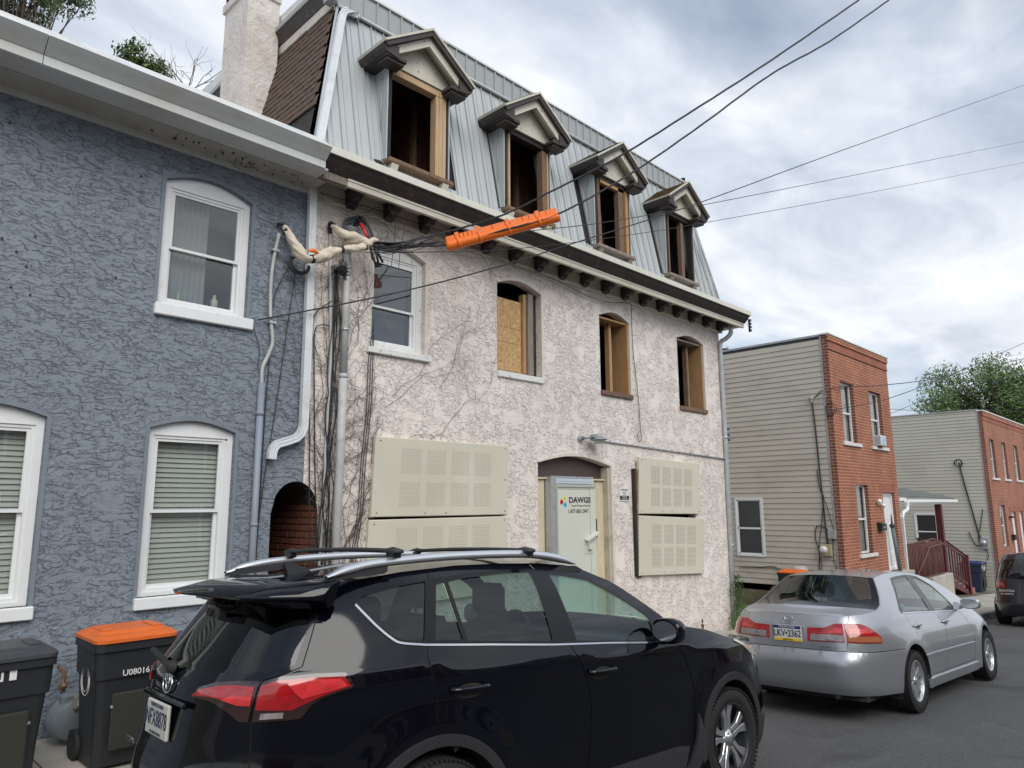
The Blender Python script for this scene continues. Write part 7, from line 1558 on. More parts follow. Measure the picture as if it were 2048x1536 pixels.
SUV_SH = dict(xm=1.2,
  xr=[(0.2, -1.01), (0.32, -1.14), (0.46, -1.18), (0.64, -1.18), (0.8, -1.15), (0.97, -1.13), (1.08, -1.115), (1.15, -1.07), (1.27, -0.99), (1.42, -0.89), (1.5, -0.83), (1.64, -0.73)],
  xf=[(0.2, 3.38), (0.32, 3.52), (0.5, 3.56), (0.68, 3.54), (0.82, 3.50), (0.97, 3.41), (1.05, 3.31), (1.13, 3.17), (1.6, 3.17)],
  w=[(0.15, 0.84), (0.24, 0.885), (0.36, 0.905), (0.5, 0.912), (0.65, 0.915), (0.80, 0.913), (0.92, 0.915), (1.085, 0.926), (1.105, 0.926), (1.135, 0.912), (1.19, 0.890), (1.26, 0.862), (1.40, 0.792), (1.54, 0.705), (1.62, 0.63), (1.76, 0.5)],
  shear=0.042, nr=3.5, nf=4.6, arches=((-0.09, 0.36, 0.48), (2.60, 0.36, 0.48)), flare=0.022)
SUV_LOC = (2.525, 3.76, -0.28); SUV_YAW = -2.5; SUV_SLOPE = 0.043
SED_SH = dict(xm=1.35,
  xr=[(0.15, -0.82), (0.25, -1.03), (0.38, -1.10), (0.56, -1.12), (0.63, -1.10), (0.68, -1.065), (0.75, -1.06), (0.90, -1.03), (0.985, -0.99), (1.06, -0.95), (1.5, -0.94)],
  xf=[(0.15, 3.66), (0.30, 3.78), (0.5, 3.80), (0.62, 3.76), (0.72, 3.68), (0.80, 3.56), (0.95, 3.25), (1.5, 3.25)],
  w=[(0.12, 0.80), (0.20, 0.855), (0.32, 0.878), (0.5, 0.886), (0.62, 0.888), (0.70, 0.882), (0.80, 0.868), (0.88, 0.842), (0.95, 0.812), (1.03, 0.768), (1.15, 0.69), (1.28, 0.60), (1.36, 0.54), (1.5, 0.45)],
  shear=0.02, nr=5.5, nf=4.4, arches=((0.04, 0.31, 0.40), (2.83, 0.31, 0.40)), flare=0.014, w0=0.885)
SED_LOC = (8.79, 3.45, -0.553); SED_YAW = -1.9; SED_SLOPE = 0.043
SUV = Shell(**SUV_SH)
def build_suv():
    sh = SUV; root = car_root('parked_car', 'black compact SUV with roof rails parked closest to the viewer', SUV_LOC, SUV_YAW, SUV_SLOPE); root.rotation_euler.x = -0.045
    S2 = sh.S2; FAX, RAX, WZ = 2.585, -0.10, 0.345
    outer = [(0, 0.30), (0.7, 0.29), (1.3, 0.27), (4.0, 0.27), (4.9, 0.24), (S2, 0.24), (S2, 0.97), (5.5, 0.975), (5.05, 0.985), (4.676, 1.0), (4.50, 1.055), (4.302, 1.123), (4.08, 1.152), (3.925, 1.168), (3.812, 1.175), (3.69, 1.258), (3.46, 1.385), (3.25, 1.493), (3.02, 1.568), (2.856, 1.601), (2.541, 1.62), (2.1, 1.624), (1.698, 1.618), (1.245, 1.59), (0.998, 1.562), (0.80, 1.545), (0.4, 1.54), (0, 1.54)]
    dlo = smooth2([(0.985, 1.437), (1.069, 1.383), (1.149, 1.329), (1.245, 1.273), (1.308, 1.252), (1.455, 1.236)], 3) + [(2.411, 1.167), (3.535, 1.094), (3.56, 1.12), (3.53, 1.235), (3.40, 1.325), (3.20, 1.435), (2.98, 1.525), (2.80, 1.555), (2.56, 1.575), (2.38, 1.588), (2.1, 1.586), (1.75, 1.572), (1.48, 1.548), (1.22, 1.532), (1.08, 1.512), (1.0, 1.49)]
    qg = round_loop([(1.0, 1.441), (1.011, 1.474), (1.103, 1.496), (1.204, 1.515), (1.425, 1.538), (1.44, 1.25), (1.31, 1.264), (1.245, 1.288), (1.145, 1.342), (1.07, 1.392)], 0.012)
    rg1 = round_loop([(1.505, 1.52), (1.565, 1.528), (1.70, 1.195 + 0.045), (1.512, 1.25)], 0.01); rg2 = round_loop([(1.60, 1.532), (1.744, 1.547), (1.95, 1.558), (2.155, 1.566), (2.372, 1.566), (2.405, 1.182), (1.735, 1.233)], 0.014)
    fg = round_loop([(2.575, 1.552), (2.763, 1.53), (2.956, 1.503), (3.17, 1.421), (3.351, 1.331), (3.492, 1.253), (3.513, 1.21), (3.49, 1.104), (2.622, 1.167)], 0.02)
    seamQ = [(1.447, 1.60), (1.464, 1.234), (1.472, 1.183), (1.514, 1.108), (1.552, 1.009), (1.602, 0.9), (1.645, 0.82), (1.69, 0.76), (1.72, 0.72)]
    seamB = [(2.43, 1.612), (2.453, 1.589), (2.541, 1.168), (2.608, 1.069), (2.675, 0.95), (2.717, 0.837), (2.72, 0.76), (2.713, 0.70), (2.695, 0.58), (2.671, 0.465), (2.66, 0.43)]
    seamF = [(3.70, 1.10), (3.71, 1.06), (3.736, 0.985), (3.79, 0.85), (3.816, 0.74), (3.80, 0.65), (3.762, 0.558), (3.70, 0.43)]
    sill = [(1.78, 0.43), (2.66, 0.43), (3.70, 0.43)]
    hatch = [(0, 1.53), (0.755, 1.53), (0.784, 1.435), (0.80, 1.30), (0.814, 1.177), (0.745, 1.15), (0.662, 1.126), (0.665, 1.04), (0.663, 0.952), (0.676, 0.86), (0.688, 0.771), (0.70, 0.62), (0.69, 0.50), (0.0, 0.48)]
    rdoor = [(1.447, 1.63), (2.43, 1.63)] + seamB + [(2.66, 0.43), (1.80, 0.43), (1.74, 0.6)] + seamQ[::-1]
    fdoor = [(2.43, 1.63), (3.3, 1.63), (3.72, 1.25), (3.70, 1.10)] + seamF + [(2.66, 0.43)] + seamB[::-1]
    hg = round_loop([(0.0, 1.135), (0.2, 1.14), (0.382, 1.148), (0.612, 1.155), (0.70, 1.165), (0.775, 1.185), (0.765, 1.30), (0.752, 1.43), (0.60, 1.45), (0.0, 1.46)], 0.008)
    hg = [(max(a, 0.0), b_) for a, b_ in hg]
    RA = flank(sh, arch_ring(sh, RAX, WZ, 0.415, -0.35, math.pi + 0.35)); FA = flank(sh, arch_ring(sh, FAX, WZ, 0.415, -0.42, math.pi + 0.42))
    ms = dict(paint=M['carblack'], trim=M['gloss'])
    make_body(root, sh, outer, [dlo], [('side_glass', qg, 'carglassdark'), ('side_glass', rg1, 'carglass'), ('side_glass', rg2, 'carglass'), ('side_glass', fg, 'carglassclear'), ('rear_glass', hg, 'carglassdark')],
              [('rear_door', rdoor), ('front_door', fdoor), ('tailgate', hatch)], [seamQ, seamB, seamF, sill, hatch[1:13], [(4.62, 0.99), (4.70, 0.86), (4.62, 0.80)]], [RA, FA], ms)
    # caps
    def st(pts): 
        o = []
        for s, z in pts: x, v = sh.xv(s, z); o.append((float(x), float(v), z))
        return o
    cap_patch(st([(3.02, 1.568), (2.856, 1.601), (2.541, 1.62), (2.1, 1.624), (1.698, 1.618), (1.245, 1.59), (0.998, 1.562), (0.80, 1.545), (0.6, 1.54), (0.4, 1.54), (0.2, 1.54), (0.02, 1.54)]), lambda t: 0.045 * (1 - t) ** 0.5, lambda t: 0.16 * (1 - t) ** 2, M['carblack'], 'roof', root)
    cap_patch(st([(3.812, 1.175), (3.69, 1.258), (3.46, 1.385), (3.25, 1.493), (3.02, 1.568)]), lambda t: lerp(0.02, 0.045, t), lambda t: lerp(0.30, 0.16, t), M['carglassclear'], 'windscreen', root)
    cap_patch(st([(3.812, 1.17), (3.925, 1.168), (4.08, 1.152), (4.302, 1.123), (4.50, 1.055), (4.60, 1.025), (4.676, 1.0), (4.85, 0.99), (5.05, 0.985), (5.3, 0.98), (5.5, 0.975), (5.75, 0.97), (S2 - 0.02, 0.97)]), lambda t: 0.045 * (1 - t) ** 0.7, lambda t: 0.05 * (1 - t), M['carblack'], 'bonnet', root)
    for side in (1, -1):
        patch(sh, 'window_chrome', ribbon(smooth2([(0.985, 1.437), (1.069, 1.381), (1.149, 1.327), (1.245, 1.271), (1.308, 1.249), (1.455, 1.232)], 4) + [(1.9, 1.202), (2.411, 1.162), (3.0, 1.126), (3.53, 1.090)], 0.0095), M['chrome'], root, 0.006, side, 0.012)
        # wheel arch flares, sill and bumper cladding
        for (cx_, a0, a1) in ((RAX, -0.10, math.pi + 0.18), (FAX, -0.30, math.pi + 0.12)):
            ring = flank(sh, arch_ring(sh, cx_, WZ, 0.468, a0, a1)) + flank(sh, arch_ring(sh, cx_, WZ, 0.416, a0, a1))[::-1]; patch(sh, 'wheel_arch', ring, M['clad'], root, 0.016, side, 0.05)
        patch(sh, 'sill_cladding', [(1.80, 0.275), (3.66, 0.275), (3.69, 0.41), (3.55, 0.425), (2.66, 0.425), (1.92, 0.43), (1.83, 0.42)], M['clad'], root, 0.014, side, 0.03)
        patch(sh, 'mud_guard', [(3.68, 0.24), (3.80, 0.24), (3.86, 0.42), (3.80, 0.60), (3.76, 0.42)], M['clad'], root, 0.022, side, 0.05)
        patch(sh, 'bumper_cladding', [(0.0, 0.30), (0.8, 0.29), (1.22, 0.28), (1.30, 0.36), (1.22, 0.50), (0.7, 0.56), (0.0, 0.56)], M['clad'], root, 0.010, side, 0.03)
        patch(sh, 'bumper_cladding', [(4.72, 0.245), (S2, 0.245), (S2, 0.40), (5.2, 0.42), (4.78, 0.44)], M['clad'], root, 0.016, side, 0.03)
        # lamps
        patch(sh, 'tail_lamp', round_loop([(0.668, 1.118), (0.734, 1.138), (0.881, 1.144), (1.032, 1.141), (1.061, 1.123), (1.103, 1.087), (1.09, 1.075), (1.015, 1.057), (0.96, 1.042), (0.914, 1.012), (0.881, 0.961), (0.822, 0.958), (0.669, 0.955)], 0.006), M['lens_dark'], root, 0.010, side, 0.02)
        patch(sh, 'tail_lens', [(0.672, 1.10), (0.734, 1.122), (0.881, 1.130), (1.028, 1.128), (1.055, 1.112), (1.088, 1.085), (1.01, 1.066), (0.95, 1.05), (0.905, 1.03), (0.83, 1.0), (0.674, 1.005)], M['lens_red'], root, 0.014, side, 0.006)
        patch(sh, 'tail_lens', [(0.79, 1.105), (0.86, 1.12), (1.022, 1.118), (1.045, 1.104), (1.07, 1.087), (1.01, 1.074), (0.93, 1.058), (0.87, 1.045)], M['lens_red2'], root, 0.018, side, 0.006)
        patch(sh, 'reverse_lens', [(0.70, 0.965), (0.80, 0.968), (0.80, 0.992), (0.70, 0.990)], M['lens_clear'], root, 0.015, side, 0.006)
        patch(sh, 'tail_lamp', round_loop([(0.294, 1.042), (0.34, 1.084), (0.449, 1.110), (0.554, 1.120), (0.652, 1.120), (0.655, 1.02), (0.650, 0.956), (0.608, 0.955), (0.554, 0.990), (0.474, 1.024), (0.428, 1.036)], 0.006), M['lens_dark'], root, 0.010, side, 0.02)
        patch(sh, 'tail_lens', [(0.31, 1.045), (0.35, 1.075), (0.46, 1.096), (0.55, 1.102), (0.645, 1.098), (0.648, 1.030), (0.60, 1.034), (0.54, 1.044), (0.42, 1.052)], M['lens_red'], root, 0.014, side, 0.006)
        patch(sh, 'tail_lens', [(0.50, 1.045), (0.55, 1.062), (0.648, 1.060), (0.648, 1.022), (0.59, 1.024)], M['lens_red2'], root, 0.018, side, 0.006)
        patch(sh, 'headlamp', [(4.56, 1.015), (4.66, 0.972), (4.776, 0.90), (4.95, 0.86), (5.2, 0.86), (5.1, 0.93), (4.8, 0.962), (4.67, 0.995), (4.60, 1.03)], mat('hazy_headlamp', (0.50, 0.44, 0.38), 0.2, coat=1.0), root, 0.008, side, 0.02)
        # door handles
        for (s_, z_) in ((1.765, 1.003), (2.814, 0.979)):
            patch(sh, 'handle_cup', [(s_ + 0.105 * math.cos(a), z_ - 0.008 + 0.036 * math.sin(a)) for a in np.linspace(0, 2 * math.pi, 17)[:-1]], M['hole'], root, 0.0005, side, 0.0)
            P = [sh.P(np.array(s_ + d), np.array(z_ + 0.008)) + sh.N(np.array(s_ + d), np.array(z_ + 0.008)) * o for d, o in ((-0.115, 0.0), (-0.10, 0.022), (-0.05, 0.034), (0.05, 0.034), (0.10, 0.022), (0.115, 0.0))]
            q = MB(); q.tube(smooth_path([(p[0], p[1] * side, p[2]) for p in P], 4), 0.017, 10, True); q.v = [(x, y, (z - z_ - 0.008) * 0.95 + z_ + 0.008) for x, y, z in q.v]; q.build('door_handle', M['carblack'], root, fix=False)
        # mirrors
        q = MB(); bm = bmesh.new(); bmesh.ops.create_uvsphere(bm, u_segments=24, v_segments=14, radius=1)
        for v in bm.verts:
            x, y, z = v.co; f_ = 1.0 if x > 0 else 1.0; x2 = max(x, -0.45) ; pw = lambda t: math.copysign(abs(t) ** 0.75, t); v.co = Vector((1.70 + 0.11 * x2 * (1.0 if x2 > 0 else 0.8), -side * (1.0 + 0.115 * pw(y)), 1.175 + 0.082 * pw(z)))
        bm.normal_update(); bm.verts.index_update(); q.add([v.co[:] for v in bm.verts], [tuple(v.index for v in f.verts) for f in bm.faces], True); bm.free(); mm = q.build('mirror', M['carblack'], root)
        q = MB(); q.face([(1.657, -side * (1.0 + 0.095 * math.cos(a)), 1.175 + 0.064 * math.sin(a)) for a in np.linspace(0, 2 * math.pi, 21)[:-1]]); q.build('mirror_glass', M['chrome'], mm, fix=False)
        q = MB(); q.bbox(1.66, 1.76, -side * 0.93 - 0.06, -side * 0.93 + 0.06, 1.09, 1.13, 0.01); q.build('mirror_stalk', M['gloss'], mm)
        q = MB(); q.prism([(1.68, -side * 0.875, 1.10), (1.86, -side * 0.878, 1.09), (1.80, -side * 0.87, 1.19)], (0, side * 0.01, 0)); q.build('mirror_base', M['gloss'], mm)
        for xx in (RAX, FAX): wheel(root, xx, 0.79, 0.352, 0.225, 0.238, 5, M['alloy'], M['alloydark'], side, 'suv'); wheel_well(root, xx, WZ, 0.435, 0.78, 0.45, side, M['hole'], sh)
        # roof rail with feet
        q = MB(); P = smooth_path([(-0.64, -side * 0.635, 1.575), (-0.50, -side * 0.63, 1.612), (-0.30, -side * 0.625, 1.642), (0.2, -side * 0.615, 1.672), (0.75, -side * 0.615, 1.678), (1.05, -side * 0.615, 1.650), (1.20, -side * 0.62, 1.612)], 6)
        n = len(P); vs = []; fs = []
        for i, p in enumerate(P):
            t_ = min(1, i / 5, (n - 1 - i) / 5); h = 0.006 + 0.018 * t_
            for (a, c) in ((-0.024, -h * 0.6), (-0.026, 0.0), (-0.014, h), (0.014, h), (0.024, 0), (0.018, -h)): vs.append(p + Vector((0, a * side * -1 * -1, c)))
        for i in range(n - 1):
            for k in range(6): fs.append((i * 6 + k, i * 6 + (k + 1) % 6, (i + 1) * 6 + (k + 1) % 6, (i + 1) * 6 + k))
        q.add(vs, fs, True); q.build('roof_rail', M['satin'], root)
        for (xa, xb, xc) in ((-0.64, -0.58, -0.28), (0.90, 1.08, 1.26)):
            q = MB(); q.prism([(xa, 0, 1.555), (xb, 0, 1.60), ((xc if xc < 0 else 1.20), 0, 1.60 if xc > 0 else 1.632), (xc, 0, 1.575 if xc > 0 else 1.60), (xc - 0.02, 0, 1.562 if xc > 0 else 1.585)], (0, 0.045, 0)); q.v = [(x, y - side * 0.62 - 0.022, z) for x, y, z in q.v]; q.build('rail_foot', M['clad'], root)
    # cross bars
    for (xa, xb) in ((-0.235, -0.215), (0.755, 0.80)):
        q = MB(); n = 20; vs = []; fs = []
        for i in range(n + 1):
            t_ = i / n; y = lerp(-0.685, 0.685, t_); x = lerp(xa, xb, t_); e = min(1, (0.69 - abs(y)) / 0.02) ; fat = 1.7 if abs(y) > 0.56 else 1.0; z = 1.698 + 0.012 * (1 - (y / 0.69) ** 2)
            for (a, c) in ((-0.032, -0.006), (-0.028, 0.008), (0.0, 0.014), (0.028, 0.008), (0.032, -0.006), (0.0, -0.012)): vs.append((x + a * (0.6 + 0.4 * e) * (1.15 if fat > 1 else 0.75), y, z + c * fat * (0.5 + 0.5 * e)))
        for i in range(n):
            for k in range(6): fs.append((i * 6 + k, i * 6 + (k + 1) % 6, (i + 1) * 6 + (k + 1) % 6, (i + 1) * 6 + k))
        fs.append(tuple(range(6))); fs.append(tuple(range(n * 6, n * 6 + 6))); q.add(vs, fs, True); o = q.build('cross_bar', M['clad'], root)
        for y in (-0.61, 0.61): q = MB(); q.bbox(lerp(xa, xb, 0.5) - 0.03, lerp(xa, xb, 0.5) + 0.03, y - 0.035, y + 0.035, 1.665, 1.695, 0.006); q.build('bar_clamp', M['clad'], o)
    # shark fin
    q = MB(); q.add([(-0.56, 0, 1.645), (-0.54, 0.032, 1.565), (-0.54, -0.032, 1.565), (-0.36, 0, 1.578), (-0.52, 0, 1.648), (-0.44, 0.022, 1.572), (-0.44, -0.022, 1.572), (-0.45, 0, 1.618)], [(0, 1, 2), (0, 4, 5, 1), (4, 7, 3, 5), (0, 2, 6, 4), (4, 6, 3, 7)]); q.build('antenna_fin', M['carblack'], root)
    # tailgate spoiler
    q = MB(); n = 22; vs = []; fs = []
    for i in range(n + 1):
        u = -1 + 2 * i / n; y = u * 0.70; e = abs(u); bk = -1.045 + 0.10 * e ** 2 + 0.26 * max(0, e - 0.72) / 0.28 * 1.0; top = 1.565 - 0.010 * e
        zt = 1.502 - 0.012 * e + 0.0; fx = -0.56 - 0.03 * e
        row = [(fx, y, top + 0.006), (lerp(fx, bk, 0.5), y, lerp(top, zt, 0.4) + 0.010), (bk, y, zt), (bk + 0.012, y, zt - 0.022), (lerp(bk, fx, 0.30), y * 0.985, 1.458), (lerp(bk, fx, 0.42), y * 0.97, 1.43 if e > 0.25 else 1.45), (lerp(bk, fx, 0.75), y * 0.97, 1.44)]
        vs += row
    m_ = 7
    for i in range(n):
        for k in range(m_ - 1): a = i * m_ + k; fs.append((a, a + 1, a + m_ + 1, a + m_))
    q.add(vs, fs, True); q.add(vs[:m_], [tuple(range(m_))]); q.add(vs[-m_:], [tuple(range(m_))]); q.build('spoiler', M['carblack'], root)
    q = MB(); q.bbox(-0.99, -0.965, -0.12, 0.12, 1.462, 1.476, 0.004); q.build('brake_light', M['lens_dark'], root)
    q = MB(); q.lathe((-1.10, 0.02, 1.135), (-1, 0, 0.2), [(0, 0.035), (0.03, 0.03), (0.04, 0.0)], 14); q.tube(smooth_path([(-1.125, 0.02, 1.14), (-1.12, 0.1, 1.155), (-1.10, 0.3, 1.175), (-1.085, 0.42, 1.18)]), 0.016, 8); q.build('wiper', M['rubber'], root)
    # plate, emblem, badges
    TX, TZ = Vector((0, -1, 0)), Vector((0.10, 0, 1)).normalized()      # read from behind: right is -Y
    q = MB(); q.bbox(-1.168, -1.150, -0.155, 0.155, 0.825, 0.985, 0.006); pl = q.build('number_plate', mat('plate_white', (0.52, 0.52, 0.46), 0.4), root)
    text_mesh('NFX8878', 'lettering', 0.105, mat('plate_ink', (0.02, 0.025, 0.07), 0.5), pl, (-1.1695, 0, 0.905), TX, (0, 0, 1), 0.0006, sx=0.74, bold=0.0006)
    text_mesh('PENNSYLVANIA', 'lettering', 0.026, MATS['plate_ink'], pl, (-1.1695, 0, 0.966), TX, (0, 0, 1), 0.0005)
    text_mesh('LET FREEDOM RING', 'lettering', 0.018, MATS['plate_ink'], pl, (-1.1695, 0, 0.842), TX, (0, 0, 1), 0.0005)
    q = MB(); q.bbox(-1.150, -1.125, -0.30, 0.30, 0.985, 1.012, 0.008); q.build('plate_bar', M['carblack'], root)
    q = MB()
    def ell(cy, cz, ry, rz, r, x=-1.130): q.tube([(x + 0.10 * (cz - 1.063 + rz * math.sin(a)), cy + ry * math.cos(a), cz + rz * math.sin(a)) for a in np.linspace(0, 2 * math.pi, 34)], r, 8, False)
    ell(0, 1.066, 0.062, 0.044, 0.0055); ell(0, 1.083, 0.040, 0.0165, 0.004); ell(0, 1.070, 0.018, 0.034, 0.004); q.build('emblem', M['chrome'], root, fix=False)
    s_ = sh.s_of_v(0.45, 0.70); p = sh.P(np.array(s_), np.array(0.70)); nn = sh.N(np.array(s_), np.array(0.70)); 
    xd = Vector(nn).cross(Vector((0, 0, 1))).normalized() * -1; text_mesh('LE', 'lettering', 0.062, M['chrome'], root, Vector(p) + Vector(nn) * 0.004, xd if xd.y < 0 else -xd, (0, 0, 1), 0.002, bold=0.003, sx=1.15)
    q = MB(); q.bbox(-1.155, -1.14, 0.44, 0.60, 0.70, 0.73, 0.004); text_mesh('RAV4', 'lettering', 0.05, M['chrome'], root, (-1.135, 0.48, 0.72), TX, (0, 0, 1), 0.002, bold=0.002)
    # inside
    q = MB(); q.box(-0.7, 3.0, -0.72, 0.72, 0.30, 0.62); q.box(1.75, 2.1, -0.76, 0.76, 0.6, 1.08); q.box(-0.78, -0.35, -0.60, 0.60, 0.6, 1.02); q.build('cabin', M['seat'], root)
    for y in (-0.38, 0.38): seat(root, 1.15, y, 0.62, 0.5, 'seat', 0.64)
    seat(root, 0.22, -0.40, 0.62, 0.5, 'seat', 0.60); seat(root, 0.22, 0.40, 0.62, 0.5, 'seat', 0.60)
    q = MB(); q.tube([(1.55 + 0.06 * math.sin(a), 0.38 + 0.18 * math.cos(a), 1.06 + 0.17 * math.sin(a)) for a in np.linspace(0, 2 * math.pi, 26)], 0.016, 8, False); q.build('steering_wheel', M['black'], root, fix=False)
    return root
build_suv()

# ------------------------------------------------------------------ silver sedan
M['silver'] = mat('silver_car_paint', (0.43, 0.445, 0.475), 0.34, metal=0.72, coat=0.8, var=0.03, vscale=1.5)
SED = Shell(**SED_SH)
def build_sedan():
    sh = SED; root = car_root('parked_car', 'silver four-door sedan parked in front of the SUV', SED_LOC, SED_YAW, SED_SLOPE); root.rotation_euler.x = -0.045
    S2 = sh.S2; RAX, FAX, WZ = 0.04, 2.83, 0.31
    def fl(pts): return flank(sh, pts)
    top = [(S2, 0.72), (S2 - 0.5, 0.735)] + fl([(3.55, 0.79), (3.35, 0.845), (3.1, 0.895), (2.95, 0.918), (2.78, 0.945), (2.55, 1.045), (2.3, 1.16), (2.05, 1.265), (1.85, 1.325), (1.6, 1.372), (1.3, 1.405), (0.9, 1.425), (0.5, 1.415), (0.25, 1.395), (0.09, 1.375), (-0.04, 1.27), (-0.16, 1.18), (-0.28, 1.105), (-0.42, 1.065), (-0.60, 1.045), (-0.80, 1.030)]) + [(0.60, 1.018), (0.35, 1.012), (0, 1.010)]
    outer = [(0, 0.26), (0.6, 0.26), (1.1, 0.25), (1.9, 0.22), (4.0, 0.20), (4.9, 0.2), (S2, 0.2)] + top
    rg = round_loop([(2.27, 1.343), (2.55, 1.358), (2.82, 1.366), (2.676, 0.984), (1.93, 1.012), (1.80, 1.018), (1.775, 1.03), (1.87, 1.10), (2.05, 1.205), (2.19, 1.293)], 0.015)
    fg = round_loop([(2.985, 1.352), (3.1, 1.347), (3.224, 1.333), (3.37, 1.285), (3.544, 1.218), (3.698, 1.072), (3.765, 0.950), (2.87, 0.972)], 0.015)
    dlo = [(1.735, 1.005), (2.68, 0.964), (3.85, 0.929), (3.80, 0.97), (3.72, 1.09), (3.56, 1.24), (3.38, 1.31), (3.23, 1.358), (2.985, 1.378), (2.8, 1.386), (2.45, 1.376), (2.24, 1.364), (2.13, 1.30), (1.98, 1.20), (1.82, 1.10), (1.73, 1.04)]
    seamR = [(1.80, 1.0), (1.83, 0.92), (1.862, 0.853), (1.939, 0.741), (1.985, 0.68)]
    seamB = [(2.90, 1.385), (2.788, 0.957), (2.86, 0.89), (2.895, 0.813), (2.885, 0.73), (2.857, 0.65), (2.805, 0.488), (2.70, 0.352), (2.68, 0.325)]
    seamF = [(3.85, 0.93), (3.90, 0.86), (3.915, 0.7), (3.90, 0.5), (3.86, 0.325)]
    sill = [(2.03, 0.325), (2.68, 0.325), (3.86, 0.325)]
    rd = [(2.2, 1.40), (2.90, 1.40)] + seamB[1:] + [(2.1, 0.325), (2.06, 0.45)] + seamR[::-1] + [(1.75, 1.05), (2.0, 1.25)]
    fd = [(2.90, 1.40), (3.4, 1.33), (3.85, 0.95)] + seamF + [(2.68, 0.325)] + seamB[::-1]
    trunk = [(0, 1.02), (0.69, 1.03), (0.672, 0.985), (0.653, 0.946), (0.62, 0.80), (0.598, 0.685), (0.0, 0.685)]
    RA = fl(arch_ring(sh, RAX, WZ, 0.385, -0.28, math.pi + 0.28)); FA = fl(arch_ring(sh, FAX, WZ, 0.385, -0.28, math.pi + 0.28))
    make_body(root, sh, outer, [dlo], [('side_glass', rg, 'carglassclear'), ('side_glass', fg, 'carglassclear')], [('rear_door', rd), ('front_door', fd), ('boot_lid', trunk)],
              [seamR, seamB, seamF, sill, trunk[1:7], [(0.62, 0.68), (1.055, 0.674), (1.30, 0.672), (1.46, 0.668)]], [RA, FA], dict(paint=M['silver'], trim=M['gloss']))
    def st(pts):
        o = []
        for s, z in pts: x, v = sh.xv(s, z); o.append((float(x), float(v), z))
        return o
    cap_patch(st(fl([(1.85, 1.325), (1.6, 1.372), (1.3, 1.405), (0.9, 1.425), (0.5, 1.415), (0.25, 1.395), (0.09, 1.375)])), lambda t: 0.03, lambda t: lerp(0.10, -0.10, t), M['silver'], 'roof', root)
    cap_patch(st(fl([(2.78, 0.945), (2.55, 1.045), (2.3, 1.16), (2.05, 1.265), (1.85, 1.325)])), lambda t: 0.03, lambda t: lerp(0.25, 0.10, t), M['carglassclear'], 'windscreen', root)
    rw = st(fl([(0.09, 1.375), (-0.04, 1.27), (-0.16, 1.18), (-0.28, 1.105), (-0.42, 1.065)]))
    # rear window: painted pillar edge, black band, glass
    def rwin(f0, f1, m, nm, off):
        q = MB(); vs = []; fs = []; nv = 16
        for i, (x, v, z) in enumerate(rw):
            t_ = i / (len(rw) - 1)
            for k in range(nv + 1):
                u = lerp(f0, f1, k / nv); e = 1 - abs(u) ** 2.2; vs.append((x + lerp(-0.10, -0.22, t_) * e - off, u * v, z + lerp(0.03, 0.012, t_) * e + off))
        for i in range(len(rw) - 1):
            for k in range(nv): a = i * (nv + 1) + k; fs.append((a, a + nv + 1, a + nv + 2, a + 1))
        q.add(vs, fs, True); q.build(nm, m, root, fix=False)
    rwin(-0.89, 0.89, mat('sedan_rear_glass', (0.5, 0.55, 0.55), 0.1) if False else M['carglass'], 'rear_window', 0.0); rwin(0.89, 0.985, M['gloss'], 'window_band', 0.001); rwin(-0.985, -0.89, M['gloss'], 'window_band', 0.001); rwin(0.985, 1.0, M['silver'], 'pillar_edge', 0); rwin(-1.0, -0.985, M['silver'], 'pillar_edge', 0)
    cap_patch(st(fl([(-0.42, 1.065), (-0.60, 1.045), (-0.80, 1.030)]) + [(0.60, 1.018), (0.45, 1.014), (0.35, 1.012), (0.18, 1.011), (0.02, 1.010)]), lambda t: 0.03 * (1 - t) ** 0.5, lambda t: -0.22 * max(0.0, 1 - 3.6 * t), M['silver'], 'boot_deck', root)
    cap_patch(st(fl([(2.78, 0.945), (2.95, 0.918), (3.1, 0.895), (3.35, 0.845), (3.55, 0.79)]) + [(S2 - 0.5, 0.735), (S2 - 0.25, 0.73), (S2 - 0.02, 0.72)]), lambda t: 0.06 * (1 - t) ** 0.6, 0.0, M['silver'], 'bonnet', root)
    for side in (1, -1):
        patch(sh, 'belt_chrome', ribbon([(1.76, 1.004), (2.2, 0.988), (2.66, 0.965), (3.2, 0.948), (3.82, 0.928)], 0.011), M['satin'], root, 0.005, side, 0.01)
        patch(sh, 'side_moulding', round_loop([(2.067, 0.555), (2.855, 0.548), (2.855, 0.522), (2.067, 0.528)], 0.01), M['silver'], root, 0.014, side, 0.014); patch(sh, 'side_moulding', round_loop([(2.865, 0.548), (3.88, 0.537), (3.88, 0.511), (2.865, 0.522)], 0.01), M['silver'], root, 0.014, side, 0.014)
        patch(sh, 'side_skirt', [(2.02, 0.205), (3.95, 0.20), (3.95, 0.29), (2.02, 0.30)], M['silver'], root, 0.02, side, 0.03)
        patch(sh, 'tail_lamp', round_loop([(0.61, 0.945), (0.653, 0.949), (0.786, 0.944), (0.86, 0.92), (0.927, 0.89), (1.038, 0.808), (1.033, 0.757), (0.61, 0.77)], 0.008), M['lens_red'], root, 0.010, side, 0.02)
        patch(sh, 'tail_lamp', round_loop([(0.222, 0.896), (0.401, 0.901), (0.517, 0.944), (0.598, 0.948), (0.590, 0.77), (0.213, 0.765)], 0.008), M['lens_red'], root, 0.010, side, 0.02)
        patch(sh, 'reverse_lens', [(0.25, 0.775), (0.585, 0.782), (0.585, 0.835), (0.45, 0.84), (0.25, 0.835)], M['lens_clear'], root, 0.014, side, 0.006); patch(sh, 'amber_lens', [(0.625, 0.778), (1.018, 0.766), (1.02, 0.80), (0.97, 0.82), (0.625, 0.83)], M['lens_amber'], root, 0.014, side, 0.006)
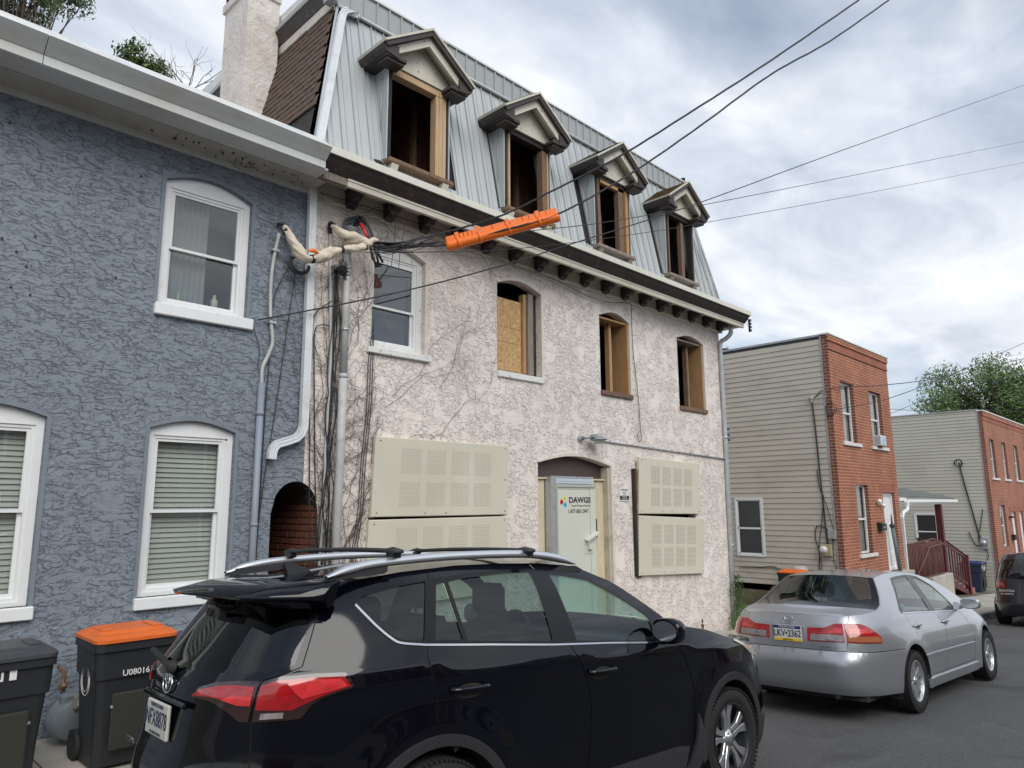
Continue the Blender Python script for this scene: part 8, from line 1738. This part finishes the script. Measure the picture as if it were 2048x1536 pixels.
        patch(sh, 'tail_lens', [(0.27, 0.855), (0.42, 0.86), (0.53, 0.905), (0.58, 0.905), (0.58, 0.86), (0.27, 0.845)], M['lens_red2'], root, 0.014, side, 0.006); patch(sh, 'tail_lens', [(0.64, 0.90), (0.78, 0.90), (0.88, 0.87), (0.88, 0.85), (0.64, 0.85)], M['lens_red2'], root, 0.014, side, 0.006)
        patch(sh, 'headlamp', [(4.75, 0.64), (5.3, 0.60), (5.3, 0.69), (4.9, 0.70), (4.75, 0.69)], M['lens_clear'], root, 0.006, side, 0.02)
        for (s_, z_) in ((1.98, 0.855), (2.98, 0.835)):
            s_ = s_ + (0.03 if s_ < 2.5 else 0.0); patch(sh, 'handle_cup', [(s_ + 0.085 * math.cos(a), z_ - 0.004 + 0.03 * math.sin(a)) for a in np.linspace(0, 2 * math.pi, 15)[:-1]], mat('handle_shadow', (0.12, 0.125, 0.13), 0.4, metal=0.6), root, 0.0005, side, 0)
            P = [sh.P(np.array(s_ + d), np.array(z_ + 0.006)) + sh.N(np.array(s_ + d), np.array(z_)) * o for d, o in ((-0.09, 0.0), (-0.075, 0.018), (0.075, 0.018), (0.09, 0.0))]; q = MB(); q.tube([(p[0], p[1] * side, p[2]) for p in P], 0.015, 8); q.build('door_handle', M['silver'], root, fix=False)
        q = MB(); bm = bmesh.new(); bmesh.ops.create_uvsphere(bm, u_segments=20, v_segments=12, radius=1)
        for v in bm.verts: x, y, z = v.co; pw = lambda t: math.copysign(abs(t) ** 0.7, t); v.co = Vector((2.04 + 0.09 * max(x, -0.5), -side * (0.95 + 0.115 * pw(y)), 1.015 + 0.068 * pw(z)))
        bm.verts.index_update(); q.add([v.co[:] for v in bm.verts], [tuple(v.index for v in f.verts) for f in bm.faces], True); bm.free(); mm = q.build('mirror', M['silver'], root)
        q = MB(); q.face([(1.992, -side * (0.95 + 0.098 * math.copysign(abs(math.cos(a)) ** 0.7, math.cos(a))), 1.015 + 0.052 * math.copysign(abs(math.sin(a)) ** 0.7, math.sin(a))) for a in np.linspace(0, 2 * math.pi, 25)[:-1]]); q.build('mirror_glass', M['chrome'], mm, fix=False)
        q = MB(); q.prism([(1.88, -side * 0.79, 0.945), (2.05, -side * 0.80, 0.945), (1.93, -side * 0.78, 1.03)], (0, -side * 0.06, 0)); q.build('mirror_base', M['silver'], mm)
        for xx in (RAX, FAX): wheel(root, xx, 0.785, 0.315, 0.20, 0.203, 6, M['alloy'], M['alloydark'], side, 'sedan'); wheel_well(root, xx, WZ, 0.40, 0.76, 0.45, side, M['hole'], sh)
    q = MB(); q.bbox(-1.06, -1.015, -0.18, 0.18, 0.745, 0.915, 0.01); q.build('plate_recess', mat('plate_recess', (0.30, 0.31, 0.33), 0.4, metal=0.5), root)
    q = MB(); q.bbox(-1.072, -1.058, -0.155, 0.155, 0.748, 0.908, 0.004); pl = q.build('number_plate', mat('plate_white2', (0.68, 0.68, 0.66), 0.4), root)
    q = MB(); q.box(-1.0735, -1.072, -0.152, 0.152, 0.875, 0.906); q.build('plate_band', mat('plate_navy', (0.02, 0.035, 0.15), 0.4), pl); q = MB(); q.box(-1.0735, -1.072, -0.152, 0.152, 0.750, 0.776); q.build('plate_band', mat('plate_yellow', (0.85, 0.55, 0.02), 0.4), pl)
    TX = (0, -1, 0); text_mesh('LKV\u20222362', 'lettering', 0.098, mat('plate_navy_ink', (0.02, 0.02, 0.05), 0.5), pl, (-1.0745, 0, 0.824), TX, (0, 0, 1), 0.0006, sx=0.76, bold=0.001)
    text_mesh('PENNSYLVANIA', 'lettering', 0.026, M['white'], pl, (-1.0745, 0, 0.890), TX, (0, 0, 1), 0.0005); text_mesh('visitPA.com', 'lettering', 0.024, INK, pl, (-1.0745, 0, 0.763), TX, (0, 0, 1), 0.0005, bold=0.0004)
    q = MB(); zc_, r_ = 0.955, 0.0045; X_ = -1.035
    q.tube([(X_, 0.052 * math.copysign(abs(math.cos(a)) ** 0.5, math.cos(a)) * (1 + 0.12 * math.sin(a)), zc_ + 0.036 * math.copysign(abs(math.sin(a)) ** 0.5, math.sin(a))) for a in np.linspace(0, 2 * math.pi, 40)], r_, 6, False)
    for s_ in (-1, 1): q.tube([(X_, s_ * 0.036, zc_ + 0.032), (X_, s_ * 0.022, zc_ + 0.002), (X_, s_ * 0.026, zc_ - 0.034)], 0.006, 6)
    q.tube([(X_, -0.022, zc_), (X_, 0.022, zc_)], 0.006, 6); q.build('emblem', M['chrome'], root, fix=False)
    text_mesh('Accord', 'lettering', 0.035, mat('badge_grey', (0.25, 0.26, 0.27), 0.3, metal=0.7), root, (-1.072, -0.40, 0.72), TX, (0, 0, 1), 0.001)
    q = MB(); q.tube([(-1.02, -0.45, 0.24), (-0.8, -0.45, 0.24)], 0.025, 10); q.box(-0.9, 3.4, -0.7, 0.7, 0.2, 0.25); q.build('exhaust', mat('underbody', (0.03, 0.028, 0.026), 0.8), root)
    q = MB(); q.box(-0.45, 2.5, -0.74, 0.74, 0.24, 0.52); q.box(2.05, 2.55, -0.72, 0.72, 0.5, 0.90); q.box(-0.45, 0.22, -0.66, 0.66, 0.96, 0.985); q.build('cabin', M['seatlight'], root)
    for y in (-0.36, 0.36): seat(root, 1.25, y, 0.45, 0.5, 'seatlight', 0.60)
    q = MB(); q.box(0.1, 0.25, -0.64, 0.64, 0.5, 1.08); q.build('rear_seat', M['seatlight'], root)
    return root
build_sedan()

# ------------------------------------------------------------------ dark minivan cut by the right edge
M['navy'] = mat('navy_car_paint', (0.010, 0.013, 0.024), 0.3, spec=0.5, coat=1.0)
VSH = Shell(xm=1.8, xr=[(0.2, -0.80), (0.35, -0.94), (0.55, -0.98), (0.75, -0.965), (0.95, -0.93), (1.1, -0.90), (1.3, -0.83), (1.5, -0.73), (1.68, -0.62), (1.8, -0.56)], xf=[(0.2, 4.0), (0.5, 4.15), (0.9, 4.0), (1.05, 3.8), (1.8, 3.8)],
            w=[(0.15, 0.90), (0.3, 0.95), (0.6, 0.975), (0.9, 0.97), (1.05, 0.95), (1.3, 0.89), (1.5, 0.82), (1.65, 0.74), (1.8, 0.62)], shear=0.0, nr=4.5, nf=3.6, arches=((0.0, 0.34, 0.45), (3.08, 0.34, 0.45)), w0=0.96)
def build_van():
    sh = VSH; loc = (21.75, 3.40, ground(21.75) + 0.015 + 0.008); root = car_root('parked_car', 'dark navy minivan cut off by the right edge of the view', loc, -1.5, 0.055); root.rotation_euler.x = -0.04; S2 = sh.S2
    def fl(pts): return flank(sh, pts)
    outer = [(0, 0.25), (1.0, 0.24), (5.6, 0.22), (S2, 0.22), (S2, 0.9), (S2 - 0.5, 0.93)] + fl([(3.6, 0.98), (3.1, 1.06), (2.7, 1.22), (2.3, 1.42), (1.9, 1.58), (1.5, 1.66), (0.9, 1.70), (0.3, 1.70), (-0.3, 1.69)]) + [(0.6, 1.685), (0, 1.685)]
    g1 = round_loop(fl([(-0.62, 1.12), (0.3, 1.10), (0.3, 1.55), (-0.42, 1.54)]), 0.04); g2 = round_loop(fl([(0.42, 1.10), (1.4, 1.07), (1.4, 1.56), (0.42, 1.555)]), 0.04); g3 = round_loop(fl([(1.5, 1.07), (2.6, 1.04), (2.2, 1.36), (1.9, 1.50), (1.5, 1.56)]), 0.04); hg = [(max(a, 0), c) for a, c in round_loop([(0, 1.10), (0.60, 1.12), (0.78, 1.16), (0.74, 1.52), (0.6, 1.56), (0, 1.56)], 0.02)]
    RA = fl(arch_ring(sh, 0, 0.34, 0.42, -0.2, math.pi + 0.2)); FA = fl(arch_ring(sh, 3.08, 0.34, 0.42, -0.2, math.pi + 0.2)); hs = [(0.82, 1.66), (0.84, 1.2), (0.70, 1.05), (0.72, 0.60), (0.0, 0.58)]
    make_body(root, sh, outer, [], [('side_glass', g1, 'carglassdark'), ('side_glass', g2, 'carglassdark'), ('side_glass', g3, 'carglass'), ('rear_glass', hg, 'carglassdark')], [('tailgate', [(0, 1.66)] + hs)], [hs], [RA, FA], dict(paint=M['navy'], trim=M['gloss']), gstep=0.09)
    def st(pts):
        o = []
        for s, z in pts: x, v = sh.xv(s, z); o.append((float(x), float(v), z))
        return o
    cap_patch(st(fl([(1.9, 1.58), (1.5, 1.66), (0.9, 1.70), (0.3, 1.70), (-0.3, 1.69)]) + [(0.6, 1.685), (0.3, 1.685), (0.02, 1.685)]), 0.04, 0.0, M['navy'], 'roof', root); cap_patch(st(fl([(3.1, 1.06), (2.7, 1.22), (2.3, 1.42), (1.9, 1.58)])), 0.04, 0.0, M['carglass'], 'windscreen', root); cap_patch(st(fl([(3.1, 1.06), (3.6, 0.98)]) + [(S2 - 0.5, 0.93), (S2 - 0.02, 0.9)]), 0.03, 0.0, M['navy'], 'bonnet', root)
    for side in (1, -1):
        patch(sh, 'tail_lamp', round_loop([(0.56, 0.90), (0.60, 1.05), (0.86, 1.10), (1.05, 1.09), (1.02, 0.88)], 0.02), M['lens_red'], root, 0.012, side, 0.02); patch(sh, 'reverse_lens', [(0.62, 0.95), (0.80, 0.97), (0.80, 1.01), (0.63, 1.0)], M['lens_clear'], root, 0.017, side, 0.006)
        patch(sh, 'bumper_step', [(0, 0.52), (1.15, 0.50), (1.15, 0.60), (0, 0.63)], M['navy'], root, 0.02, side, 0.03)
        for xx in (0.0, 3.08): wheel(root, xx, 0.86, 0.34, 0.22, 0.21, 7, M['alloy'], M['alloydark'], side, 'van'); wheel_well(root, xx, 0.34, 0.43, 0.84, 0.55, side, M['hole'])
    TX = (0, -1, 0); text_mesh('ROUTAN', 'lettering', 0.075, M['chrome'], root, (-0.965, 0.52, 0.83), TX, (0, 0, 1), 0.002, bold=0.002); text_mesh('SEL PREMIUM', 'lettering', 0.045, M['chrome'], root, (-0.968, 0.52, 0.76), TX, (0, 0, 1), 0.002, bold=0.001)
    q = MB(); q.bbox(-0.99, -0.965, -0.16, 0.16, 0.76, 0.90, 0.005); q.build('number_plate', mat('plate_white2', (0.68, 0.68, 0.66), 0.4), root)
    q = MB(); q.box(-0.6, 3.0, -0.8, 0.8, 0.3, 0.8); q.build('cabin', M['seat'], root)
    for y in (-0.45, 0.45): seat(root, 0.5, y, 0.6); seat(root, 1.6, y, 0.6)
build_van()
